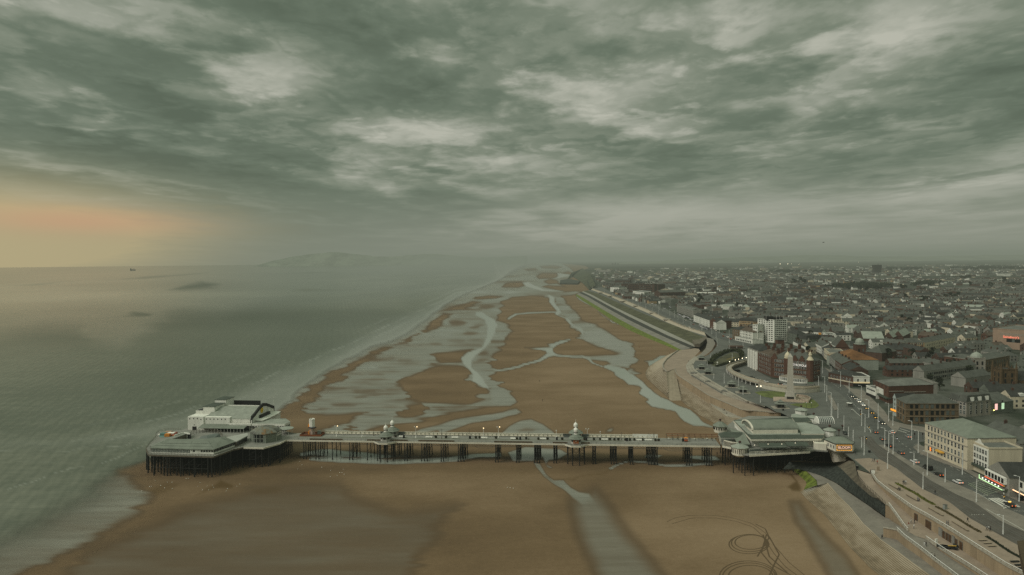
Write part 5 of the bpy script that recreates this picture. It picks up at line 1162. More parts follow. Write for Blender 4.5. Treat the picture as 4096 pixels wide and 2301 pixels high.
for e_ in (eL, eR):
    for k in range(n+1):
        th_ = math.pi*k/n; yy = DP/2*(1-math.cos(th_)); zz = 3.25*math.sin(th_)**.85
        vs.append(tuple(e_+nv*yy+Vector((0,0,zz))))
q.add(vs, [(k,k+1,n+2+k,n+1+k) for k in range(n)]+[tuple(range(n+1)), tuple(range(n+1,2*n+2))]); q.build('barrel_roof', greenroof, pav, world=True)
for e_, s_ in ((eL, -1), (eR, 1)):
    q = MB(); vs = []; ax = dx_.normalized()
    for k in range(n+1):
        th_ = math.pi*k/n; yy = DP/2*(1-math.cos(th_)); zz = 3.25*math.sin(th_)**.85
        for o_, r_ in ((-.45,.12),(.45,.12),(.45,-.5),(-.45,-.5)): vs.append(tuple(e_+ax*(o_+s_*.1)+nv*(yy+(DP/2-yy)/(DP/2)*-r_*.6)+Vector((0,0,zz+r_))))
    q.add(vs, [(4*k+i,4*k+(i+1)%4,4*k+4+(i+1)%4,4*k+4+i) for k in range(n) for i in range(4)]); q.build('gable_arch', cream if s_ < 0 else greenroof, pav, world=True)
q = MB()
for k in range(28): c_ = eL.lerp(eR, k/27)+nv*.2; q.tube((c_.x,c_.y,17.7),(c_.x,c_.y,18.4),.04,4)
q.build('roof_rail', ironb, pav, world=True)
sol('flat_roof', D, 15.2, 16.2, [(1390,330),(1520,325),(1700,368),(1806,466),(1795,488),(1468,488),(1440,430)], cream, palegreen)
sol('flat_roof', D, 15.2, 16.0, [(1330,258),(1560,252),(1620,300),(1520,322),(1385,325)], cream, greenroofd)
sol('flat_roof', D, 11, 14.0, [(1322,206),(1380,195),(1570,235),(1545,255),(1330,252)], offw, palegreen)
c_ = D(1725,430,12.2); q = MB(); vs = []
for x_ in (0, 8.6):
    for k in range(11): th_ = math.pi*k/10; vs.append((c_.x+x_, c_.y+3.4*(1-math.cos(th_)), 15.6+3.3*math.sin(th_)))
q.add(vs, [(k,k+1,12+k,11+k) for k in range(10)]); q.build('glazed_vault', glassg, pav, world=True)
q = MB()
for x_ in [.0+1.075*j for j in range(9)]:
    for k in range(10):
        t0, t1 = math.pi*k/10, math.pi*(k+1)/10; q.tube((c_.x+x_,c_.y+3.4*(1-math.cos(t0)),15.6+3.32*math.sin(t0)),(c_.x+x_,c_.y+3.4*(1-math.cos(t1)),15.6+3.32*math.sin(t1)),.09 if x_ < 8 and x_ > .1 else .22,4)
q.build('vault_rib', white, pav, world=True)
q = MB(); q.add([(c_.x-.1, c_.y+3.4*(1-math.cos(math.pi*k/10)), 15.6+3.3*math.sin(math.pi*k/10)) for k in range(11)], [tuple(range(11))]); q.build('vault_gable', offw, pav, world=True)
ball = mat('dark red ball', (.05,.022,.018), .7, .3, 1)
def hut(label, c_, r, zb, zw, zr, finial=True, wall=offw, skirt=False, roofm=palegreen):
    h_ = thing('pavilion_hut', label, 'hut', (c_.x, c_.y, zb), PRZ, 'octagonal huts of the pier entrance'); p8 = math.pi/8
    if skirt: MB().lathe(0,0,[(r*.55,-1.2),(r*.95,-.2),(r*.95,.3),(r*.93,zw-zb)],8,0,p8).build('wall', wall, h_)
    else: MB().lathe(0,0,[(r*.86,0),(r*.86,zw-zb)],8,0,p8).build('wall', wall, h_)
    MB().lathe(0,0,[(r*.98,zw-zb-.3),(r*1.05,zw-zb),(r*1.02,zw-zb+.15),(r*.3,zr-zb),(.25,zr-zb+.15)],8,0,p8).build('roof', roofm, h_)
    if finial: MB().lathe(0,0,[(.12,zr-zb),(.12,zr-zb+.5),(.55,zr-zb+.7),(.75,zr-zb+1.15),(.5,zr-zb+1.6),(0,zr-zb+1.7)],10).build('finial', ball, h_)
    return h_
h1 = hut('front octagonal hut with upright slats hung off the pier edge', D(590,760,11)+Vector((0,1.5,0)), 4.4, 10.0, 13.6, 15.0, True, cream, True)
q = MB()
for k in range(24):
    a_ = k*math.pi/12; q.tube((4.12*math.cos(a_),4.12*math.sin(a_),.9),(4.12*math.cos(a_),4.12*math.sin(a_),3.0),.13,4)
q.build('slat', blackp, h1)
h2_ = hut('far octagonal hut with dark windows on the north edge of the pier', D(300,455,11)+Vector((0,1.0,0)), 4.2, 10.6, 14.2, 16.4, True, cream, False, greenroof)
q = MB()
for k in range(16): a_ = k*math.pi/8; q.box(0,0.01,0,.01,0,.01) if False else q.tube((3.62*math.cos(a_),3.62*math.sin(a_),1.6),(3.62*math.cos(a_),3.62*math.sin(a_),2.9),.3,4)
q.build('window', glass, h2_)
hut('white roofed hut with a dark ball at the back of the pier entrance', D(1482,228,11)+Vector((0,2,0)), 4.0, 11, 14.4, 15.6)
hut('small half hidden hut roof with a dark bowl beside the glazed vault', D(1665,345,11)+Vector((0,2,0)), 3.8, 11, 14.6, 15.6)
hut('white hut with posts beside the lit corner building', D(1895,540,11.3)+Vector((0,1.6,0)), 3.4, 11.2, 15.0, 16.2)
o = MB().lathe(0,0,[(.15,0),(.15,3.6),(.5,3.8),(.8,4.3),(.4,4.6),(0,4.6)],10).build('urn_post', ball, loc=None); o.location = D(2010,545,11.3); tag(o, 'dark red bowl on a post just behind the lit corner building', 'urn')
o = MB().lathe(0,0,[(.15,0),(.15,1.0),(.7,1.2),(.95,1.7),(.5,2.1),(0,2.1)],10).build('urn_post', ball, loc=None); o.location = D(2065,415,11.3); tag(o, 'dark red bowl on the plaza beside a white pole right of the glazed vault', 'urn')
q = MB(); a4 = [D(265,487,14.2),D(302,537,14.2),D(626,541,14.2),D(612,466,15.4),D(342,458,15.4)]; q.add([tuple(p_) for p_ in a4]+[(p_.x,p_.y,p_.z-.3) for p_ in a4], [(0,1,2,3,4),(9,8,7,6,5)]+[(i,(i+1)%5,5+(i+1)%5,5+i) for i in range(5)]); q.build('canopy_roof', greenroofd, pav, world=True)
q = MB(); a4 = [D(545,640,13.6),D(725,640,13.6),D(640,470,15.5),D(375,380,15.4),D(440,430,14.5)]; q.add([tuple(p_) for p_ in a4]+[(p_.x,p_.y,p_.z-.3) for p_ in a4], [(0,1,2,3,4),(9,8,7,6,5)]+[(i,(i+1)%5,5+(i+1)%5,5+i) for i in range(5)]); q.build('canopy_roof', greenroof, pav, world=True)
gwl = P3(D, 11, (345,655),(470,685),(545,690)); 
MB().wall([tuple(p_) for p_ in gwl], 2.6, .2).build('glazed_screen', glass, pav, world=True)
q = MB()
for p_ in resample(gwl, 12): q.tube((p_.x,p_.y-.2,11),(p_.x,p_.y-.2,13.8),.14,5)
q.wall([(p_.x,p_.y-.15,13.4) for p_ in gwl], .5, .3).build('mullion', cream, pav, world=True)
q = MB()
for p_ in P3(D, 11, (285,600),(270,560),(300,640)): q.tube(tuple(p_),(p_.x,p_.y,14.2),.16,5)
q.build('column', cream, pav, world=True)
sol('canopy_roof', D, 13.8, 14.1, [(838,622),(872,687),(1268,684),(1222,620)], greenroofd)
sol('canopy_roof', D, 14.2, 14.5, [(1225,604),(1268,666),(1586,664),(1542,604)], greenroofd)
q = MB()
for a_, b_ in (((872,688),(1268,685)),((1268,667),(1586,665))): q.wall([tuple(p_) for p_ in P3(D, 13.9, a_, b_)], .35, .15)
q.build('canopy_edge', palegreen, pav, world=True)
rail(MB(), [tuple(p_) for p_ in P3(D, 11, (720,788),(1590,738))], 1.2, 3.2, .09).build('railing', cream, pav, world=True)
MB().wall([tuple(p_) for p_ in P3(D, 11, (720,772),(880,760))], 2.0, .15).build('glazed_screen', glassg, pav, world=True)
tb = None
for k in range(14):
    c_ = D(905+50*k, 748-2.2*k, 11)+Vector((0,1.8+.9*(k%2),0))
    if tb is None:
        tb = thing('cafe_table', 'grey cafe table on the terrace along the pier pavilion', 'table', tuple(c_), 0, 'cafe tables on the pavilion terrace')
        MB().lathe(0,0,[(.9,.70),(.9,.78)],10).build('table_top', palegreen, tb); MB().lathe(0,0,[(.4,0),(.07,.1),(.07,.7)],8).build('leg', ironb, tb)
    else: copy_tree(tb, c_, 0)
for k, (x_, y_) in enumerate([(985,637),(1183,637),(1378,622),(1645,605),(790,652)]):
    o = MB().lathe(0,0,[(0,-.2),(.2,0),(0,.2)],8).build('canopy_lamp', mat('pale lamp', (.9,.85,.7), .5, .05, 1, emit=(1,.86,.6), es=1.5)); o.location = D(x_, y_, 14.75); tag(o, 'small lit lamp above the pavilion terrace, %s from the right' % ['fourth','third','second','first','fifth'][k], 'lamp', 'lamps above the pavilion terrace')
sol('cream_wall', D, 11, 14.2, [(1642,622),(1830,640),(1830,610),(1660,600)], cream)
eav = P3(D, 16.2, (1785,562),(1955,634),(2222,634),(2240,612),(2085,530),(1905,526))
ck = thing('corner_building', 'cream corner building with a lit orange framed sign at the pier entrance', 'building', (eav[1].x, eav[1].y, 6))
cc = sum(eav, Vector())/6; bd = [cc+(p_-cc)*.955 for p_ in eav]
b2 = [tuple(p_)[:2] for p_ in bd]
MB().prism(b2, 12.2, 16.1).build('upper_wall', cream, ck, world=True)
lo = [cc+(p_-cc)*.80 for p_ in eav]; lo = [Vector((p_.x+1.0, p_.y+1.2, 0)) for p_ in lo]
lo2 = [cc+(p_-cc)*.62 for p_ in eav]; lo2 = [Vector((p_.x+2.2, p_.y+1.6, 0)) for p_ in lo2]
MB().frustum([tuple(p_)[:2] for p_ in lo2], [tuple(p_)[:2] for p_ in lo], 4.0, 11.4).build('lower_wall', cream, ck, world=True)
MB().frustum([tuple(p_)[:2] for p_ in lo], b2, 11.4, 12.2).build('soffit', cream, ck, world=True)
q = MB().wall([(p_.x,p_.y,11.75) for p_ in [bd[5],bd[0],bd[1],bd[2],bd[3]]], .35, .5); q.build('cornice', ironb, ck, world=True)
ap = cc.copy(); mid_ = [cc+(p_-cc)*.45 for p_ in eav]
MB().frustum([tuple(p_)[:2] for p_ in eav], [tuple(p_)[:2] for p_ in mid_], 16.15, 17.3).build('roof', greenroof, ck, world=True)
MB().frustum([tuple(p_)[:2] for p_ in mid_], [tuple(cc+(p_-cc)*.05)[:2] for p_ in eav], 17.3, 17.9).build('roof', greenroof, ck, world=True)
MB().wall([(p_.x,p_.y,15.95) for p_ in eav+[eav[0]]], .3, .25).build('gutter', blackp, ck, world=True)
MB().box(lo2[1].x+2.5, lo2[2].x+.6, lo2[1].y-1.2, lo2[1].y+1.5, 4.2, 9.4).build('brick_panel', mat('dark brown brick', (.05,.033,.02), .9, .35, .8), ck, world=True)
strip_windows(ck, b2[0], b2[1], 13.2, 15.2, 4, .55, glass, white, (0,))
sa, sb_ = Vector((*b2[1], 0)), Vector((*b2[2], 0)); sd_ = (sb_-sa); sl_ = sd_.length; sang = math.atan2(sd_.y, sd_.x)
sgn = MB().box(-3.9,3.9,-.12,.1,0,2.9).build('sign_board', mat('grey sign', (.18,.19,.17), .6, .1, 1), ck)
sgn.location = Vector((*b2[1],12.75))-Vector(ck.location)+sd_*.5+Vector((0,-.05,0)); sgn.rotation_euler = (0,0,sang)
ledo = mat('orange light', (.9,.5,.1), .5, .05, 1, emit=(1,.42,.05), es=.9); ledp = mat('peach light', (.9,.6,.5), .5, .05, 1, emit=(1,.55,.36), es=.7)
q = MB()
for k in range(8): q.box(-3.8+.96*k, -3.05+.96*k, -.22,-.12,.05,.30); q.box(-3.8+.96*k,-3.2+.96*k,-.22,-.12,2.62,2.84)
for s_ in (-3.75, 3.55):
    for k in range(3): q.box(s_,s_+.22,-.22,-.12,.35+.8*k,.85+.8*k)
q.build('sign_lights', ledo, sgn)
text_obj('BLOOM', 1.75, ledp, sgn, (0,-.16,1.45), (math.pi/2,0,0), .04)
fp = resample(fence_l, 30); fq = thing('fence', 'row of short dark posts along the edge above the rubble slope', 'fence', tuple(fp[0]))
for p_ in fp:
    MB().tube(tuple(p_),(p_.x,p_.y,p_.z+1.2),.09,4).build('fence_post', blackp, fq, world=True)
q = MB()
for a_, b_ in zip(fp, fp[1:]): q.tube((a_.x,a_.y,a_.z+1.1),(b_.x,b_.y,b_.z+1.1),.035,4)
q.build('rail', blackp, fq, world=True)
railw = mat('white rail', (.62,.62,.58), .5, .08, 1)
def whiterail(label, pts, h=1.25):
    r_ = thing('handrail', label, 'railing', tuple(pts[0])); pts = resample(pts, max(6, int(sum((b-a).length for a, b in zip(pts, pts[1:]))/2.2)))
    q = MB()
    for a_, b_ in zip(pts, pts[1:]): q.tube((a_.x,a_.y,a_.z+h),(b_.x,b_.y,b_.z+h),.12,5); q.tube((a_.x,a_.y,a_.z+h*.55),(b_.x,b_.y,b_.z+h*.55),.03,4)
    q.build('top_rail', railw, r_, world=True)
    q = MB()
    for p_ in pts: q.tube((p_.x,p_.y,p_.z+.2),(p_.x,p_.y,p_.z+h),.06,4)
    q.build('upright', ironb, r_, world=True)
whiterail('long white handrail along the top of the wall with doors', wall_top[1:][::-1])
whiterail('white handrail above the wall nearest the stepped revetment', front[1:])
whiterail('short sloping white handrail on the triangular stair wall', mid[:4])
whiterail('white handrail between the two lower terraces', [J(975,985,7.0), J(1100,1070,7.0), J(1250,1170,7.0), J(1480,1310,7.0), J(1700,1450,7.0), J(2100,1720,7)])
doorm = mat('brown door', (.075,.042,.022), .7, .25, .6); doorg = mat('grey door', (.19,.185,.165), .7, .15, .6)
for k, (x_, y_, w_, h_, m_) in enumerate([(850,702,1.8,3.0,doorm),(1005,800,3.2,3.0,doorm),(1160,895,1.9,3.0,doorg),(1205,925,1.2,2.6,doorm),(1245,950,1.2,2.6,doorm),(1285,975,1.2,2.6,doorm),(1325,997,1.3,3.0,doorg),(1365,1022,1.2,2.6,doorm),(1428,1060,1.7,2.8,doorm)]):
    ud = J.uv(x_, y_)[0]; wr_ = resample(wall_top, 900); iw = min(range(5, 895), key=lambda i: abs(PX((wr_[i].x, wr_[i].y, 7.1))[0]-ud)); c_ = Vector((wr_[iw].x, wr_[iw].y, 7.02)); dd = wr_[iw-5]-wr_[iw+5]; o = MB().box(-w_/2,w_/2,-.2,.2,0,h_,0).box(-w_/2-.15,w_/2+.15,-.12,.12,0,h_+.15,1).build('door', [m_, concd], None)
    o.location = c_; o.rotation_euler = (0,0,math.atan2(dd.y, dd.x) if dd.x > 0 else math.atan2(-dd.y,-dd.x)); tag(o, 'single %s door in the long buff wall, %s from the pier' % ('pale grey' if m_ is doorg else 'brown', ordn(k)), 'door', 'doors in the long buff wall')
seatm = mat('pale bench timber', (.28,.225,.16), .85, .15, .6)
for k, ((x0_,y0_),(x1_,y1_)) in enumerate([((500,285),(640,360)),((725,418),(870,500)),((1012,588),(1192,690)),((1312,762),(1515,885))]):
    a_, b_ = J(x0_,y0_,GZ+.05), J(x1_,y1_,GZ+.05); r_ = thing('long_bench', 'long pale bench on the upper promenade, %s from the pier' % ordn(k), 'bench', tuple(a_), 0, 'long benches on the upper promenade')
    MB().wall([tuple(a_+Vector((0,0,.38))), tuple(b_+Vector((0,0,.38)))], .14, .7).build('seat', seatm, r_, world=True); MB().wall([tuple(a_), tuple(b_)], .38, .4).build('bench_base', ironb, r_, world=True)
def tuft_strip(label, fn, z, pts, wd, n, seed, m):
    rn = random.Random(seed); rs_ = resample(P3(fn, z, *pts), 60); q = MB()
    q.wall([tuple(p_) for p_ in rs_], .18, wd)
    for _ in range(n):
        c_ = rs_[rn.randrange(60)]+Vector((rn.uniform(-wd/2,wd/2), rn.uniform(-wd/2,wd/2), 0)); h_ = rn.uniform(.25,.7); a_ = rn.uniform(0,6.28); e_ = Vector((math.cos(a_),math.sin(a_),0))*rn.uniform(.15,.4)
        q.add([c_-e_, c_+e_, c_+e_*.3+Vector((rn.uniform(-.2,.2),rn.uniform(-.2,.2),h_))], [(0,1,2)])
    o = q.build('grass_strip', m, loc=tuple(rs_[0])); o['kind'] = 'stuff'; o['label'] = label; o['category'] = 'grass'
gstrip = mat('strip grass', (.105,.115,.025), .95, .5, .8); bstrip = mat('dry strip', (.09,.075,.035), .95, .4, .8)
tuft_strip('green grass strip on the upper promenade nearest the pier', J, GZ+.05, [(595,268),(700,325),(860,410),(960,480),(1070,538)], 1.3, 700, 1, gstrip)
tuft_strip('brownish grass strip on the upper promenade beyond the grey box', J, GZ+.05, [(1110,572),(1240,640),(1400,735),(1550,830),(1670,895)], 1.0, 700, 2, bstrip)
tuft_strip('dark planted strip near the lower right edge', J, GZ+.05, [(1755,955),(1880,1030),(2050,1150),(2200,1230)], .9, 400, 3, bushm)
for k, (x_, y_, w_) in enumerate([(1700,1005,2.9),(1765,1043,2.9),(1820,1080,2.9),(2115,1280,3.0),(2165,1325,2.6),(2210,1365,2.4)]):
    o = MB().box(-w_/2,w_/2,-.35,.35,.32,.45,0).box(-w_/2+.2,w_/2-.2,-.2,.2,0,.32,1).build('slab_bench', [seatm if k < 3 else blackp, concd]); o.location = J(x_, y_, GZ+.05); o.rotation_euler = (0,0,.05); tag(o, '%s slab bench near the lower right corner, %s from the sea wall end' % ('pale' if k < 3 else 'dark', ordn(k)), 'bench', 'short slab benches on the upper promenade')
def boxthing(name, label, cat, p_, w_, d_, h_, m, rz=0, cap=True):
    r_ = thing(name, label, cat, tuple(p_), rz); MB().box(-w_/2,w_/2,-d_/2,d_/2,0,h_).build('cabinet', m, r_)
    if cap: MB().box(-w_/2-.06,w_/2+.06,-d_/2-.06,d_/2+.06,h_,h_+.1).build('cap', concd, r_)
    return r_
greyp = mat('grey paint', (.24,.26,.24), .6, .12, .6)
boxthing('utility_cabinet', 'grey rounded cabinet beside the brownish grass strip', 'cabinet', J(1220,600,GZ), 1.3, .9, 1.8, greyp, .3)
boxthing('utility_cabinet', 'pale grey cabinet at the head of the white handrail', 'cabinet', J(298,140,GZ), 1.4, .5, 1.6, offw, -.4)
boxthing('information_totem', 'small wooden information totem near the pier end of the paving', 'sign', J(362,105,GZ), 1.1, .4, 2.0, seatm, -.2, False)
boxthing('white_kiosk_panel', 'white upright panel on the lower terrace by the handrail', 'panel', J(1108,1050,6.4), .9, .4, 2.0, offw, .2, False)
def wagon(p_, label, rz=-.55):
    r_ = thing('covered_skip', label, 'skip', tuple(p_), rz, 'black covered carts on the lower terrace')
    MB().box(-2.0,2.0,-.65,.65,.4,1.15).build('cart_body', blackp, r_); q = MB(); q.prism([(-2.05,-.7),(2.05,-.7),(2.05,.7),(-2.05,.7)],1.15,1.25)
    q.build('lid', mat('black sheet', (.035,.037,.034), .6, .3, 1), r_)
    for x_ in (-1.3,1.3): MB().tube((x_,-.68,.3),(x_,.68,.3),.3,8).build('wheel', blackp, r_)
for k, (x_, y_, d_) in enumerate([(1195,1110,'left of the pair by the handrail, partly behind it'),(1262,1115,'left cart of the near pair'),(1295,1122,'right cart of the near pair'),(1410,1105,'left cart of the far pair by the wall'),(1455,1115,'right cart of the far pair by the wall')]):
    wagon(J(x_, y_, 6.6), 'black covered cart, '+d_)
q = MB(); a_, b_ = J(1258,1068,7.9), J(1365,1072,8.1); q.tube(tuple(a_), tuple(b_), .22, 6); o = q.build('lift_boom', mat('machine yellow', (.42,.27,.05), .6, .15, 1), loc=tuple(a_)); tag(o, 'yellow boom lying above the black carts on the lower terrace', 'boom')
tl = [W(1017,541,24), W(1040,538,24), W(1062,590,24), W(1026,572,24)]; bl2 = [W(1021,566,18), W(1044,560,18), W(1066,610,18), W(1028,590,18)]; c_ = sum(bl2, Vector())/4
o = MB().frustum([tuple(p_)[:2] for p_ in bl2], [tuple(p_)[:2] for p_ in tl], 18, 24).prism([tuple(c_+(p_-c_)*.8)[:2] for p_ in bl2], GZ-4, 18.02).build('promenade_block', mat('dark bronze', (.07,.052,.03), .8, .2, 1), loc=(c_.x, c_.y, GZ)); tag(o, 'dark brown block with flared top cut by the right frame edge, low down', 'building')
ob = L(612,915,GZ)
stone = mat('grey granite', (.39,.37,.315), .85, .14, .35, streak=True); pinkst = mat('pink stone', (.36,.29,.225), .85, .15, .4)
me_ = thing('obelisk', 'tall grey stone war memorial obelisk on a stepped pink base', 'monument', tuple(ob), -.35)
for k in range(4): MB().box(-11+1.6*k,9-1.6*k,-7.5+1.3*k,7.5-1.3*k,.05+.3*k,.35+.3*k).build('base_step', pinkst, me_)
q = MB(); q.box(-3.4,3.4,-3.4,3.4,1.2,3.0); q.frustum([(-2.9,-2.9),(2.9,-2.9),(2.9,2.9),(-2.9,2.9)],[(-2.6,-2.6),(2.6,-2.6),(2.6,2.6),(-2.6,2.6)],3.0,6.2); q.build('plinth', stone, me_)
q = MB(); q.frustum([(-2.2,-2.2),(2.2,-2.2),(2.2,2.2),(-2.2,2.2)],[(-1.55,-1.55),(1.55,-1.55),(1.55,1.55),(-1.55,1.55)],6.2,30.2); q.frustum([(-1.55,-1.55),(1.55,-1.55),(1.55,1.55),(-1.55,1.55)],[(-.05,-.05),(.05,-.05),(.05,.05),(-.05,.05)],30.2,32.6); q.build('shaft', stone, me_)
MB().box(-2.3,2.3,-3.5,-3.42,1.35,3.0).build('relief_panel', mat('bronze relief', (.028,.028,.024), .6, .3, 2), me_)
MB().box(-.2,.2,-2.12,-2.0,8,9).build('shaft_mark', concd, me_)
gr_ = lambda nm, lab, pts: tag(tsheet(nm, P3(L, GZ+.0, *pts), grassm, .1, 'stuff'), lab, 'grass')
gr_('lawn', 'lawn of green grass left of the obelisk', [(70,797),(160,781),(340,780),(532,792),(540,850),(560,880),(420,905),(330,885),(200,862),(130,832)])
gr_('lawn', 'lawn of green grass in front of and right of the obelisk', [(600,985),(700,965),(800,968),(870,930),(905,902),(960,905),(1030,962),(1052,1002),(1000,1036),(900,1043),(750,1018)])
gr_('lawn', 'small triangle of grass just behind the obelisk base', [(668,842),(716,836),(702,886),(672,882)])
o = MB().wall([tuple(p_) for p_ in P3(L, GZ, (705,885),(720,850),(860,870),(918,900),(890,960),(700,890))], 1.3, .8).build('memorial_wall', pinkst, loc=tuple(L(705,885,GZ))); tag(o, 'low pink memorial wall enclosing a court right of the obelisk', 'wall')
tsheet('memorial_court', P3(L, GZ, (700,890),(720,850),(860,870),(918,902),(890,962),(790,950)), pinkst, .09)
sroof = mat('verdigris roof', (.17,.185,.155), .8, .25, .6)
s0 = None
for k, (fn, x_, y_, d_) in enumerate([(K,935,612,'farthest, by the ramp road'),(K,940,752,'second from the ramp road'),(K,1035,825,'third, close to a white pole'),(K,1397,1020,'fourth, below the curved terrace'),(K,1567,1105,'fifth, with a pole right in front of it'),(L,462,1030,'nearest, behind the pier pavilion')]):
    lab = 'grey promenade shelter with pagoda roof, '+d_
    if s0 is None:
        s0 = thing('promenade_shelter', lab, 'shelter', tuple(fn(x_, y_, GZ)), -.4, 'pagoda roofed shelters on the promenade')
        MB().box(-5.2,5.2,-4.2,4.2,.03,.2).build('base_slab', conc, s0); MB().box(-2.2,2.2,-1.6,1.6,.2,2.6).build('glazed_wall', glass, s0)
        for sx_ in (-2.6,0,2.6):
            for sy_ in (-2.0,2.0): MB().tube((sx_,sy_,.2),(sx_,sy_,2.7),.13,6).build('column', ironb, s0)
        q = MB(); r0_ = lambda a,b: [(-a,-b),(a,-b),(a,b),(-a,b)]
        q.prism(r0_(3.5,2.9),2.6,2.75); q.frustum(r0_(3.5,2.9),r0_(2.2,1.7),2.75,3.3); q.frustum(r0_(2.2,1.7),r0_(1.6,1.2),3.3,4.0); q.frustum(r0_(2.3,1.8),r0_(.9,.6),4.0,4.7); q.frustum(r0_(.9,.6),r0_(.1,.1),4.7,5.6); q.build('roof', sroof, s0)
        q = MB()
        for sx_ in (-1,1):
            for sy_ in (-1,1): q.tube((sx_*3.0,sy_*2.5,2.8),(sx_*3.9,sy_*3.2,3.25),.14,4)
        q.build('roof_horn', sroof, s0)
    else: copy_tree(s0, fn(x_, y_, GZ), -.4+.15*(k%3), lab)
def hedge(label, pts, fn, wd, ht, seed, n=900, name='hedge', m=None):
    rn = random.Random(seed); rs_ = resample(P3(fn, GZ, *pts), 40); q = MB(); q.wall([tuple(p_) for p_ in rs_], ht*.7, wd*.7)
    for _ in range(n):
        p_ = rs_[rn.randrange(40)]+Vector((rn.uniform(-wd/2,wd/2), rn.uniform(-wd/2,wd/2), rn.uniform(.2,1)*ht)); d = Vector((rn.uniform(-1,1),rn.uniform(-1,1),rn.uniform(-.2,1))).normalized(); e = d.cross(Vector((.3,.5,rn.uniform(-1,1)))).normalized(); f_ = d.cross(e); z = rn.uniform(.35,.9)
        q.add([p_-e*z, p_+f_*z*.7, p_+e*z, p_-f_*z*.7], [(0,1,2,3)])
    o = q.build(name, m or mat('hedge leaves', (.038,.045,.020), .95, .55, .5), loc=tuple(rs_[0])); return tag(o, label, 'hedge')
hedge('dark hedge curving round the left side of the sunken garden', [(1090,640),(1110,605),(1180,560),(1260,520),(1330,490),(1390,478)], K, 4.5, 3.4, 1)
hedge('dark hedge curving round the far right end of the sunken garden', [(1420,480),(1490,485),(1545,515),(1545,555)], K, 4.5, 3.4, 2)
hedge('low clipped hedge along the near edge of the sunken garden', [(1160,712),(1250,690),(1370,650),(1480,615),(1555,575)], K, 2.2, 1.8, 3, 500)
hedge('round bush at the left tip of the sunken garden', [(1050,672),(1085,668)], K, 5, 3.0, 4, 300)
tag(tsheet('lawn', P3(K, GZ, (1090,690),(1100,640),(1250,560),(1400,490),(1520,510),(1550,560),(1370,645),(1160,705)), roughg, .1, 'stuff'), 'rough brownish grass in the sunken garden', 'grass')
tag(tsheet('flower_bed', P3(K, GZ, (1300,610),(1340,590),(1440,565),(1445,580),(1350,605)), mat('ochre planting', (.13,.10,.03), .95, .4, .5), .16, 'stuff'), 'ochre planting in the middle of the sunken garden', 'plants')
tr_o = [(1620,618),(1560,630),(1500,643),(1450,655),(1368,680),(1320,705),(1314,735),(1345,775),(1420,830),(1530,880),(1650,925),(1780,960),(1904,985)]
tp3 = P3(K, GZ+3.0, *tr_o)+P3(L, GZ+3.0, (120,655),(250,690),(400,715),(520,735),(700,745),(850,745),(1000,735),(1060,725))
tri_ = [(1632,632),(1560,655),(1440,690),(1385,735),(1420,785),(1520,830),(1650,880),(1780,915),(1904,940)]
ti3 = P3(K, GZ+3.0, *tri_)+P3(L, GZ+3.0, (120,630),(250,665),(400,690),(520,705),(700,718),(850,720),(1000,715),(1058,712))
tw_ = thing('curved_terrace', 'long curved cream walkway on white columns sweeping below the red brick hotel', 'walkway', tuple(tp3[0]))
to_, ti_ = resample(tp3, 60), resample(ti3, 60)
q = MB(); loft(q, to_, ti_); loft(q, [p_-Vector((0,0,.5)) for p_ in to_], to_); loft(q, [p_-Vector((0,0,.5)) for p_ in ti_], ti_); q.build('deck', conc, tw_, world=True)
MB().wall([tuple(p_) for p_ in to_], 1.0, .3).build('parapet', colm, tw_, world=True); MB().wall([tuple(p_) for p_ in ti_], .9, .3).build('parapet', colm, tw_, world=True)
MB().wall([(p_.x,p_.y+.3,GZ) for p_ in [a_.lerp(b_, .6) for a_, b_ in zip(to_, ti_)]], 2.6, .4).build('wall', mat('shaded cream wall', (.20,.185,.15), .85, .2, .4), tw_, world=True)  # shade beneath the walkway is put into this darker cream
for k in range(0, 44, 2): MB().tube((to_[k].x,to_[k].y,GZ),(to_[k].x,to_[k].y,GZ+2.6),.22,6).build('column', white, tw_, world=True)
MB().wall([(p_.x,p_.y-.15,GZ) for p_ in to_[42:]], 2.7, .5).build('front_wall', mat('cream ashlar', (.42,.395,.32), .8, .12, .4), tw_, world=True)
for k, i_ in enumerate([0,1,2,3,4]): 
    o = MB().lathe(0,0,[(.08,0),(.08,2.0),(.32,2.2),(.32,2.6),(0,2.8)],8,[0,0,1,1]).build('terrace_lamp', [white, mat('bright lamp', (.9,.85,.7), .5, .05, 1, emit=(1,.84,.55), es=4)]); o.location = K(*[(1620,612),(1558,622),(1500,636),(1452,648),(1365,675)][k], GZ+3.0); tag(o, 'lit white lamp at the back end of the curved terrace, %s from the hotel' % ordn(k), 'lamp', 'lit lamps on the curved terrace')
tsheet('hotel_forecourt', P3(L, GZ, (0,380),(100,470),(180,540),(330,590),(420,640),(640,690),(860,660),(1000,690),(1040,715),(850,722),(520,708),(250,668),(0,610))+P3(K, GZ, (1780,915),(1520,832),(1420,787),(1388,735),(1440,692),(1630,635)), asphalt, .06)
o = MB().wall([tuple(p_) for p_ in P3(K, GZ, (1632,640),(1700,705),(1780,778))], 1.4, .4).build('boundary_wall', colm, loc=tuple(K(1632,640,GZ))); tag(o, 'straight cream wall between the hotel side and the forecourt', 'wall')
brick = mat('red brick', (.092,.047,.031), .9, .25, .3, fine=9); brickd = mat('dark brick', (.075,.045,.032), .9, .25, .3, fine=9)
sandst = mat('brown sandstone', (.135,.098,.058), .9, .28, .3, fine=9); creamw = mat('cream render', (.52,.465,.345), .8, .14, .25, streak=True)
whitew = mat('white render', (.64,.64,.57), .8, .14, .25, streak=True); greyw = mat('grey render', (.23,.225,.195), .85, .18, .3, streak=True)
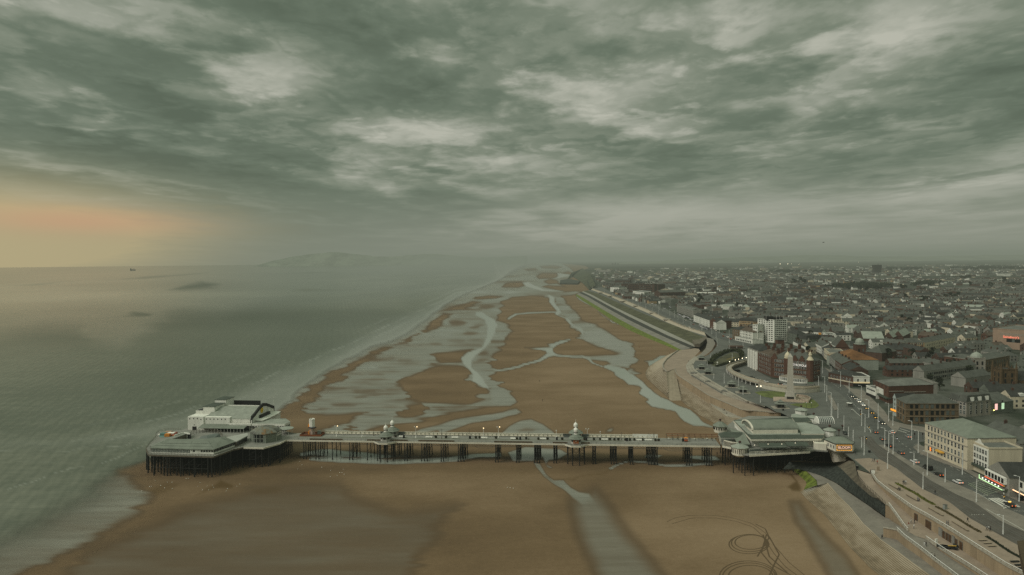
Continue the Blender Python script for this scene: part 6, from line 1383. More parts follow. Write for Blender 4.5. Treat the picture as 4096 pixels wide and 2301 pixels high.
greenw = mat('green grey wall', (.12,.135,.11), .85, .2, .3); ochre = mat('ochre render', (.36,.255,.14), .85, .15, .3, streak=True)
pinkw = mat('pink concrete', (.30,.215,.155), .85, .12, .2); slated = mat('dark slate', (.038,.040,.036), .85, .3, .3, fine=8)
slateg = mat('grey slate', (.080,.085,.073), .8, .25, .25, fine=8); rooftile = mat('brown tile roof', (.085,.065,.048), .9, .3, .2, fine=9)
rust_roof = mat('rusty brown roof', (.155,.075,.030), .9, .4, .06, fine=6); flatr = mat('flat felt roof', (.13,.135,.12), .9, .3, .15)
winw = mat('white window frame', (.50,.50,.46), .7, .1, 1)
stonegrey = mat('grey stone', (.27,.25,.21), .85, .18, .3, streak=True)
FOOT = []        # footprints kept clear by the ordinary houses
WINMESH = {}
def window_mesh(w, h, kind):
    key = (round(w,1), round(h,1), kind)
    if key not in WINMESH:
        q = MB()
        if kind[:5] == 'plain': q.box(-w/2,w/2,-.06,.03,0,h,0)
        else:
            q.box(-w/2-.12,w/2+.12,-.07,.03,-.1,h+.12,1); q.box(-w/2,w/2,-.09,.0,0,h,0); q.box(-w/2,w/2,-.11,0,h*.48,h*.53,1)
        o = q.build('window', [glassg if kind[-1] == 'L' else glass, winw]); me = o.data; bpy.data.objects.remove(o); WINMESH[key] = me
    return WINMESH[key]
def put_windows(root, a, b, rows, n, z0, dz, w, h, kind='frame', name='window', m0=.06, skip=0):
    """rows x n windows on the facade from a to b (world xy; outside on the right hand side of a->b)"""
    a = Vector((a[0], a[1], 0)); b = Vector((b[0], b[1], 0)); d = b-a; L_ = d.length; d.normalize(); nn = Vector((d.y, -d.x, 0)); me = window_mesh(w, h, kind)
    mi = (Matrix.Translation(root.location) @ Matrix.Rotation(root.rotation_euler.z, 4, 'Z')).inverted(); ang = math.atan2(d.y, d.x)-root.rotation_euler.z
    me2 = window_mesh(w, h, kind+'L')
    for r in range(rows):
        for k in range(n):
            if skip and R.random() < skip: continue
            c = a+d*(L_*(m0+(1-2*m0)*(k+.5)/n))+nn*.03; c.z = root.location.z+z0+r*dz
            o = bpy.data.objects.new(name, me2 if R.random() < .3 else me); COL.objects.link(o); o.parent = root; o.location = mi @ c; o.rotation_euler = (0,0,ang)
def quadpts(p0, p1, depth=None, p2=None):
    p0 = Vector((p0[0], p0[1])); p1 = Vector((p1[0], p1[1]))
    if p2 is not None: v = Vector((p2[0], p2[1]))-p1
    else:
        d = (p1-p0).normalized(); v = Vector((-d.y, d.x))*depth
    return [p0, p1, p1+v, p0+v]
def roof_on(root, P, h, kind, rise, m, wallm, over=.35, ridge=None):
    c = (P[0]+P[1]+P[2]+P[3])/4; P2 = [c+(p-c)*(1+over/max(4, (p-c).length)) for p in P]; z = root.location.z+h
    L01 = (P2[1]-P2[0]).length; L12 = (P2[2]-P2[1]).length; along = (L01 >= L12) if ridge is None else ridge
    if kind == 'flat':
        MB().prism([tuple(p) for p in P], z, z+.06).build('roof', m, root, world=True)
        q = MB(); pts = [(p.x, p.y, z) for p in P]+[(P[0].x, P[0].y, z)]
        q.wall(pts, .7, .45).build('parapet', wallm, root, world=True); return
    A_, B_, C_, D_ = [(p.x, p.y, z-.05) for p in P2]
    if along: m1 = (P2[0]+P2[3])/2; m2 = (P2[1]+P2[2])/2; half = L12/2
    else: m1 = (P2[0]+P2[1])/2; m2 = (P2[3]+P2[2])/2; half = L01/2
    if kind == 'mansard':
        q = MB(); I_ = [c+(p-c)*.86 for p in P2]; q.frustum([tuple(p) for p in P2], [tuple(p) for p in I_], z, z+rise, 0, 0); q.frustum([tuple(p) for p in I_], [tuple(c+(p-c)*.3) for p in I_], z+rise, z+rise*1.25); q.build('roof', m, root, world=True); return
    t_ = (m2-m1)
    if kind == 'hip': k = min(.42, half/max(t_.length, .1)); r1, r2 = m1+t_*k, m2-t_*k
    else: r1, r2 = m1, m2
    R1, R2 = (r1.x, r1.y, z+rise), (r2.x, r2.y, z+rise)
    q = MB()
    if along: q.add([A_,B_,C_,D_,R1,R2], [(0,1,5,4),(2,3,4,5),(1,2,5),(3,0,4)], [0,0,0,0] if kind == 'hip' else [0,0,1,1])
    else: q.add([A_,B_,C_,D_,R1,R2], [(1,2,5,4),(3,0,4,5),(0,1,4),(2,3,5)], [0,0,0,0] if kind == 'hip' else [0,0,1,1])
    q.build('roof', [m, wallm], root, world=True)
    return R1, R2
def chimneys(root, pts, z, n, m=None, s=.7, h=2.2):
    a, b = Vector(pts[0]), Vector(pts[1]); mi = (Matrix.Translation(root.location) @ Matrix.Rotation(root.rotation_euler.z, 4, 'Z')).inverted(); base = None
    for k in range(n):
        p = a.lerp(b, (k+.5)/n)
        if base is None:
            q = MB().box(-s*.9,s*.9,-s*.55,s*.55,-1.2,h); q.box(-s,s,-s*.65,s*.65,h-.25,h)
            for j in (-.5,0,.5): q.lathe(s*j,0,[(.14,h),(.12,h+.5)],5)
            base = q.build('chimney', m or brickd, root); o = base
        else: o = base.copy(); COL.objects.link(o)
        o.location = mi @ Vector((p.x, p.y, z)); o.rotation_euler = (0,0,R.uniform(-.1,.1))
def bldg(label, P, h, wall=whitew, roof='hip', rm=slateg, rise=3.0, wins=(), z0=None, name='building', cat='building', chim=0, ridge=None, cornice=None, group=None):
    z0 = GZ if z0 is None else z0
    root = thing(name, label, cat, (P[0].x, P[0].y, z0), 0, group); FOOT.append([tuple(p) for p in P])
    MB().prism([tuple(p) for p in P], z0, z0+h).build('wall', wall, root, world=True)
    rr3 = roof_on(root, P, h, roof, rise, rm, wall, ridge=ridge)
    if cornice: MB().wall([(p.x,p.y,z0+h-.5) for p in P+[P[0]]], .45, .5).build('cornice', cornice, root, world=True)
    for i, rows, n, zz, dz, w, hh, kd in wins: put_windows(root, P[i], P[(i+1)%4], rows, n, zz, dz, w, hh, kd)
    if chim and rr3: chimneys(root, rr3, z0+h+rise*.8, chim)
    return root
def eave(fn, h, *pts): return [fn(x, y, GZ+h) for x, y in pts]
h = hgt(E,1435,637,378,GZ); pp = eave(E, h, (1245,366),(1437,380),(1587,374)); P = quadpts(pp[0], pp[1], p2=pp[2])
tb_ = bldg('white eleven storey tower block with regular windows', P, h, offw, 'flat', flatr, wins=[(0,11,6,2.0,h/11.4,2.0,1.2,'plain'),(1,11,6,2.0,h/11.4,1.8,1.2,'plain')], name='tower_block', cat='tower block')
q = MB(); c_ = (P[0]+P[2])/2; z_ = GZ+h
q.box(c_.x-9,c_.x-1,c_.y-6,c_.y+2,z_,z_+4.2); q.box(c_.x+2,c_.x+11,c_.y-5,c_.y+4,z_,z_+3.0); q.build('plant_room', blackp, tb_, world=True)
q = MB(); 
for k in range(6): q.tube((c_.x-9+4*k,c_.y-5,z_),(c_.x-9+4*k,c_.y-5,z_+5.0+R.uniform(-1,1)),.1,4)
q.build('aerial', white, tb_, world=True)
pq = eave(E, h-6, (1190,434),(1246,438)); P = quadpts(pq[0], pq[1], 16); bldg('lower white wing attached to the left of the tower block', P, h-6, offw, 'flat', flatr, wins=[(0,8,2,2.0,3.4,1.5,1.5,'plain')])
a_, b_ = L(335,567,GZ), L(935,638,GZ); hm_ = hgt(L,930,638,335,GZ)
P = quadpts(a_, b_, 17)
mt_ = bldg('red brick hotel front with lettering, gables and cream corner domes', P, hm_, brick, 'hip', slateg, 6.5, [(0,4,14,2.0,3.7,1.3,2.0,'frame'),(1,4,5,2.0,3.7,1.2,1.9,'frame')], name='hotel', cat='hotel')
d_ = (P[1]-P[0]).normalized(); n_ = Vector((d_.y, -d_.x)); LL = (P[1]-P[0]).length
def on_front(t, out=0.0, z=0.0): p = P[0]+d_*(LL*t)+n_*out; return Vector((p.x, p.y, GZ+z))
for k, t_ in enumerate((.06,.585,.76)):                          # shaped brick gables
    q = MB(); w_ = 2.3; c0 = on_front(t_, .25, hm_-.4); vs = []
    prof_ = [(-w_,0),(-w_,1.6),(-w_*.6,2.2),(-w_*.45,3.6),(0,4.8),(w_*.45,3.6),(w_*.6,2.2),(w_,1.6),(w_,0)]
    for off in (0,-1.0): vs += [tuple(c0+Vector((d_.x*x+n_.x*off, d_.y*x+n_.y*off, z))) for x, z in prof_]
    q.add(vs, [tuple(range(9)), tuple(range(9,18))[::-1]]+[(i,(i+1)%9,9+(i+1)%9,9+i) for i in range(9)]); q.build('gable', brick, mt_, world=True)
creamd = mat('cream dome', (.55,.49,.35), .6, .1, .5)
for t_, sl_ in ((.40, 0), (.965, 1)):
    c0 = on_front(t_, -.3, 0); q = MB(); q.prism([(c0.x+2.7*math.cos(math.pi/8+j*math.pi/4), c0.y+2.7*math.sin(math.pi/8+j*math.pi/4)) for j in range(8)], GZ, GZ+hm_+1.2); q.build('turret', brick, mt_, world=True)
    if sl_ == 0: pr_ = [(2.6,0),(2.7,.3),(2.3,.5),(2.45,1.6),(2.1,3.0),(1.3,4.2),(.5,4.9),(.3,5.4),(.12,5.8),(.1,7.6),(0,7.7)]
    else: pr_ = [(2.5,0),(2.7,.3),(2.2,1.2),(1.5,2.4),(1.2,2.6),(1.2,4.4),(1.5,4.6),(1.1,5.0),(.9,6.0),(.4,6.6),(.1,7.2),(.1,8.2),(0,8.3)]
    MB().lathe(c0.x, c0.y, [(r_*1.0, GZ+hm_+1.2+z) for r_, z in pr_], 14).build('dome', creamd, mt_, smooth=False, world=True)
sgm = mat('lit white letters', (.8,.8,.76), .5, .05, 1, emit=(1,.96,.9), es=.35)
ang = math.atan2(d_.y, d_.x); p_ = on_front(.685, .55, hm_-3.6)-mt_.location
text_obj('METROPOLE', 2.35, sgm, mt_, p_, (math.pi/2, 0, ang), .12)
MB().wall([tuple(on_front(t_, .12, hm_*.50)) for t_ in (0,1)], .35, .3).build('string_course', sandst, mt_, world=True); MB().wall([tuple(on_front(t_, .12, hm_*.76)) for t_ in (0,1)], .3, .3).build('string_course', sandst, mt_, world=True)
chimneys(mt_, [tuple(on_front(.05,-8,0)), tuple(on_front(.95,-8,0))], GZ+hm_+5, 5, brick, 1.3, 3.4)
c_ = L(640,640,GZ); sl2 = thing('sun_lounge', 'white glazed half oval sun lounge at the foot of the red brick hotel', 'building', tuple(c_), ang)
el = [(11.2*math.cos(k*math.pi/12), -5.0*math.sin(k*math.pi/12)+2.5) for k in range(13)]
MB().prism(el, 0, 1.0).build('wall', white, sl2); MB().prism([(x*.99,y*.98) for x, y in el], 1.0, 3.4).build('glazing', glassg, sl2); MB().frustum([(x*1.05,y*1.05-.1) for x, y in el], [(x*.5,y*.3+1.6) for x, y in el], 3.4, 5.2).build('roof', mat('brown grey roof', (.19,.165,.13), .85, .15, .3), sl2); MB().prism([(x*1.04,y*1.04-.1) for x, y in el], 3.15, 3.4).build('fascia', white, sl2)
for k in range(25): x, y = el[k//2] if k % 2 == 0 else tuple((el[k//2][i]+el[k//2+1][i])/2 for i in (0,1)); MB().box(-.15,.15,-.15,.15,0,3.3).build('pillar', white, sl2).location = (x*1.01, y*1.02, 0)
a_, b_ = L(120,475,GZ), L(330,562,GZ); P = quadpts(a_, b_, 15); hw = hgt(L,330,562,262,GZ)
w1 = bldg('red brick hotel side wing with five rows of white windows, left of the lettering', P, hw, brick, 'hip', rooftile, 4, [(0,5,7,1.6,3.4,1.1,1.9,'frame'),(1,4,3,2.2,3.6,1.3,1.9,'frame')], name='hotel_wing', cat='hotel')
chimneys(w1, [tuple(P[0]+(P[3]-P[0])*.5)+(0,), tuple(P[1]+(P[2]-P[1])*.5)+(0,)], GZ+hw+3, 3, brick, 1.2, 3.5)
a_, b_ = L(-30,400,GZ), L(125,472,GZ); P = quadpts(a_, b_, 16); 
w2_ = bldg('dark hotel seaward wing with white bay fronts, farthest left of the red brick hotel', P, hw+1.5, greyw, 'hip', slated, 3.5, [(0,5,5,1.6,3.5,1.6,2.2,'frame')], name='hotel_wing', cat='hotel')
for k in range(4): c_ = P[0].lerp(P[1], (k+.5)/4); MB().lathe(c_.x, c_.y, [(1.5,GZ),(1.5,GZ+hw)], 8).build('bay', whitew, w2_, world=True)
c_ = L(470,300,GZ+10); P = [Vector((c_.x-10, c_.y+14)), Vector((c_.x+22, c_.y+2)), Vector((c_.x+28, c_.y+22)), Vector((c_.x-4, c_.y+32))]
w3 = bldg('rear block of the red brick hotel with a square pyramid roofed tower', P, hw+1, brick, 'hip', slateg, 4, [(0,2,10,11,3.4,1.1,1.8,'frame')], name='hotel_wing', cat='hotel')
chimneys(w3, [(P[0].x,P[0].y+3,0),(P[1].x,P[1].y+3,0)], GZ+hw+2, 5, brick, 1.3, 4)
c0 = L(470,150,GZ+hw-1); q = MB(); q.prism([(c0.x-3,c0.y),(c0.x+3,c0.y),(c0.x+3,c0.y+6),(c0.x-3,c0.y+6)], GZ, GZ+hw+8).build('tower', brick, w3, world=True); MB().frustum([(c0.x-3.4,c0.y-.4),(c0.x+3.4,c0.y-.4),(c0.x+3.4,c0.y+6.4),(c0.x-3.4,c0.y+6.4)],[(c0.x-.4,c0.y+2.6),(c0.x+.4,c0.y+2.6),(c0.x+.4,c0.y+3.4),(c0.x-.4,c0.y+3.4)], GZ+hw+8, GZ+hw+11).build('tower_roof', slateg, w3, world=True)
a_, b_ = G(895,347,GZ), G(1272,512,GZ); P = quadpts(a_, b_, 23); hc = hgt(G,1275,512,228,GZ)
ch_ = bldg('long cream four storey hotel with arched windows and grey green hipped roof', P, hc, creamw, 'hip', greenroof, 4.6, [(0,4,11,1.6,hc/4.3,1.0,2.0,'frame'),(3,4,4,1.6,hc/4.3,1.0,2.0,'frame')], cornice=stonegrey, name='hotel', cat='hotel')
for zz in (hc*.27, hc*.72): MB().wall([(P[0].x,P[0].y,GZ+zz),(P[1].x,P[1].y,GZ+zz)], .3, .5).build('string_course', stonegrey, ch_, world=True)
o = MB().box(-2.4,2.4,-1.6,0,3.3,4.0).build('door_canopy', mat('orange teal canopy', (.30,.19,.04), .7, .3, .5, emit=(1,.5,.05), es=.25), ch_); dd = (P[1]-P[0]).normalized(); cpt = P[0].lerp(P[1], .41); o.location = Vector((cpt.x,cpt.y,GZ))-Vector(ch_.location); o.rotation_euler = (0,0,math.atan2(dd.y,dd.x))
o = MB().box(-.6,.6,-.12,.0,1.6,3.4).build('lit_window', mat('amber window', (.6,.2,.04), .6, .1, 1, emit=(1,.25,.03), es=.9), ch_); cpt = P[0].lerp(P[1], .155); o.location = Vector((cpt.x,cpt.y,GZ))-Vector(ch_.location); o.rotation_euler = (0,0,math.atan2(dd.y,dd.x))
q1 = [P[3].copy(), P[2].copy()]; P4 = quadpts(P[3]+(P[2]-P[3])*.25, P[2]+Vector((0,-2)), 16); bldg('grey gabled rear range behind the cream hotel', P4, hc-2.5, greyw, 'gable', slateg, 5, [(1,2,3,5,3.2,1.1,1.7,'frame')], chim=2)
P5 = quadpts(P4[3], P4[3].lerp(P4[2], .7), 14); bldg('second slate roofed range farther behind the cream hotel', P5, hc-3, greyw, 'gable', greenroof, 5.5, [], ridge=False)
P6 = quadpts(P4[1]+Vector((4,-14)), P4[1]+Vector((26,-20)), 16); bldg('grey slate range with small roof lights right of the cream hotel', P6, hc-4, greyw, 'hip', slateg, 4, [(0,2,5,4,3,1.0,1.6,'frame')])
pe = eave(G, 12.6, (1300,256),(1466,325),(1764,326)); P = quadpts(pe[0], pe[1], p2=pe[2])
wf = bldg('ornate white fronted building with shaped gable and bare yellow side wall', P, 12.6, creamw, 'flat', flatr, wins=[(0,3,6,3.2,3.1,1.2,1.9,'frame')], name='building')
MB().wall([(P[0].x,P[0].y,GZ),(P[1].x,P[1].y,GZ)], 12.2, .5, base=GZ+3).build('front_wall', whitew, wf, world=True)
put_windows(wf, P[0]+Vector((-.30,-.30)), P[1]+Vector((-.30,-.30)), 3, 6, 3.6, 3.0, 1.1, 1.8, 'frame')
dd = (P[1]-P[0]).normalized(); mid2 = P[0].lerp(P[1], .5); q = MB(); q.add([tuple(mid2+dd*x)+(GZ+12.6+z,) for x, z in [(-3.2,0),(-3,1.2),(-1.6,1.6),(-1.0,2.6),(0,3.0),(1,2.6),(1.6,1.6),(3,1.2),(3.2,0)]], [tuple(range(9))]); q.build('shaped_gable', whitew, wf, world=True)
MB().wall([(P[0].x-.4,P[0].y-.4,GZ+2.6),(P[1].x-.4,P[1].y-.4,GZ+2.6)], 1.0, 1.6).build('shop_canopy', greenroofd, wf, world=True)
pe = eave(G, 8.0, (1458,486),(1650,580)); P = quadpts(pe[0], pe[1], 15)
sh_ = bldg('dark slate roofed bar with white bay windows and glowing green and red fascia', P, 8.0, greyw, 'gable', slated, 4.5, [], name='bar', cat='bar')
dd = (P[1]-P[0]).normalized(); n_ = Vector((dd.y,-dd.x)); ang = math.atan2(dd.y, dd.x); LL = (P[1]-P[0]).length
def fr_loc(t_, out, z): p = P[0]+dd*(LL*t_)+n_*out; return Vector((p.x, p.y, GZ+z))-Vector(sh_.location)
o = MB().box(0,LL*.9,-1.2,0,4.6,7.4).build('bay_window', white, sh_); o.location = fr_loc(.0, .1, 0); o.rotation_euler = (0,0,ang)
for k in range(6): o2 = MB().box(.35+LL*.9*k/6, LL*.9*(k+1)/6-.25,-1.26,-1.1,4.9,7.0).build('window', glass, sh_); o2.location = fr_loc(0,.1,0); o2.rotation_euler = (0,0,ang)
ledg = mat('green neon', (.6,.9,.5), .5, .05, 1, emit=(.62,1,.5), es=.8); ledr = mat('red neon', (.9,.2,.1), .5, .05, 1, emit=(1,.13,.06), es=.45); ledw = mat('white spots', (.9,.9,.9), .5, .05, 1, emit=(1,1,.95), es=1.6)
o = MB().box(-2,LL*.95,-2.0,0,2.7,3.0).build('shop_canopy', concd, sh_); o.location = fr_loc(0,0,0); o.rotation_euler = (0,0,ang)
o = MB().box(-2.2,LL*.95,-2.4,-2.2,2.5,2.75).box(-2.3,-2.05,-2.4,-2.2,2.5,4.2).build('neon_strip', ledg, sh_); o.location = fr_loc(0,0,0); o.rotation_euler = (0,0,ang)
q = MB()
for k in range(14): q.box(.2+k*LL*.88/14, .2+(k+.72)*LL*.88/14, -1.5,-1.3,3.9,4.3)
o = q.build('neon_sign', ledr, sh_); o.location = fr_loc(0,0,0); o.rotation_euler = (0,0,ang)
for k in range(6): o = MB().lathe(0,0,[(0,-.3),(.3,0),(0,.3)],7).build('spot_lamp', ledw, sh_); o.location = fr_loc(.02+.15*k, 2.3, 3.4)
q = MB()
for k in range(9): q.tube((LL*k/9,-2.3,2.4),(LL*(k-.5)/9,-7.5,.1),.06,4)
q.tube((-1,-7.5,.9),(LL*.9,-7.5,.9),.06,4).tube((-1,-7.5,.1),(LL*.9,-7.5,.1),.06,4)
o = q.build('awning_frame', mat('pale green frame', (.30,.35,.24), .6, .15, 1), sh_); o.location = fr_loc(0,0,0); o.rotation_euler = (0,0,ang)
pe = eave(G, 7.4, (1660,560),(1960,700)); P = quadpts(pe[0], pe[1], 14)
s2 = bldg('white painted shops with dark windows at the right edge beside the crossing', P, 7.4, whitew, 'gable', slated, 4.2, [(0,1,5,4.4,3,1.7,2.2,'plain')], name='shop', cat='shop')
dd = (P[1]-P[0]).normalized(); ang = math.atan2(dd.y,dd.x); LL = (P[1]-P[0]).length
o = MB().box(0,LL,-2.2,0,2.9,3.2).build('shop_canopy', concd, s2); o.rotation_euler = (0,0,ang)
o = MB().box(1.5,LL,-2.4,-2.25,2.95,3.3).build('lit_strip', mat('white orange strip', (.9,.6,.4), .5, .05, 1, emit=(1,.55,.3), es=1.6), s2); o.rotation_euler = (0,0,ang)
P = quadpts(P[3]+Vector((2,2)), P[2]+Vector((2,2)), 22); bldg('slate roofed building behind the shops at the right edge', P, 9, creamw, 'hip', slateg, 4, [], chim=2)
hb = hgt(F,748,1055,852,GZ); pe = eave(F, hb, (600,786),(750,852),(1268,832)); P = quadpts(pe[0], pe[1], p2=pe[2])
bh = bldg('big plain red brick hall with a thin white stripe along its long wall', P, hb, brick, 'hip', flatr, 3.0, [(0,2,3,6.5,3.4,.9,1.2,'plain')], name='brick_hall', cat='hall')
dd = (P[2]-P[1]); 
MB().wall([tuple(P[1].lerp(P[2], .01))+(GZ+hb*.68,), tuple(P[1].lerp(P[2], .33))+(GZ+hb*.66,)], .5, .5).build('wall_stripe', stonegrey, bh, world=True); MB().wall([tuple(P[1].lerp(P[2], .34))+(GZ+hb*.60,), tuple(P[1].lerp(P[2], .82))+(GZ+hb*.58,)], .5, .5).build('wall_stripe', stonegrey, bh, world=True)
MB().wall([tuple(P[0].lerp(P[1], .08))+(GZ+4.2,), tuple(P[0].lerp(P[1], .62))+(GZ+4.2,)], 3.8, .5).build('window_block', whitew, bh, world=True)
MB().wall([tuple(P[0])+(GZ+3.0,), tuple(P[1])+(GZ+3.0,)], 1.0, 3.0).build('canopy', greenroofd, bh, world=True)
P7 = [P[2].copy(), P[2]+Vector((2.6,-.3)), P[3]+Vector((2.6,-.3)), P[3].copy()]; bldg('pale end wall standing at the right end of the red brick hall', P7, hb+.4, greyw, 'flat', flatr)
pe = eave(F, 6.4, (490,852),(598,895)); Pw = quadpts(pe[0], pe[1], 12); wb = bldg('white banded modern front just left of the red brick hall', Pw, 6.4, whitew, 'flat', flatr, wins=[(0,1,4,4.6,3,2.6,1.0,'plain')]); MB().wall([tuple(Pw[0])+(GZ,), tuple(Pw[1])+(GZ,)], 2.0, .3, base=GZ).build('shop_front', blackp, wb, world=True)
pe = eave(F, hb-2, (520,800),(600,840)); Pw = quadpts(pe[0], pe[1], 14); bldg('small brick block squeezed between the banded front and the brick hall', Pw+[] if False else [p+Vector((6,6)) for p in Pw], hb-2.5, brickd, 'flat', flatr, wins=[(0,1,3,9,3,1.1,1.5,'plain')])
pe = eave(F, 11, (800,985),(842,1000)); Pw = quadpts(pe[0], pe[1], 12); nb = bldg('narrow pale blue house with a curly gable and orange neon', Pw, 11, mat('pale blue render', (.33,.38,.36), .8, .1, .4), 'gable', slated, 3, [(0,3,1,3.6,3,1.2,1.8,'frame')], name='house', cat='house', ridge=False)
dd = (Pw[1]-Pw[0]).normalized(); ang = math.atan2(dd.y,dd.x); o = MB().box(-1.5,(Pw[1]-Pw[0]).length+1,-.7,-.4,2.9,4.0).build('neon_sign', mat('orange neon', (.9,.4,.05), .5, .05, 1, emit=(1,.33,.02), es=.7), nb); o.rotation_euler = (0,0,ang)
hs_ = hgt(F,945,1290,1052,GZ); pe = eave(F, hs_, (838,992),(946,1052),(1562,1052)); P = quadpts(pe[0], pe[1], p2=pe[2])
bs = bldg('brown sandstone three storey corner block with grey roof', P, hs_, sandst, 'hip', slateg, 4.2, [(1,3,9,1.4,hs_/3.1,1.7,2.6,'plain'),(0,3,3,1.4,hs_/3.1,1.4,2.6,'plain')], cornice=sandst)
for zz in (.34, .66): MB().wall([tuple(P[0])+(GZ+hs_*zz,), tuple(P[1])+(GZ+hs_*zz,), tuple(P[2])+(GZ+hs_*zz,)], .4, .6).build('string_course', mat('pale sandstone', (.19,.15,.10), .9, .2, .4), bs, world=True)
hg = hgt(F,1640,1205,1035,GZ); pe = eave(F, hg, (1560,1022),(1650,1040),(1935,1012)); P = quadpts(pe[0], pe[1], p2=pe[2])
gm = bldg('grey stone corner building with a mansard roof and white dormers', P, hg, stonegrey, 'mansard', slateg, 4.0, [(1,3,4,1.6,hg/3.2,1.3,2.2,'frame'),(0,3,2,1.6,hg/3.2,1.3,2.2,'frame')], cornice=stonegrey)
for k in range(3): c_ = P[1].lerp(P[2], .2+.3*k); MB().box(c_.x-1.5,c_.x+1.5,c_.y-.2,c_.y+2,GZ+hg+.4,GZ+hg+2.8).build('dormer', whitew, gm, world=True)
pe = eave(F, hg-2, (1450,985),(1558,1022)); Pw = quadpts(pe[0], pe[1], 14); bldg('grey mansard wing left of the grey corner building', Pw, hg-2, stonegrey, 'mansard', slateg, 3.4, [(0,2,4,2,3.2,1.1,2,'frame')])
h9 = hgt(F,1938,1180,1050,GZ); pe = eave(F, h9, (1936,1052),(2192,1020)); P = quadpts(pe[0], pe[1], 20)
dg9 = bldg('dark green corner venue with two glowing posters', P, h9, greenw, 'gable', slateg, 4, [(0,2,1,3,3.6,.9,1.6,'plain')], name='venue', cat='venue')
dd = (P[1]-P[0]).normalized(); ang = math.atan2(dd.y,dd.x); LL = (P[1]-P[0]).length
for t_, m_, nm in ((.22, mat('pink poster', (.8,.5,.45), .5, .3, .6, emit=(1,.55,.5), es=1.0), 'poster'), (.52, mat('green poster', (.5,.7,.45), .5, .4, .6, emit=(.7,1,.65), es=.6), 'poster')):
    o = MB().box(-1.1,1.1,-.2,0,2.6,6.4).build('lit_poster', m_, dg9); o.location = (dd.x*LL*t_, dd.y*LL*t_, 0); o.rotation_euler = (0,0,ang)
o = MB().lathe(0,0,[(0,-.3),(.4,0),(0,.3)],7).build('lamp', mat('yellow lamp', (.9,.8,.3), .5, .05, 1, emit=(1,.8,.2), es=6), dg9); o.location = (dd.x*1.0+.0, dd.y-1.5, 3.0)
c_ = F(2122,925,GZ); ht_ = hgt(F,2122,925,660,GZ); s_ = 5.4; P = [Vector((c_.x-s_,c_.y-1.2)), Vector((c_.x+s_-1,c_.y-s_*.0-2.6)), Vector((c_.x+s_,c_.y+2*s_-2.6)), Vector((c_.x-s_+1,c_.y+2*s_-1.2))]
chb = mat('brown church stone', (.085,.058,.030), .95, .35, .4)
ct_ = bldg('tall brown church tower with four spiky pinnacles', P, ht_, chb, 'flat', slated, wins=[(0,2,2,ht_*.42,ht_*.26,1.1,3.0,'plain'),(3,2,2,ht_*.42,ht_*.26,1.1,3.0,'plain')], name='church_tower', cat='church tower')
for p in P: MB().lathe(p.x,p.y,[(1.0,GZ),(1.0,GZ+ht_+1),(.7,GZ+ht_+1.4),(.1,GZ+ht_+5.5),(0,GZ+ht_+5.6)],6).build('pinnacle', chb, ct_, world=True)
for i in range(4):
    c2 = P[i].lerp(P[(i+1)%4], .5); MB().lathe(c2.x,c2.y,[(.5,GZ+ht_),(.5,GZ+ht_+1.4),(0,GZ+ht_+3)],6).build('pinnacle', chb, ct_, world=True)
Pn = [P[1]+Vector((0,2)), P[1]+Vector((26,-4)), P[1]+Vector((29,8)), P[2]+Vector((1,1))]; bldg('dark stone church nave right of the spiky tower', Pn, 9, chb, 'gable', slated, 6, [(0,1,6,3,3,1.3,4,'plain')], name='church', cat='church')
pe = eave(F, 7, (1640,760),(1930,720)); Pn = quadpts(pe[0], pe[1], 11); bldg('large grey slate roof left of the spiky church tower', Pn, 7, greyw, 'gable', slateg, 4)
pe = eave(F, 11, (1390,500),(1735,548)); P = quadpts(pe[0], pe[1], 18); lb = bldg('red brick library range with flat grey roof lights', P, 11, brick, 'hip', slateg, 2.5, [(0,2,12,2,4,1.4,2.4,'plain')], cornice=stonegrey, name='library', cat='library')
pe = eave(F, 11, (1740,548),(1860,545),(2150,492)); P2_ = quadpts(pe[1], pe[2], 18); lb2 = bldg('brown brick library wing right of the pale dome', P2_, 11, sandst, 'hip', slateg, 2.5, [(0,2,9,2,4,1.4,2.4,'plain')], cornice=stonegrey, name='library', cat='library')
c_ = (pe[0]+pe[1])/2; P3_ = [Vector((c_.x-4.5,c_.y)), Vector((c_.x+4.5,c_.y-1)), Vector((c_.x+5,c_.y+9)), Vector((c_.x-4,c_.y+10))]; lb3 = bldg('pale domed corner entrance of the brick library', P3_, 12, stonegrey, 'flat', flatr, wins=[(0,2,2,2,4.6,1.4,3,'plain')], name='library', cat='library'); MB().lathe(c_.x+.3,c_.y+4.5,[(4.6,GZ+12),(4.8,GZ+12.6),(4.4,GZ+14),(3.2,GZ+15.6),(1.5,GZ+16.6),(.4,GZ+17),(.1,GZ+18)],12).build('dome', palegreen, lb3, world=True)
pe = eave(F, 8.5, (1158,682),(1758,602)); P = quadpts(pe[0], pe[1], 9); bldg('long grey two storey range with a row of brick chimneys', P, 8.5, greyw, 'gable', slateg, 4.0, [(0,2,22,1.8,3.4,1.8,1.7,'plain')], chim=6)
pe = eave(F, 9, (200,548),(632,548)); P = quadpts(pe[0], pe[1], 34); bldg('hall with a big rusty brown roof and long white side wall', P, 9, palegreen, 'hip', rust_roof, 7, [], name='hall', cat='hall')
pe = eave(F, 9, (130,412),(292,416)); P = quadpts(pe[0], pe[1], 30); bldg('red brick church gable with curved grey green roof', P, 10, brick, 'gable', slateg, 9, [(0,2,6,2,4,1,1.6,'frame')], name='church', cat='church', ridge=False)
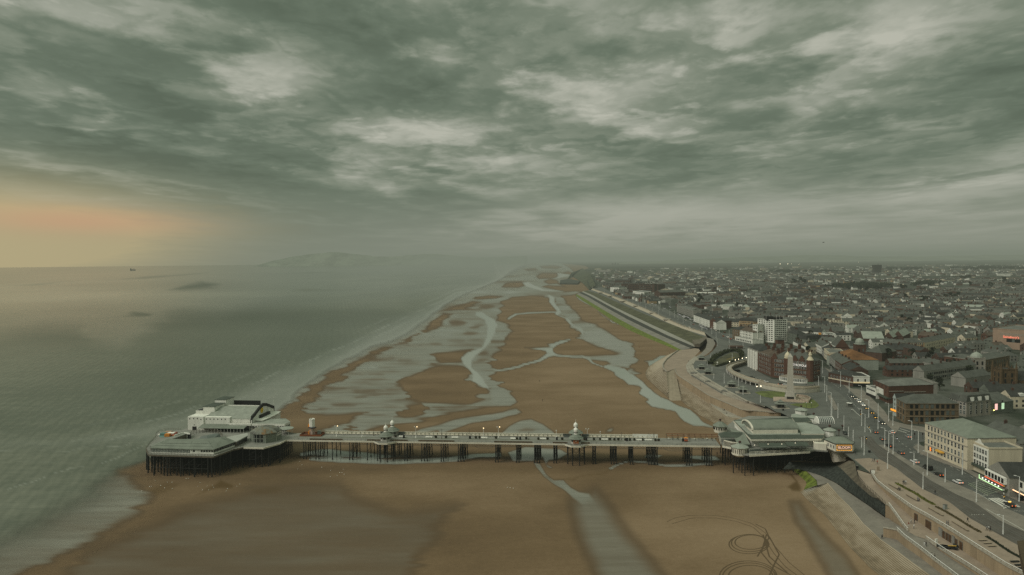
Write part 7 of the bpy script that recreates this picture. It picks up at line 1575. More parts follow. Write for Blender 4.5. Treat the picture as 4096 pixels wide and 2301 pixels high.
c_ = F(425,440,GZ+8); hh_ = hgt(F,425,500,352,GZ); P = quadpts((c_.x-4.5,c_.y),(c_.x+4.5,c_.y-1.5),9); dt = bldg('brick clock tower with a pale rounded dome', P, hh_, brick, 'flat', flatr, wins=[(0,1,2,hh_-6,3,1.2,3.0,'plain')], name='tower', cat='tower'); c2 = (P[0]+P[2])/2; MB().lathe(c2.x,c2.y,[(5.0,GZ+hh_+.8),(5.2,GZ+hh_+1.4),(3.9,GZ+hh_+1.6),(4.0,GZ+hh_+3.4),(3.2,GZ+hh_+5.4),(1.4,GZ+hh_+6.6),(0,GZ+hh_+7)],14).build('dome', palegreen, dt, world=True)
pe = eave(F, 8, (480,450),(672,470)); P = quadpts(pe[0], pe[1], 26); bldg('wide slate roof just right of the brick clock tower', P, 8, brickd, 'hip', slateg, 6)
for k, (x0_, x1_, y_) in enumerate([(455,700,300),(690,800,285),(800,915,270)]):
    pe = eave(F, 8, (x0_,y_),(x1_,y_+6)); P = quadpts(pe[0], pe[1], 45); bldg('pale sheet roofed shed, %s of the saw-tooth row' % ('largest, left','middle','right')[k], P, 8, brickd, 'gable', palegreen, 6, [], name='shed', cat='shed', ridge=(k == 0))
pe = eave(F, 8.5, (918,362),(1165,356),(1520,288)); P = quadpts(pe[0], pe[1], 12); bldg('ochre terrace with bay windows facing the street', P, 9.5, ochre, 'hip', slateg, 4, [(0,3,9,1.2,3,1.2,1.8,'frame')], name='terrace', cat='terrace')
P = quadpts(pe[1], pe[2], 12); bldg('pale blue and cream terrace running away from the ochre corner', P, 9.0, creamw, 'gable', slateg, 4, [(0,2,16,1.6,3.4,1.2,1.9,'plain')], name='terrace', cat='terrace', chim=5)
pe = eave(F, 8.5, (697,342),(912,362)); P = quadpts(pe[0], pe[1], 12); bldg('cream terrace on the left of the ochre corner', P, 8.0, creamw, 'gable', slateg, 4, [(0,2,10,1.6,3.2,1.1,1.7,'plain')], name='terrace', cat='terrace', chim=3)
pe = eave(F, 9, (672,420),(920,425)); P = quadpts(pe[0], pe[1], 12); bldg('black and white gabled terrace below the ochre corner', P, 8.5, brickd, 'gable', slated, 4, [(0,2,9,1.4,3.2,1.2,1.7,'frame')], name='terrace', cat='terrace', chim=3)
pe = eave(F, 7.5, (340,745),(530,748)); P = quadpts(pe[0], pe[1], 20); ws_ = bldg('white shop front with a glowing cream fascia by the tram road', P, 7.5, whitew, 'flat', slated, wins=[(0,1,2,3.9,3,1.0,2.0,'plain')], name='shop', cat='shop')
MB().wall([tuple(P[0])+(GZ+2.8,), tuple(P[1])+(GZ+2.8,)], .9, .6).build('lit_fascia', mat('cream fascia', (.5,.42,.24), .6, .3, .8, emit=(1,.8,.45), es=.35), ws_, world=True); MB().wall([tuple(P[0])+(GZ,), tuple(P[1])+(GZ,)], 2.6, .3).build('shop_front', glass, ws_, world=True)
P8 = [P[0]+Vector((-9,22)), P[0]+Vector((-.3,0)), P[0]+Vector((12,4)), P[0]+Vector((4,26))]; s8 = bldg('brick fronted shop with long cream fascia beside the white shop', P8, 7.5, brickd, 'hip', slated, 3.2, [(0,1,7,4,3,1.0,1.7,'frame')], name='shop', cat='shop'); MB().wall([tuple(P8[0])+(GZ+2.8,), tuple(P8[1])+(GZ+2.8,)], .8, .6).build('fascia', creamw, s8, world=True)
fr2 = [F(290,800,GZ), F(200,735,GZ), F(130,680,GZ), F(60,610,GZ), F(0,555,GZ), E(1985,800,GZ), E(1890,745,GZ)]
fl_ = [('dark brick shop house with orange lit sign on the tram road', brickd, slated, 9), ('brown brick shop house with white bays on the tram road', brick, slateg, 10), ('grey gabled shop house on the tram road', greyw, slateg, 9), ('tall cream shop house facing the hotel', creamw, flatr, 11), ('dark shop house with awning at the top of the tram road', greyw, slated, 9), ('white rendered corner house behind the red brick hotel', whitew, slateg, 10)]
for k, (lb_, wm, rm_, hh) in enumerate(fl_):
    P = quadpts(fr2[k+1], fr2[k], 14); b_ = bldg(lb_, P, hh, wm, 'gable' if rm_ is not flatr else 'flat', rm_, 3.4, [(0,2,max(3,int((fr2[k]-fr2[k+1]).length/4)),3.6,3,1.1,1.7,'frame')], name='shop_house', cat='shop', chim=2)
    MB().wall([tuple(P[0])+(GZ,), tuple(P[1])+(GZ,)], 2.6, .25).build('shop_front', glass, b_, world=True)
    if k == 0:
        for j in (.3,.5): c_ = P[0].lerp(P[1], j); MB().lathe(c_.x-1,c_.y-1,[(0,GZ+3),(.8,GZ+3.7),(0,GZ+4.4)],8).build('lit_sign', mat('amber sign', (.8,.35,.03), .5, .05, 1, emit=(1,.38,.02), es=1.6), b_, world=True)
for lb_, fn, pts, h, wm, rf_, rm_, ws in [
    ('tall white corner house with dark bays behind the red brick hotel', E, [(1655,625),(1692,640),(1800,690)], 12, whitew, 'hip', slateg, [(0,3,2,2,3.6,1.4,2.2,'plain'),(1,3,5,2,3.6,1.2,2,'frame')]),
    ('grey green rendered block right of the tower block', E, [(1590,515),(1698,545),(1800,530)], 12, greenw, 'hip', slated, [(0,3,4,2,3.3,1.1,1.7,'plain'),(1,3,5,2,3.3,1.2,1.8,'frame')]),
    ('white row with one orange painted house front', E, [(1740,505),(1985,520)], 8, whitew, 'gable', slated, [(0,2,10,1.4,3.2,1,1.5,'plain')]),
    ('dark mansard building with white dormer front', E, [(1810,600),(1985,590)], 9, greenw, 'mansard', slated, [(0,1,6,2,3,1.5,1.6,'plain')]),
    ('white low gabled building in front of the dark mansard', E, [(1950,610),(2100,625)], 8, whitew, 'gable', slateg, [(0,2,5,1.5,3,1,1.5,'plain')]),
    ('white rear terrace with black windows above the tram road', E, [(1850,690),(2120,680)], 7, creamw, 'gable', slateg, [(0,1,9,2.5,3,1,1.6,'plain')]),
    ('ochre hotel with a black mansard roof and white dormers', E, [(1030,385),(1245,398)], 10, ochre, 'mansard', slated, [(0,3,11,1.4,3,1.2,1.7,'plain')]),
    ('three storey white hotel next to the tower block', E, [(1030,490),(1188,520)], 12, whitew, 'hip', rooftile, [(0,3,8,4,3,1.2,1.9,'plain')]),
    ('brown brick house left of the white hotel', E, [(955,478),(1028,492)], 12, sandst, 'hip', slated, [(0,3,3,2,3.4,1.2,1.8,'frame')]),
    ('low white glazed sun lounge in front of the white hotel', E, [(985,572),(1188,612)], 4, whitew, 'flat', flatr, [(0,1,9,.8,3,2.2,2.0,'plain')]),
    ('plain red brick gable wall at the end of the seafront terrace', E, [(770,392),(945,382)], hgt(E,770,487,395,GZ), brick, 'gable', slated, []),
    ('white seafront terrace of small hotels left of the red brick gable', E, [(505,318),(765,408)], 10, whitew, 'gable', slated, [(0,3,14,1.4,3,1.3,1.8,'plain')]),
    ('grey seafront terrace with many window bands', E, [(310,215),(500,270)], 11, greyw, 'flat', flatr, [(0,3,16,1.4,3.2,1.6,1.7,'plain')]),
    ('green grey square seafront hotel', E, [(520,262),(690,260)], 11, greenw, 'flat', flatr, [(0,3,9,1.4,3.2,1.3,1.8,'plain')]),
    ('pale seafront hotel beyond the grey terrace', E, [(105,100),(170,110)], 13, stonegrey, 'flat', flatr, [(0,4,6,1.4,3.0,1.3,1.8,'plain')]),
    ('dark green seafront hotel beyond the grey terrace', E, [(178,128),(245,140)], 13, greenw, 'flat', flatr, [(0,4,6,1.4,3.0,1.3,1.8,'plain')]),
    ('white modern seafront hotel on stepped floors', I, [(1478,385),(1585,398),(1650,392)], 16, offw, 'flat', flatr, [(0,4,7,2,3.6,3,1.6,'plain'),(1,4,5,2,3.6,3,1.6,'plain')]),
    ('small white seafront hotel with dark windows beside the big dark hotel', I, [(1268,348),(1350,352)], 14, offw, 'hip', slateg, [(0,3,6,2,4,1.6,2.2,'plain')]),
    ('very long dark seven storey hotel slab far up the coast', I, [(1370,318),(1680,320)], hgt(I,1500,392,318,GZ), brickd, 'flat', slated, [(0,5,18,4,6,3.0,3.0,'plain')]),
    ('second dark hotel slab to the right of the long one', I, [(1715,325),(1780,322)], hgt(I,1740,385,323,GZ), brickd, 'flat', slated, []),
    ('long red brown brick hotel with pointed roofs far up the coast', I, [(1735,398),(1970,392)], 17, brickd, 'gable', slateg, [(0,3,16,3,4,2,2.4,'plain')]),
    ('dark gabled hotel range near the cliffs', I, [(1310,285),(1450,285)], 16, brickd, 'gable', slated, []),
    ('long low flat building near the cliff top', I, [(1140,188),(1270,190)], 14, greyw, 'flat', flatr, []),
    ('low white roofed store far up the coast', I, [(2055,402),(2255,405)], 8, offw, 'flat', offw, [])]:
    pe = eave(fn, h, *pts); far = fn is I
    P = quadpts(pe[0], pe[1], p2=pe[2]) if len(pe) == 3 else quadpts(pe[0], pe[1], 30 if far else 14)
    b_ = bldg(lb_, P, h, wm, rf_, rm_, 4 if not far else 5, ws, chim=0 if rf_ in ('flat','mansard') or far else 3)
    if 'orange painted' in lb_:
        o = MB().wall([tuple(P[0].lerp(P[1], .86))+(GZ,), tuple(P[0].lerp(P[1], .99))+(GZ,)], 7.6, .4, base=GZ).build('house_front', mat('orange front', (.50,.22,.03), .8, .1, .5), b_, world=True)
h8 = hgt(F,1957,405,186,GZ); pe = eave(F, h8, (1955,188),(2380,215)); P = quadpts(pe[0], pe[1], 60)
pk_ = bldg('big plain pink concrete store with a glowing red name sign', P, h8, pinkw, 'flat', flatr, name='store', cat='store')
dd = (P[1]-P[0]).normalized(); ang = math.atan2(dd.y,dd.x); LL = (P[1]-P[0]).length
o = text_obj("Sainsbury's", 3.3, mat('red lit letters', (.9,.3,.2), .5, .05, 1, emit=(1,.30,.2), es=.6), pk_, (dd.x*LL*.50, dd.y*LL*.50-.4, h8*.62), (math.pi/2,0,ang), .3)
for zz in (.8,.74): MB().wall([tuple(P[0].lerp(P[1], .2))+(GZ+h8*zz,), tuple(P[1])+(GZ+h8*(zz-.03),)], .5, .3).build('wall_line', stonegrey, pk_, world=True)
put_windows(pk_, P[0].lerp(P[1], .36), P[0].lerp(P[1], .78), 1, 5, h8*.36, 3, 2.6, 3.6, 'plain')
c_ = HH(1308,240,15); hT = hgt(HH,1308,240,165,15); P = [Vector((c_.x-170,c_.y)), Vector((c_.x+170,c_.y)), Vector((c_.x+170,c_.y+120)), Vector((c_.x-170,c_.y+120))]
hT = min(hT, 900)
wt = thing('water_tower', 'dark square water tower block standing alone on the skyline', 'tower', (c_.x, c_.y, 11)); wpx = 700/c_.y; ww = 3.45/wpx
MB().box(-ww,ww,-ww*.6,ww*.6,0,hT*.62).build('wall', mat('dark tower brick', (.028,.025,.02), .9, .2, .01), wt)
for k in range(6): MB().box(-ww*1.03+k*ww*.36,-ww*1.03+k*ww*.36+ww*.16,-ww*.66,-ww*.6,0,hT*.62).build('pilaster', mat('dark tower pilaster', (.035,.03,.025), .9, .2, .01), wt)
MB().box(-ww*1.08,ww*1.08,-ww*.68,ww*.68,hT*.62,hT).build('tank', mat('dark tower top', (.022,.02,.017), .9, .2, .01), wt); MB().tube((ww*.35,0,hT),(ww*.35,0,hT*1.16),ww*.06,5).build('mast', blackp, wt)
for k, (x0_, x1_, yt_, yb_) in enumerate([(1282,1298,124,147),(1300,1308,128,147),(1310,1325,120,147),(1333,1350,126,148)]):
    c_ = I(x0_, yb_, GZ); c2 = I(x1_, yb_, GZ); hh = hgt(I,x0_,yb_,yt_,GZ); o = MB().box(0,c2.x-c_.x,0,25,0,hh).box((c2.x-c_.x)*.3,(c2.x-c_.x)*.6,5,15,hh,hh+4).build('tower_block', mat('grey far concrete', (.13,.135,.12), .9, .1, .01)); o.location = c_; tag(o, 'far grey tower block on the coast skyline, %s from the left' % ordn(k), 'tower block', 'far tower blocks')
rn = random.Random(5)
edge = [(p.y, p.x) for p in [L(945,425,GZ), E(1180,660,GZ), E(1010,605,GZ), E(780,500,GZ), E(600,445,GZ), E(400,370,GZ), E(200,296,GZ), E(30,212,GZ), I(1330,420,GZ), I(1200,348,GZ), I(1150,290,GZ), I(1110,240,GZ)]]
edge.sort()
def xedge(y):
    if y <= edge[0][0]: return edge[0][1]+(edge[0][0]-y)*.12
    for (y0, x0), (y1, x1) in zip(edge, edge[1:]):
        if y <= y1: return x0+(x1-x0)*(y-y0)/(y1-y0)
    return edge[-1][1]+(y-edge[-1][0])*.13
CIR = []
for f_ in FOOT:
    cx, cy = sum(p[0] for p in f_)/4, sum(p[1] for p in f_)/4; CIR.append((cx, cy, max(math.hypot(p[0]-cx, p[1]-cy) for p in f_), f_))
road_xy = [(p.x, p.y) for p in road]
def clear(pts, mg=1.12):
    for cx, cy, r, f_ in CIR:
        for x, y in pts:
            if math.hypot(x-cx, y-cy) < r*mg+2:
                g_ = [((p[0]-cx)*mg*1.04+cx, (p[1]-cy)*mg*1.04+cy) for p in f_]
                if inside((x, y), g_): return False
    return True
walls_ = [('white rendered', whitew), ('cream rendered', creamw), ('red brick', brick), ('dark brick', brickd), ('grey rendered', greyw), ('ochre', ochre), ('green grey', greenw)]
wwt = [24, 12, 9, 13, 28, 2, 12]
roofs_ = [('grey slate', slateg), ('dark slate', slated), ('brown tiled', rooftile), ('pale sheet', palegreen)]
rwt = [52, 36, 9, 3]
cand = []
y = 415.0
while y < 1560:
    x = xedge(y)+10; step = rn.uniform(33, 42)
    while x < .80*y+70:
        th_ = -.14+.5*vnoise(np.array([x/260.]), np.array([y/260.]), 3)[0]*2
        if rn.random() < .93: cand.append((x+rn.uniform(-4,4), y+rn.uniform(-5,5), th_+(math.pi/2 if rn.random() < .22 else 0)))
        x += step
    y += rn.uniform(18, 22)*(1+max(0,(y-900))/2600)
made = 0; rest = []
for x, y, th_ in sorted(cand, key=lambda c: math.hypot(c[0], c[1])):
    k_ = rn.random(); flat = k_ > .93; single = .70 < k_ <= .93
    ln, dp = (rn.uniform(18, 33), rn.uniform(8, 10.5)) if not single else (rn.uniform(11, 17), rn.uniform(10, 14)); hh = rn.uniform(5.4, 7.6) if not flat else rn.uniform(5, 10)
    c, s = math.cos(th_), math.sin(th_)
    P = [Vector((x+a*c-b*s, y+a*s+b*c)) for a, b in ((-ln/2,-dp/2),(ln/2,-dp/2),(ln/2,dp/2),(-ln/2,dp/2))]
    if min(p.x-xedge(p.y) for p in P) < 4: continue
    test = [(p.x, p.y) for p in P]+[(x, y)]+[tuple((P[0]+P[1])/2), tuple((P[2]+P[3])/2)]
    if not clear(test) or any(inside(t_, road_xy) for t_ in test): continue
    u, v = PX((x, y, GZ+5))
    if not (-10 < u < 1045 and v < 560): continue
    wi = rn.choices(range(len(walls_)), wwt)[0]; ri = rn.choices(range(4), rwt)[0]
    if made >= 285: rest.append((P, hh, wi, ri, flat, ln, dp)); continue
    wn_, wm_ = walls_[wi]; rn_, rm_ = roofs_[ri]
    kind = 'flat roofed block' if flat else ('single house' if single else 'terrace row'); rk = 'flat' if flat else ('hip' if rn.random() < .3 else 'gable')
    if flat: rn_, rm_ = 'felt', flatr
    lab = '%s %s with %s %s in the crowded town' % (wn_, kind, rn_, 'roof' if rk != 'hip' else 'hipped roof')
    root = thing('terrace' if kind == 'terrace row' else 'house', lab, 'terrace' if kind == 'terrace row' else 'house', (P[0].x, P[0].y, GZ), 0, lab)
    MB().prism([tuple(p) for p in P], GZ, GZ+hh).build('wall', wm_, root, world=True)
    rise = dp*.5*rn.uniform(.6,.85); rr3 = roof_on(root, P, hh, rk, rise, rm_, wm_, over=.25)
    if rr3: chimneys(root, rr3, GZ+hh+rise*.85, max(1, int(ln/9)) if not single else 1, brick if rn.random() < .6 else greyw, .75, 1.7)
    if made < 130:
        n = max(2, int(ln/4.2)); put_windows(root, P[0], P[1], 2 if hh < 8 else 3, n, 1.1, 3.0, 1.25, 1.5, 'plain')
        if P[1].x > 0: put_windows(root, P[3], P[0], 2 if hh < 8 else 3, 2, 1.1, 3.0, 1.0, 1.4, 'plain')
        if not flat and rn.random() < .35:
            c2 = P[0].lerp(P[1], rn.uniform(.25,.75)); q = MB(); ang = math.atan2((P[1]-P[0]).y, (P[1]-P[0]).x); q.box(-1.3,1.3,.3,3.2,hh-.2,hh+2.0); o = q.build('dormer', whitew if rn.random() < .5 else greyw, root); o.location = (c2.x-P[0].x, c2.y-P[0].y, 0); o.rotation_euler = (0,0,ang)
    made += 1
mb = MB(); mats_ = [whitew, creamw, brick, brickd, greyw, ochre, greenw, slateg, slated, rooftile, palegreen]
def plain_house(P, hh, wi, ri, rise, along=True):
    o = len(mb.v)
    z0, z1 = GZ, GZ+hh
    for p in P: mb.v.append((p[0], p[1], z0))
    for p in P: mb.v.append((p[0], p[1], z1))
    if along: a = ((P[0][0]+P[3][0])/2, (P[0][1]+P[3][1])/2); b = ((P[1][0]+P[2][0])/2, (P[1][1]+P[2][1])/2)
    else: a = ((P[0][0]+P[1][0])/2, (P[0][1]+P[1][1])/2); b = ((P[3][0]+P[2][0])/2, (P[3][1]+P[2][1])/2)
    mb.v.append((*a, z1+rise)); mb.v.append((*b, z1+rise))
    F_ = [(0,1,5,4),(1,2,6,5),(2,3,7,6),(3,0,4,7)]; 
    R_ = [(4,5,9,8),(6,7,8,9)] if along else [(5,6,9,8),(7,4,8,9)]
    G_ = [(5,6,9),(7,4,8)] if along else [(4,5,8),(6,7,9)]
    for f in F_+G_: mb.f.append([i+o for i in f]); mb.m.append(wi)
    for f in R_: mb.f.append([i+o for i in f]); mb.m.append(7+ri)
def far_chimney(x, y, z):
    mb.box(x-.9,x+.9,y-.6,y+.6,z-1.5,z+2.2, rn.choice([2,3,3,4]))
for P, hh, wi, ri, flat, ln, dp in rest:
    plain_house([tuple(p) for p in P], hh, wi, ri, dp*.36)
    c = (P[0]+P[2])/2; d = (P[1]-P[0]).normalized()
    for k in range(max(1,int(ln/12))): far_chimney(c.x+d.x*(k*10-ln/3), c.y+d.y*(k*10-ln/3), GZ+hh+dp*.36)
y = 1560.0
greens = [(2100,2300),]
while y < 7600:
    x = xedge(y)+14; f = 1+max(0, y-2400)/1500
    while x < .80*y+90:
        dens = .95 if y < 2600 else max(.3, .95-.62*(y-2600)/2600)
        gap_ = vnoise(np.array([x/420.]), np.array([y/520.]), 8)[0]
        if gap_ < -.20 and y > 1900: dens *= .12
        if rn.random() < dens:
            th_ = -.1+.9*vnoise(np.array([x/330.]), np.array([y/330.]), 4)[0]; c, s = math.cos(th_), math.sin(th_); ln = rn.uniform(12, 28); dp = rn.uniform(7.5, 10.5); hh = rn.uniform(4.8, 6.6)
            if rn.random() < .03: ln, dp, hh = rn.uniform(30, 70), rn.uniform(16, 30), rn.uniform(6, 11)
            xx, yy = x+rn.uniform(-5,5), y+rn.uniform(-5,5)
            P = [(xx+a*c-b*s, yy+a*s+b*c) for a, b in ((-ln/2,-dp/2),(ln/2,-dp/2),(ln/2,dp/2),(-ln/2,dp/2))]
            if not (1500 < yy < 2300 and not clear([(xx,yy)], 1.05)):
                plain_house(P, hh, rn.choices(range(7), wwt)[0], rn.choices(range(4), rwt)[0], min(dp,12)*.38, rn.random() < .8)
                if y < 3000 and rn.random() < .8: far_chimney(xx+rn.uniform(-.4,.4)*ln*c, yy+rn.uniform(-.4,.4)*ln*s, GZ+hh+dp*.38)
        x += rn.uniform(22, 32)*f
    y += rn.uniform(16, 20)*f
o = mb.build('distant_houses', mats_); o['kind'] = 'stuff'; o['label'] = 'thousands of small roofs spreading to the horizon'; o['category'] = 'houses'
leafm = mat('tree leaves', (.026,.034,.017), .95, .6, .25); leafd = mat('dark tree leaves', (.018,.024,.014), .95, .5, .2); bark = mat('bark', (.05,.042,.032), .95, .3, .8)
TREES = []
for sd in range(4):
    rt = random.Random(40+sd); root = thing('tree', 'x', 'tree', (0,0,0)); q = MB(); h = 8.5+sd
    q.tube((0,0,0),(.15,.1,h*.45),.32,7,0,.2)
    for k in range(5):
        a = k*1.3+sd; q.tube((.12,.08,h*(.28+.05*k)),(2.0*math.cos(a),2.0*math.sin(a),h*(.52+.06*k)),.13,5,0,.05)
    q.build('trunk', bark, root); q = MB()
    for k in range(7):
        a = rt.uniform(0,6.28); d = rt.uniform(0,2.4); leafball(q, d*math.cos(a), d*math.sin(a), h*rt.uniform(.45,.9), rt.uniform(1.3,2.1), rt.uniform(1.3,2.1), rt.uniform(1.0,1.7), 55, .5, rt, k%2)
    q.build('crown', [leafm, leafd], root); TREES.append(root)
spots = []
for fn, z, pts in [(HH,GZ,[(1700,500),(1725,495),(1745,500),(1560,485),(1900,478),(1935,475),(1975,478),(2000,470),(1515,395),(1540,398),(2280,375),(2300,378),(2110,372),(1850,355),(590,345),(610,342),(660,345),(690,345),(1220,418),(2480,360),(2400,345)]),
                   (E,GZ,[(1820,770),(1835,740),(560,150),(600,190),(560,220),(1010,255),(2020,440),(2100,330)]), (F,GZ,[(985,150),(760,560),(1260,130),(905,110),(1640,150),(1500,660),(1700,790),(2000,870),(1340,905),(520,330)])]:
    for x, y in pts: spots.append(fn(x, y, z))
t_used = set()
def place_tree(p, sc, label, group):
    k = rn.randrange(4); src = TREES[k]
    if k not in t_used:
        t_used.add(k); src.location = p; src.scale = (sc,)*3; src.rotation_euler = (0,0,rn.uniform(0,6.28)); src['label'] = label; src['group'] = group
    else: copy_tree(src, p, rn.uniform(0,6.28), label, group, sc)
for p in spots: place_tree(p, rn.uniform(.9,1.3)*(1+max(0,(p.y-900))/1400), 'dark leafy tree standing among the town roofs', 'dark trees among the town roofs')
n_t = 0
while n_t < 70:
    y = rn.uniform(520, 2600); x = rn.uniform(xedge(y)+30, .78*y)
    if clear([(x, y)], 1.15) and not inside((x, y), road_xy): place_tree(Vector((x, y, GZ)), rn.uniform(.7,1.15)*(1+max(0,y-1200)/2500), 'dark leafy tree standing among the town roofs', 'dark trees among the town roofs'); n_t += 1
for k, o in enumerate(TREES):
    if k not in t_used: place_tree(Vector((520+30*k, 900, GZ)), 1, 'dark leafy tree standing among the town roofs', 'dark trees among the town roofs')
q = MB(); rt = random.Random(9)
def wood(poly, n, hmax, s):
    ps = P3(HH, GZ, *poly); xs = [p.x for p in ps]; ys = [p.y for p in ps]; P2 = [(p.x, p.y) for p in ps]; k = 0
    while k < n:
        x, y = rt.uniform(min(xs), max(xs)), rt.uniform(min(ys), max(ys))
        if inside((x, y), P2): leafball(q, x, y, GZ+hmax*rt.uniform(.3,.6), s, s, hmax*.5, 26, s*.33, rt, rt.randrange(2)); k += 1
wood([(870,375),(980,350),(1120,345),(1180,340),(1300,345),(1400,352),(1490,365),(1380,378),(1250,385),(1080,388)], 170, 13, 9)
wood([(1600,352),(1720,330),(1810,335),(1790,350),(1680,356)], 60, 13, 9); wood([(640,232),(900,225),(1100,232),(850,240)], 60, 14, 12); wood([(380,232),(520,224),(660,232),(520,238)], 50, 14, 12)
wood([(1380,205),(1700,200),(1720,215),(1420,222)], 60, 15, 14); wood([(1900,200),(2300,190),(2576,195),(2576,215),(2100,222)], 90, 16, 16); wood([(1950,295),(2110,285),(2100,300),(1960,305)], 50, 13, 10); wood([(2420,355),(2560,360),(2540,370),(2430,365)], 40, 13, 9)
o = q.build('woodland', [leafm, leafd]); o['kind'] = 'stuff'; o['label'] = 'dark patches of woodland among the far roofs'; o['category'] = 'woodland'
tyre = mat('tyre rubber', (.016,.016,.016), .9, .1, 2); headl = mat('headlamp', (.9,.85,.7), .4, .05, 1, emit=(1,.88,.62), es=2.2); headoff = mat('lamp glass', (.4,.4,.38), .3, .05, 1); tail = mat('tail lamp', (.5,.05,.02), .4, .05, 1, emit=(1,.22,.05), es=1.2); tailoff = mat('dull tail lamp', (.2,.03,.02), .4, .05, 1); amber = mat('amber lamp', (.9,.5,.1), .4, .05, 1, emit=(1,.55,.1), es=1.8)
def paintm(name, c): return mat('car paint '+name, c, .32, .06, .5, spec=.5)
CARC = {'white': paintm('white', (.62,.62,.60)), 'black': paintm('black', (.014,.015,.016)), 'grey': paintm('grey', (.10,.105,.10)), 'silver': paintm('silver', (.30,.31,.30)), 'red': paintm('red', (.20,.03,.02)), 'blue': paintm('blue', (.03,.045,.08)), 'brown': paintm('brown', (.13,.06,.03))}
def car_body(q, van=False):
    W_ = .9; 
    prof = [(-2.15,.35),(-2.2,.8),(-2.05,1.0),(-1.2,1.05),(1.0,1.0),(1.9,.86),(2.15,.7),(2.15,.35)] if not van else [(-2.4,.35),(-2.45,1.0),(-2.4,1.2),(-1.2,1.2),(1.4,1.2),(2.1,1.0),(2.35,.8),(2.35,.35)]
    n = len(prof); vs = [(x, -W_, z) for x, z in prof]+[(x, W_, z) for x, z in prof]
    q.add(vs, [tuple(range(n))[::-1], tuple(range(n, 2*n))]+[(i, (i+1)%n, n+(i+1)%n, n+i) for i in range(n)])
def make_car(van=False):
    r = thing('van' if van else 'car', 'x', 'van' if van else 'car'); q = MB(); car_body(q, van); q.build('body', CARC['white'], r)
    q = MB()
    if not van: q.frustum([(-1.85,-.84),(1.1,-.84),(1.1,.84),(-1.85,.84)],[(-1.35,-.66),(.25,-.66),(.25,.66),(-1.35,.66)],1.0,1.46)
    else: q.frustum([(-2.4,-.86),(1.7,-.86),(1.7,.86),(-2.4,.86)],[(-2.35,-.78),(.9,-.78),(.9,.78),(-2.35,.78)],1.18,2.0)
    q.build('windows', glass, r)
    q = MB(); q.frustum([(-1.4,-.69),(.3,-.69),(.3,.69),(-1.4,.69)],[(-1.3,-.6),(.2,-.6),(.2,.6),(-1.3,.6)],1.44,1.5) if not van else q.box(-2.38,.95,-.8,.8,1.98,2.08); q.build('roof', CARC['white'], r)
    a, b = (1.35, -1.35) if not van else (1.5, -1.5)
    for x in (a, b):
        for y in (-.82, .82):
            o = MB().tube((0,-.1,0),(0,.1,0),.33,10).build('wheel', tyre, r); o.location = (x, y, .33); 
            MB().tube((0,-.115,0),(0,.115,0),.18,8).build('rim', headoff, o)
    xe = 2.16 if not van else 2.36
    for y in (-.6, .6):
        o = MB().box(-.06,.06,-.2,.2,-.1,.1).build('headlight', headoff, r); o.location = (xe, y, .68)
        o = MB().box(-.06,.06,-.16,.16,-.12,.12).build('tail_light', tailoff, r); o.location = (-xe-.01, y, .82)
    return r
PROTO = {False: make_car(), True: make_car(True)}; PUSED = {False: False, True: False}
def put_car(p, rz, col, label, lit='', van=False, group=None, sc=1.08):
    src = PROTO[van]
    if not PUSED[van]: PUSED[van] = True; o = src; o.location = p; o.rotation_euler = (0,0,rz); o.scale = (sc,)*3; o['label'] = label
    else: o = copy_tree(src, p, rz, label, None, sc)
    if group: o['group'] = group
    for ch in o.children:
        n = ch.name.split('.')[0]; m = None
        if n in ('body','roof'): m = CARC[col]
        elif n == 'headlight' and 'h' in lit: m = headl
        elif n == 'tail_light' and 't' in lit: m = tail
        elif n == 'headlight' and 'a' in lit: m = amber
        if m: ch.material_slots[0].link = 'OBJECT'; ch.material_slots[0].material = m
    return o
def pdir(fn, a, b): p, q = fn(*a, GZ), fn(*b, GZ); return math.atan2(q.y-p.y, q.x-p.x)
away = lambda fn, x, y: pdir(fn, (x+40, y+25), (x-40, y-25))
RZ = .05
dG = pdir(G, (1400,650), (1000,460))        # heading away from the camera on the near road
for x, y, c, lb, lit, van in [(1190,628,'white','white hatchback with a lit tail lamp just before the zebra crossing','t',0),(1018,560,'black','black car with glowing tail lamps behind the dark van','t',0),(922,505,'black','dark van in the left lane above the black car','',1),
        (806,446,'white','white car with no lights passing the long cream hotel','',0),(678,366,'grey','dark grey car alone near the bend of the road','t',0),(582,304,'black','small black car near the central posts','t',0),(518,243,'grey','dark car with dull lamps waiting by the junction','',0),
        (455,181,'grey','dark grey car standing on the tram tracks side of the junction','',0),(748,222,'silver','silver car turning in the side street mouth','t',0),(1650,832,'black','dark taxi with an amber roof light on the zebra crossing','t',0)]:
    o = put_car(G(x, y, GZ+.05), dG if y > 300 else pdir(G, (700,300),(500,150)), c, lb, lit, bool(van))
    if 'taxi' in lb: q_ = MB().box(-.15,.15,-.45,.45,1.5,1.75).build('roof_sign', amber, o)
dF = pdir(F, (350,990), (690,1290))
for x, y, c, lb, lit in [(322,977,'black','black car at the far head of the waiting queue','h'),(362,1003,'black','black car second from the far head of the queue','h'),(403,1037,'white','white car third in the queue, ahead of another white one','h'),(452,1078,'white','white car in the middle of the queue with one amber lamp','h'),
        (490,1114,'grey','grey car just nearer than the two white ones in the queue','a'),(552,1168,'black','dark car with two amber lamps in the queue','a'),(600,1222,'black','dark car with reddish lamps near the near end of the queue','a'),(678,1290,'black','dark car with bright headlamps pulling away from the queue','h'),(790,1395,'white','white car with an orange tail lamp at the junction mouth','t')]:
    put_car(F(x, y, GZ+.05), dF+(math.pi if 't' in lit else 0), c, lb, lit)
put_car(G(190,192,GZ), pdir(G,(150,150),(230,230)), 'black', 'black car parked on the plaza beside white poles behind the pier huts', '', False)
dE = pdir(E, (1000,610), (600,450))
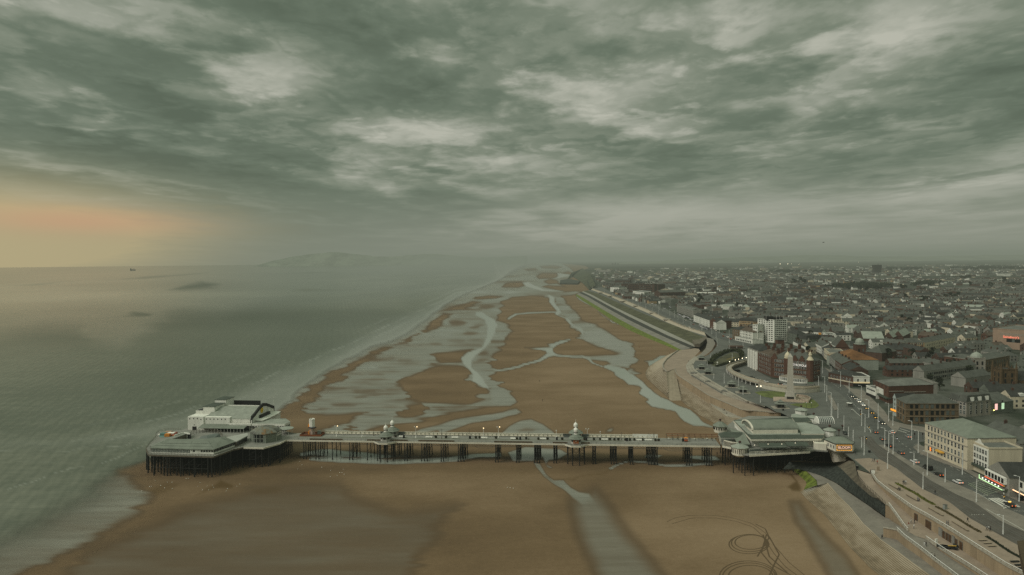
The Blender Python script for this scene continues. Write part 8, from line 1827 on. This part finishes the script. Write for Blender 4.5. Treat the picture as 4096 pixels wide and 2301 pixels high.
for x, y, c, lb, lit, van in [(845,567,'brown','brown car with glowing lamps on the seafront road, left of a white one','t',0),(896,578,'white','white car on the seafront road between two glowing cars','h',0),(928,600,'red','reddish car with bright lamps on the seafront road near the white sun lounge','t',0),(676,492,'black','black car with headlamps on the seafront road below the white terrace','h',0),(760,500,'grey','grey car with headlamps by the red brick gable','h',0),(862,527,'brown','brown van parked beside the red brick gable wall','',1),(500,430,'grey','small grey car with an amber lamp far up the seafront road','t',0),(410,384,'grey','tiny car with white headlamps far up the seafront road','h',0),(455,465,'white','white car passing along the colonnade wall','h',0),(970,9,'grey','far car with an amber lamp at the hotel','t',0)]:
    if y < 100: continue
    put_car(E(x, y, GZ+.05), dE+(math.pi if 'h' in lit else 0), c, lb, lit, bool(van))
for fn, x, y, c, lb, rz, van in [(K,1488,790,'black','black van alone on the upper hotel forecourt',.4,1),(K,1703,885,'black','long black car parked inside the curved terrace',-.1,0),(K,1782,918,'grey','grey car parked left of two white ones below the hotel',-.2,0),(K,1838,938,'white','white car parked between a grey and a white car below the hotel',-.2,0),(L,232,645,'white','white car at the right end of the forecourt row',-.15,0),(L,536,692,'white','white car half hidden behind the obelisk',-.1,0),(L,478,688,'black','black car just left of the obelisk on the forecourt',-.1,0)]:
    put_car(fn(x, y, GZ+.08), rz, c, lb, '', bool(van))
q = MB(); car_body(q); q.frustum([(-1.85,-.84),(1.1,-.84),(1.1,.84),(-1.85,.84)],[(-1.35,-.66),(.25,-.66),(.25,.66),(-1.35,.66)],1.0,1.48,1); pc0 = q.build('parked_car', [CARC['white'], glass]); first = True
def prow(fn, a, b, n, rz):
    global first
    for k in range(n):
        if rn.random() < .12: continue
        t_ = (k+.5)/n; p = fn(a[0]+(b[0]-a[0])*t_, a[1]+(b[1]-a[1])*t_, GZ+.05); col = rn.choice(['white','white','silver','grey','black','black','blue'])
        o = pc0 if first else pc0.copy()
        if not first: COL.objects.link(o)
        first = False
        o.location = p; o.rotation_euler = (0,0,rz+rn.uniform(-.1,.1)); o.material_slots[0].link = 'OBJECT'; o.material_slots[0].material = CARC[col]
        tag(o, '%s car parked in the far rows before the seafront hotels' % col, 'car', '%s cars parked before the far hotels' % col)
prow(E, (575,438), (720,495), 15, dE+1.1); prow(E, (590,455), (690,498), 9, dE+1.1); prow(E, (390,325), (520,400), 18, dE+1.1); prow(E, (300,300), (420,360), 14, dE+1.1); prow(E, (150,200), (250,240), 10, dE+1.1); prow(I, (1540,460), (1790,555), 22, dE+1.1); prow(I, (1600,470), (1800,540), 14, dE+1.1)
polem = mat('white pole paint', (.56,.57,.53), .55, .08, 1)
PM = {}
def pole(p, h, label, group, arm):
    r = thing('lighting_pole', label, 'pole', tuple(p), rn.uniform(-.3,.3)+(2.6 if arm else 0), group)
    key = (round(h), arm)
    if key not in PM:
        a = MB().lathe(0,0,[(.26,0),(.24,1.2),(.20,1.3),(.14,h)],8); o = a.build('post', polem, r); l = [o]
        if arm: o2 = MB().tube((0,0,h-.1),(1.3,0,h+.15),.06,5).build('arm', polem, r); o3 = MB().box(1.0,1.9,-.18,.18,h+.05,h+.25).build('lamp_head', globem, r); l += [o2, o3]
        PM[key] = l
    else:
        for s in PM[key]: o = s.copy(); COL.objects.link(o); o.parent = r
    return r
groups = [
 ('beside the tram tracks north of the pier entrance', L, [(1045,722,550,0),(1138,800,560,1),(1170,932,690,1),(1236,1150,800,1),(1247,1260,830,0),(1340,1190,950,0),(1430,1405,1150,0),(1500,1470,1320,0),(1572,1490,1370,0)]),
 ('between the tracks and the queue of cars', L, [(1700,1310,1045,1),(1752,1402,1130,1)]),
 ('on the shop side pavement beyond the queue', L, [(1810,1182,905,1),(1695,942,695,1),(1510,802,590,0),(1380,712,480,1),(1235,607,400,1),(1105,507,315,1),(980,422,290,0)]),
 ('before the brick hall and sandstone block', F, [(626,1352,950,0),(518,1205,1010,1),(748,1262,1050,1),(798,1312,1150,1),(1017,1335,1265,1)]),
 ('round the junction before the cream hotel', G, [(335,312,230,0),(357,380,205,0),(540,312,140,1),(575,360,170,1),(615,372,195,1),(780,245,82,1),(838,358,165,1),(260,300,155,0)]),
 ('along the near stretch of road and tramway', G, [(565,500,355,0),(800,472,360,1),(918,562,355,1),(880,682,530,0),(1077,622,495,0),(1230,552,345,1),(1355,798,570,0),(1735,792,580,1),(1592,1082,915,1)]),
 ('on the dark plaza among the shelters', K, [(1125,892,815,0),(1283,967,800,0),(1098,782,705,0),(1076,612,530,0),(1570,1142,1020,0),(1835,1262,1140,0),(1500,1002,905,0),(1025,690,640,0)]),
 ('where the seafront road meets the plaza', K, [(1175,392,268,0),(1160,278,185,0),(1360,347,150,0),(1095,212,85,0),(945,157,25,0),(1570,407,290,0),(1475,457,395,0),(1365,442,380,0),(1210,202,70,0),(1405,640,500,0)]),
 ('on the far seafront road above the colonnade', E, [(285,352,262,0),(325,377,290,0),(385,412,322,0),(475,442,352,0),(600,497,412,0),(715,542,450,0),(230,332,255,0),(150,282,212,0),(100,255,190,0),(40,225,165,0),(560,300,250,0)])]
for gname, fn, lst in groups:
    ps = [(fn(x, yb, GZ), min(15, max(4, hgt(fn, x, yb, yt, GZ))), a) for x, yb, yt, a in lst]; order = sorted(range(len(ps)), key=lambda i: ps[i][0].length)
    for rank, i in enumerate(order):
        p, h, a = ps[i]; pole(p, h, 'white %s %s, %s nearest' % ('lamp column' if a else 'pole', gname, ordn(rank)), 'white poles '+gname, a)
ik = 0
for x, y in [(1100,365),(1160,392),(1215,412),(1290,440),(1350,465),(1430,495),(1480,515),(1530,540),(1600,560),(1660,590),(1720,620),(1160,330),(1130,300),(1250,370),(1310,400),(1390,430),(1470,460),(1550,500),(1640,530),(1730,560)]:
    pole(I(x, y, GZ), 11, 'thin pale pole on the distant stretch of the seafront road', 'thin poles on the distant seafront road', 0)
ts = thing('tram_shelter', 'small white roofed glass shelter between the tracks and the queue', 'shelter', tuple(L(1515,1020,GZ)), -.9)
MB().box(-1.6,1.6,-1.0,1.0,2.5,2.75).build('roof', white, ts)
for x in (-1.5,1.5):
    for y in (-.9,.9): MB().box(x-.06,x+.06,y-.06,y+.06,0,2.5).build('post', ironb, ts)
MB().box(-1.5,1.5,.85,.95,.3,2.3).build('glass_panel', glassg, ts); MB().box(-1.3,1.3,.3,.7,.4,.5).build('seat', ironb, ts)
o = tsheet('tram_platform', P3(L, GZ, (1180,850),(1230,840),(1300,960),(1345,1060),(1290,1080),(1240,990)), pavegrey, .25)
def belisha(p, lb):
    r = thing('crossing_beacon', lb, 'beacon', tuple(p)); 
    for k in range(6): MB().lathe(0,0,[(.13,.75*k),(.13,.75*k+.75)],8).build('band', blackp if k % 2 else white, r)
    MB().lathe(0,0,[(0,4.5),(.35,4.75),(.35,5.0),(0,5.2)],10).build('globe', amber if False else mat('amber globe', (.5,.28,.05), .4, .1, 1), r)
belisha(G(1598,760,GZ), 'black and white striped crossing beacon on the shop side'); belisha(G(1600,858,GZ), 'black and white striped crossing beacon on the promenade side')
def signal(p, lb, lit=None):
    r = thing('traffic_signal', lb, 'traffic signal', tuple(p)); MB().lathe(0,0,[(.08,0),(.08,2.4)],6).build('post', blackp, r); MB().box(-.22,.22,-.2,.2,2.2,3.4).build('signal_head', blackp, r)
    o = MB().lathe(0,0,[(0,2.5),(.16,2.62),(0,2.75)],8).build('lamp', lit or amber, r); o.location = (0,-.24,0)
ledred = mat('red signal', (.9,.1,.05), .4, .05, 1, emit=(1,.12,.04), es=2); ledwht = mat('white signal', (.9,.9,.9), .4, .05, 1, emit=(1,1,1), es=2)
for fn, x, y, lb, m_ in [(F,585,1265,'orange lit traffic signal beside the queue of cars',amber),(F,633,1310,'white lit traffic signal just right of the queue end',ledwht),(F,425,1225,'amber post light near the white poles on the track side',amber),(F,520,1380,'amber post light low on the junction island',amber),(G,376,275,'bright amber beacon right of the lit orange sign',amber),(G,648,275,'dark signal post opposite the long cream hotel',ledwht),(G,805,235,'dark traffic signal at the side street mouth',tailoff),(G,877,235,'second dark traffic signal farther into the side street',tailoff),(L,1680,1150,'dark signal post on the road beside the queue of cars',tailoff)]:
    signal(fn(x, y, GZ), lb, m_)
for fn, x, y, z, lb in [(J,92,75,GZ,'black bin at the top of the posts near the pier building'),(J,2190,490,GZ,'large black bin on the shop side pavement at the right edge'),(K,800,688,10.5,'black bin beside the tiers of the north promenade'),(L,505,1075,GZ,'black bin next to the nearest shelter'),(D,2450,760,GZ,'small dark bin right of the lit corner building')]:
    c = thing('litter_bin', lb, 'bin', tuple(fn(x, y, z))); s = 1.7 if 'large' in lb else 1; MB().box(-.45*s,.45*s,-.4*s,.4*s,0,1.2*s).build('bin_body', blackp, c); MB().box(-.5*s,.5*s,-.45*s,.45*s,1.2*s,1.32*s).build('lid', concd, c)
for k, (x, y) in enumerate([(105,770),(165,765)]):
    o = MB().lathe(0,0,[(.1,0),(.07,2.6),(.3,2.8),(.3,3.3),(0,3.5)],8,[0,0,1,1]).build('lawn_lamp', [blackp, mat('bright lamp', (.9,.85,.7), .5, .05, 1, emit=(1,.84,.55), es=3)]); o.location = L(x, y, GZ); tag(o, 'lit lamp post at the left tip of the obelisk lawn, %s one' % ('left','right')[k], 'lamp')
for k, (x, y) in enumerate([(858,1030),(938,1030)]):
    o = MB().lathe(0,0,[(.1,0),(.07,2.8),(.3,3.0),(.3,3.5),(0,3.7)],8,[0,0,1,1]).build('lawn_lamp', [blackp, globem]); o.location = L(x, y, GZ); tag(o, 'unlit lamp post in front of the obelisk lawn, %s one' % ('left','right')[k], 'lamp')
o = MB().lathe(0,0,[(1.0,0),(.9,.5),(.2,.7),(.15,2.2),(.9,2.4),(.1,3.0),(0,4.0)],10).build('pavilion_spike', offw); o.location = K(1180,685,GZ); tag(o, 'white spiked kiosk ornament beside the sunken garden hedge', 'ornament')
tm_ = thing('low_tent_shelter', 'low brown roofed shelter beyond the sunken garden', 'shelter', tuple(K(1460,435,GZ)), -.15); MB().frustum([(-8,-3),(8,-3),(8,3),(-8,3)],[(-7,-.5),(7,-.5),(7,.5),(-7,.5)],2.4,3.4).build('roof', brickd, tm_); MB().box(-7,7,-2.4,2.4,0,2.4).build('wall', darkwood, tm_)
uj = thing('green_umbrella', 'dark green parasol outside the right corner of the brick hotel', 'parasol', tuple(L(925,700,GZ))); MB().lathe(0,0,[(2.6,2.3),(.1,3.1),(0,3.2)],8).build('canopy', mat('green canvas', (.06,.09,.06), .8, .2, 1), uj); MB().tube((0,0,0),(0,0,3.1),.05,5).build('pole', white, uj)
skin = mat('skin', (.35,.22,.16), .6, .1, 1); hairm = mat('dark hair', (.02,.015,.01), .8, .2, 1)
cloth = {'black': mat('black clothes', (.013,.013,.015), .9, .3, 2), 'navy': mat('navy clothes', (.02,.026,.045), .9, .3, 2), 'white': mat('white top', (.55,.55,.52), .9, .15, 2), 'grey': mat('grey top', (.17,.18,.18), .9, .2, 2), 'red': mat('red top', (.28,.05,.03), .9, .2, 2), 'jeans': mat('jeans', (.05,.06,.085), .9, .2, 2)}
def body(pose):
    me = bpy.data.meshes.new('person'); V = []; Er = []; Rd = []
    def v(x, y, z, r, par=None):
        V.append((x, y, z)); Rd.append(r); i = len(V)-1
        if par is not None: Er.append((par, i))
        return i
    sit = pose == 'sit'; hz = .52 if sit else .95; k = .16 if pose == 'walk' else .02
    hip = v(0,0,hz,.15); wa = v(0,0,hz+.18,.135,hip); ch = v(0,0,hz+.40,.16,wa); nk = v(0,0,hz+.57,.06,ch); hd_ = v(.02,0,hz+.68,.09,nk); v(.02,0,hz+.80,.085,hd_)
    for s in (-1, 1):
        sh = v(0,s*.2,hz+.48,.07,ch); el_ = v(-.03 if pose != 'walk' else s*.14,s*.25,hz+.2,.045,sh); v(.1 if pose != 'walk' else s*.24+.05,s*.24,hz-.04,.035,el_)
        hp = v(0,s*.09,hz-.05,.09,hip)
        if sit: kn = v(.44,s*.11,.5,.065,hp); an = v(.46,s*.11,.09,.045,kn); v(.6,s*.12,.05,.04,an)
        else: kn = v(s*k,s*.1,.5,.065,hp); an = v(s*k*2.2-.03,s*.1,.09,.045,kn); v(s*k*2.2+.13,s*.11,.05,.04,an)
    me.from_pydata(V, Er, []); o = bpy.data.objects.new('person', me); COL.objects.link(o)
    md = o.modifiers.new('s', 'SKIN'); 
    for i, r in enumerate(Rd): me.skin_vertices[0].data[i].radius = (r, r)
    me.skin_vertices[0].data[0].use_root = True
    m2 = o.modifiers.new('u', 'SUBSURF'); m2.levels = 1
    dg = bpy.context.evaluated_depsgraph_get(); r_ = bpy.data.meshes.new_from_object(o.evaluated_get(dg)); bpy.data.objects.remove(o); r_.name = 'person'
    return r_, hz
BOD = {}
for ps_ in ('stand','walk','sit'):
    me, hz = body(ps_); me.materials.clear()
    for m_ in (cloth['jeans'], cloth['black'], skin): me.materials.append(m_)
    for f in me.polygons:
        c = f.center; f.material_index = 2 if c.z > hz+.60 else (1 if c.z > hz+.02 or (abs(c.y) > .17 and c.z > hz-.02) else (2 if abs(c.y) > .19 and c.z > hz-.2 else 0)); f.use_smooth = True
    hr = MB().lathe(.0,0,[(.10,hz+.70),(.115,hz+.80),(.09,hz+.89),(0,hz+.92)],8).build('hair', hairm); hme = hr.data; bpy.data.objects.remove(hr); BOD[ps_] = (me, hme)
def person(p, pose, top, leg, label, rz):
    o = bpy.data.objects.new('person', BOD[pose][0]); COL.objects.link(o); o.location = p; o.rotation_euler = (0,0,rz); o.scale = (1.05,)*3; tag(o, label, 'person')
    for i, m_ in ((0, cloth[leg]), (1, cloth[top])): o.material_slots[i].link = 'OBJECT'; o.material_slots[i].material = m_
    h_ = bpy.data.objects.new('hair', BOD[pose][1]); COL.objects.link(h_); h_.parent = o
ZU = GZ+.06
for fn, x, y, z, ps_, tp, lg, lb in [
 (J,263,143,ZU,'stand','black','black','person in black standing at the head of the white handrail'),(J,622,352,ZU+.35,'sit','black','black','person in black sitting at the end of the first long bench, left of another'),(J,640,358,ZU+.35,'sit','navy','black','person in navy sitting at the very end of the first long bench'),
 (J,870,500,ZU,'stand','grey','jeans','person in grey at the end of the second long bench, left of a sitter'),(J,888,505,ZU,'sit','navy','jeans','person in navy sitting low beside the second long bench'),(J,683,280,ZU,'walk','black','black','person in black walking beside the green grass strip'),(J,700,283,ZU,'walk','grey','black','person in grey walking between two others by the green grass strip'),(J,718,279,ZU,'walk','white','jeans','person in a white top walking by the green grass strip'),
 (J,1092,408,ZU,'walk','black','navy','person in black walking alone along the tramway edge'),(J,1243,808,ZU,'stand','grey','jeans','person in grey leaning near the long handrail, left of a pair'),(J,1265,810,ZU,'stand','navy','jeans','person in navy near the long handrail, right of a pair'),(J,1510,765,ZU,'walk','black','black','person in black walking beside the brownish grass strip'),
 (J,1752,872,ZU,'walk','grey','black','person in grey at the left of a trio near the tramway'),(J,1782,872,ZU,'walk','white','navy','person in a white top in the middle of a trio near the tramway'),(J,1803,885,ZU,'walk','black','black','person in black at the right of a trio near the tramway'),
 (J,783,785,7.3,'walk','white','jeans','person in white farthest back in the group on the middle terrace'),(J,826,785,7.2,'walk','black','jeans','person in black at the back right of the group on the middle terrace'),(J,820,850,7.1,'walk','white','jeans','person in white and jeans nearest in the group on the middle terrace'),(J,752,825,7.2,'walk','red','white','person in a red top at the left of the group on the middle terrace'),
 (J,955,1078,6.5,'walk','white','white','person in white by the low rail of the lower terrace'),(J,975,1078,6.5,'stand','black','black','person in black by the low rail of the lower terrace'),(J,1050,1225,6.25,'walk','white','white','person in white walking at the front handrail'),(J,1088,1238,6.25,'walk','black','black','person in black walking inside the front handrail'),
 (J,413,972,3.55,'sit','black','black','person in black sitting alone on top of the steps'),(G,432,440,ZU,'walk','grey','jeans','person in grey at the left of a pair near the tramway head'),(G,447,440,ZU,'walk','navy','black','person in navy at the right of a pair near the tramway head'),(G,473,458,ZU,'walk','red','black','person in a red top beside the small wooden totem'),
 (G,280,372,GZ,'walk','black','black','person in black crossing right of the lit corner building'),(K,740,640,9.6,'stand','black','black','person in black by the tiers near the ramp road'),(K,920,998,9.55,'walk','black','navy','person in black walking on the north promenade'),(K,357,795,9.5,'stand','black','black','person in black left of a pair at the head of the slipway'),(K,374,797,9.5,'stand','navy','black','person in navy right of a pair at the head of the slipway'),
 (K,414,1140,.6,'walk','black','black','person in black at the foot of the stepped north revetment'),(K,902,458,9.55,'walk','navy','black','person in navy at the end of the pale north walkway'),(K,451,510,.1,'walk','black','black','person in black on the sand close to the promontory kerb'),
 (D,332,155,4.3,'sit','black','black','person in black sitting on the north steps, left of a pair'),(D,354,157,4.3,'sit','navy','black','person in navy sitting on the north steps, right of a pair'),(D,385,210,3.9,'sit','black','black','person in black sitting lower down on the north steps'),(D,247,800,.05,'walk','black','black','person in black on the sand beneath the pier'),
 (M,1360,235,.05,'walk','navy','black','person in navy on the sand at the edge of the far stream'),(M,1433,232,.05,'walk','red','black','person in a red top on the sand below the green algae band'),(M,438,788,.05,'walk','black','black','person in black alone on the wide bank north of the pier'),(M,407,585,.05,'walk','black','black','person in black far out on the wide bank'),
 (N,1018,538,.05,'stand','black','black','person in black paddling at the sea edge, left of two'),(N,1095,524,.05,'stand','black','black','person in black paddling at the sea edge, right of two'),(N,1778,95,.05,'stand','black','black','person in black very far up the wet sand'),
 (L,1550,1090,GZ+.05,'stand','white','black','person in a white top beside the glass tram shelter'),(L,855,700,GZ+.1,'walk','navy','black','person in navy outside the brick hotel entrance'),(L,985,700,GZ+.1,'walk','grey','black','person in grey at the end of the hotel terrace'),(F,745,1255,GZ+.15,'walk','black','black','person in black on the pavement by the orange neon'),(F,1095,1310,GZ+.15,'walk','black','black','person in black walking past the sandstone block')]:
    person(fn(x, y, z), ps_, tp, lg, lb, rn.uniform(0, 6.28))
q = MB(); q.lathe(0,0,[(0,0),(.14,.08),(.16,.2),(.08,.3),(0,.32)],8); q.tube((.05,0,.22),(.26,0,.38),.07,6,0,.05); q.tube((-.1,0,.18),(-.38,0,.2),.09,5,0,.02); q.tube((.26,0,.38),(.36,0,.37),.02,4,1); q.box(-.02,.02,-.05,-.03,-.1,.05,1).box(-.02,.02,.03,.05,-.1,.05,1)
g0 = q.build('gull', [white, mat('gull beak', (.4,.25,.05), .6, .1, 1)]); fst = True
for fn, rx, ry, n in [(A,(100,1500),(1160,1340),22),(B,(250,800),(850,1000),8),(C,(80,200),(900,1050),3),(A,(2200,2560),(880,1130),4)]:
    for _ in range(n):
        o = g0 if fst else g0.copy()
        if not fst: COL.objects.link(o)
        fst = False
        o.location = fn(rn.uniform(*rx), rn.uniform(*ry), .1); o.rotation_euler = (0,0,rn.uniform(0,6.28)); o.scale = (.95,)*3; tag(o, 'white gull standing on the brown sand near the pier', 'gull', 'gulls on the sand')
sp_ = Q(334,668,0); sp_ = Vector((sp_.x/sp_.y*14000, 14000, 0)); shp = thing('ship', 'dark cargo ship on the sea horizon under the evening glow', 'ship', tuple(sp_), .1); shp.scale = (.6,)*3
dk_ = mat('ship hull', (.012,.013,.014), .8, .2, .01); MB().frustum([(-80,-12),(80,-8),(88,0),(80,8),(-80,12),(-84,0)],[(-84,-13),(86,-9),(98,0),(86,9),(-84,13),(-90,0)],-2,26).build('hull', dk_, shp); MB().box(-78,-50,-10,10,26,64).box(-72,-60,-5,5,64,80).build('bridge', dk_, shp)
for x in (-20,15,48): MB().box(x-3,x+3,-3,3,26,62).build('crane', dk_, shp)
flood = mat('flood light', (1,.9,.7), .5, .05, 1, emit=(1,.86,.55), es=9)
for k, (x, y, s) in enumerate([(474,172,9),(541,172,8),(575,171,4),(637,176,4),(1154,153,4)]):
    p = HH(x, y+10, 14); o = MB().lathe(0,0,[(s*.12,-22),(s*.12,-s*.4),(s*.5,0),(0,s*.5)],8,[1,1,0]).build('flood_light', [flood, ironb]); o.location = p+Vector((0,0,24)); tag(o, 'bright flood light far inland, %s from the left' % ordn(k), 'light', 'far flood lights')
b_ = W(823.5,242.5,110+0); 
d_ = (_rt*((823.5-512)/FPX)+_up*((287.5-242.5)/FPX)+_fw); p_ = Vector((0,0,CAMH))+d_*420
q = MB(); q.lathe(0,0,[(0,-.1),(.14,0),(0,.12)],6); q.add([(0,0,0),(.2,-1.0,.35),(-.25,-1.0,.3),(-.2,0,.02)],[(0,1,2,3)]).add([(0,0,0),(.2,1.0,.35),(-.25,1.0,.3),(-.2,0,.02)],[(0,1,2,3)]); q.tube((-.6,0,0),(.5,0,.05),.12,6); o = q.build('bird', blackp); o.location = p_; tag(o, 'dark bird flying high over the town roofs', 'bird')
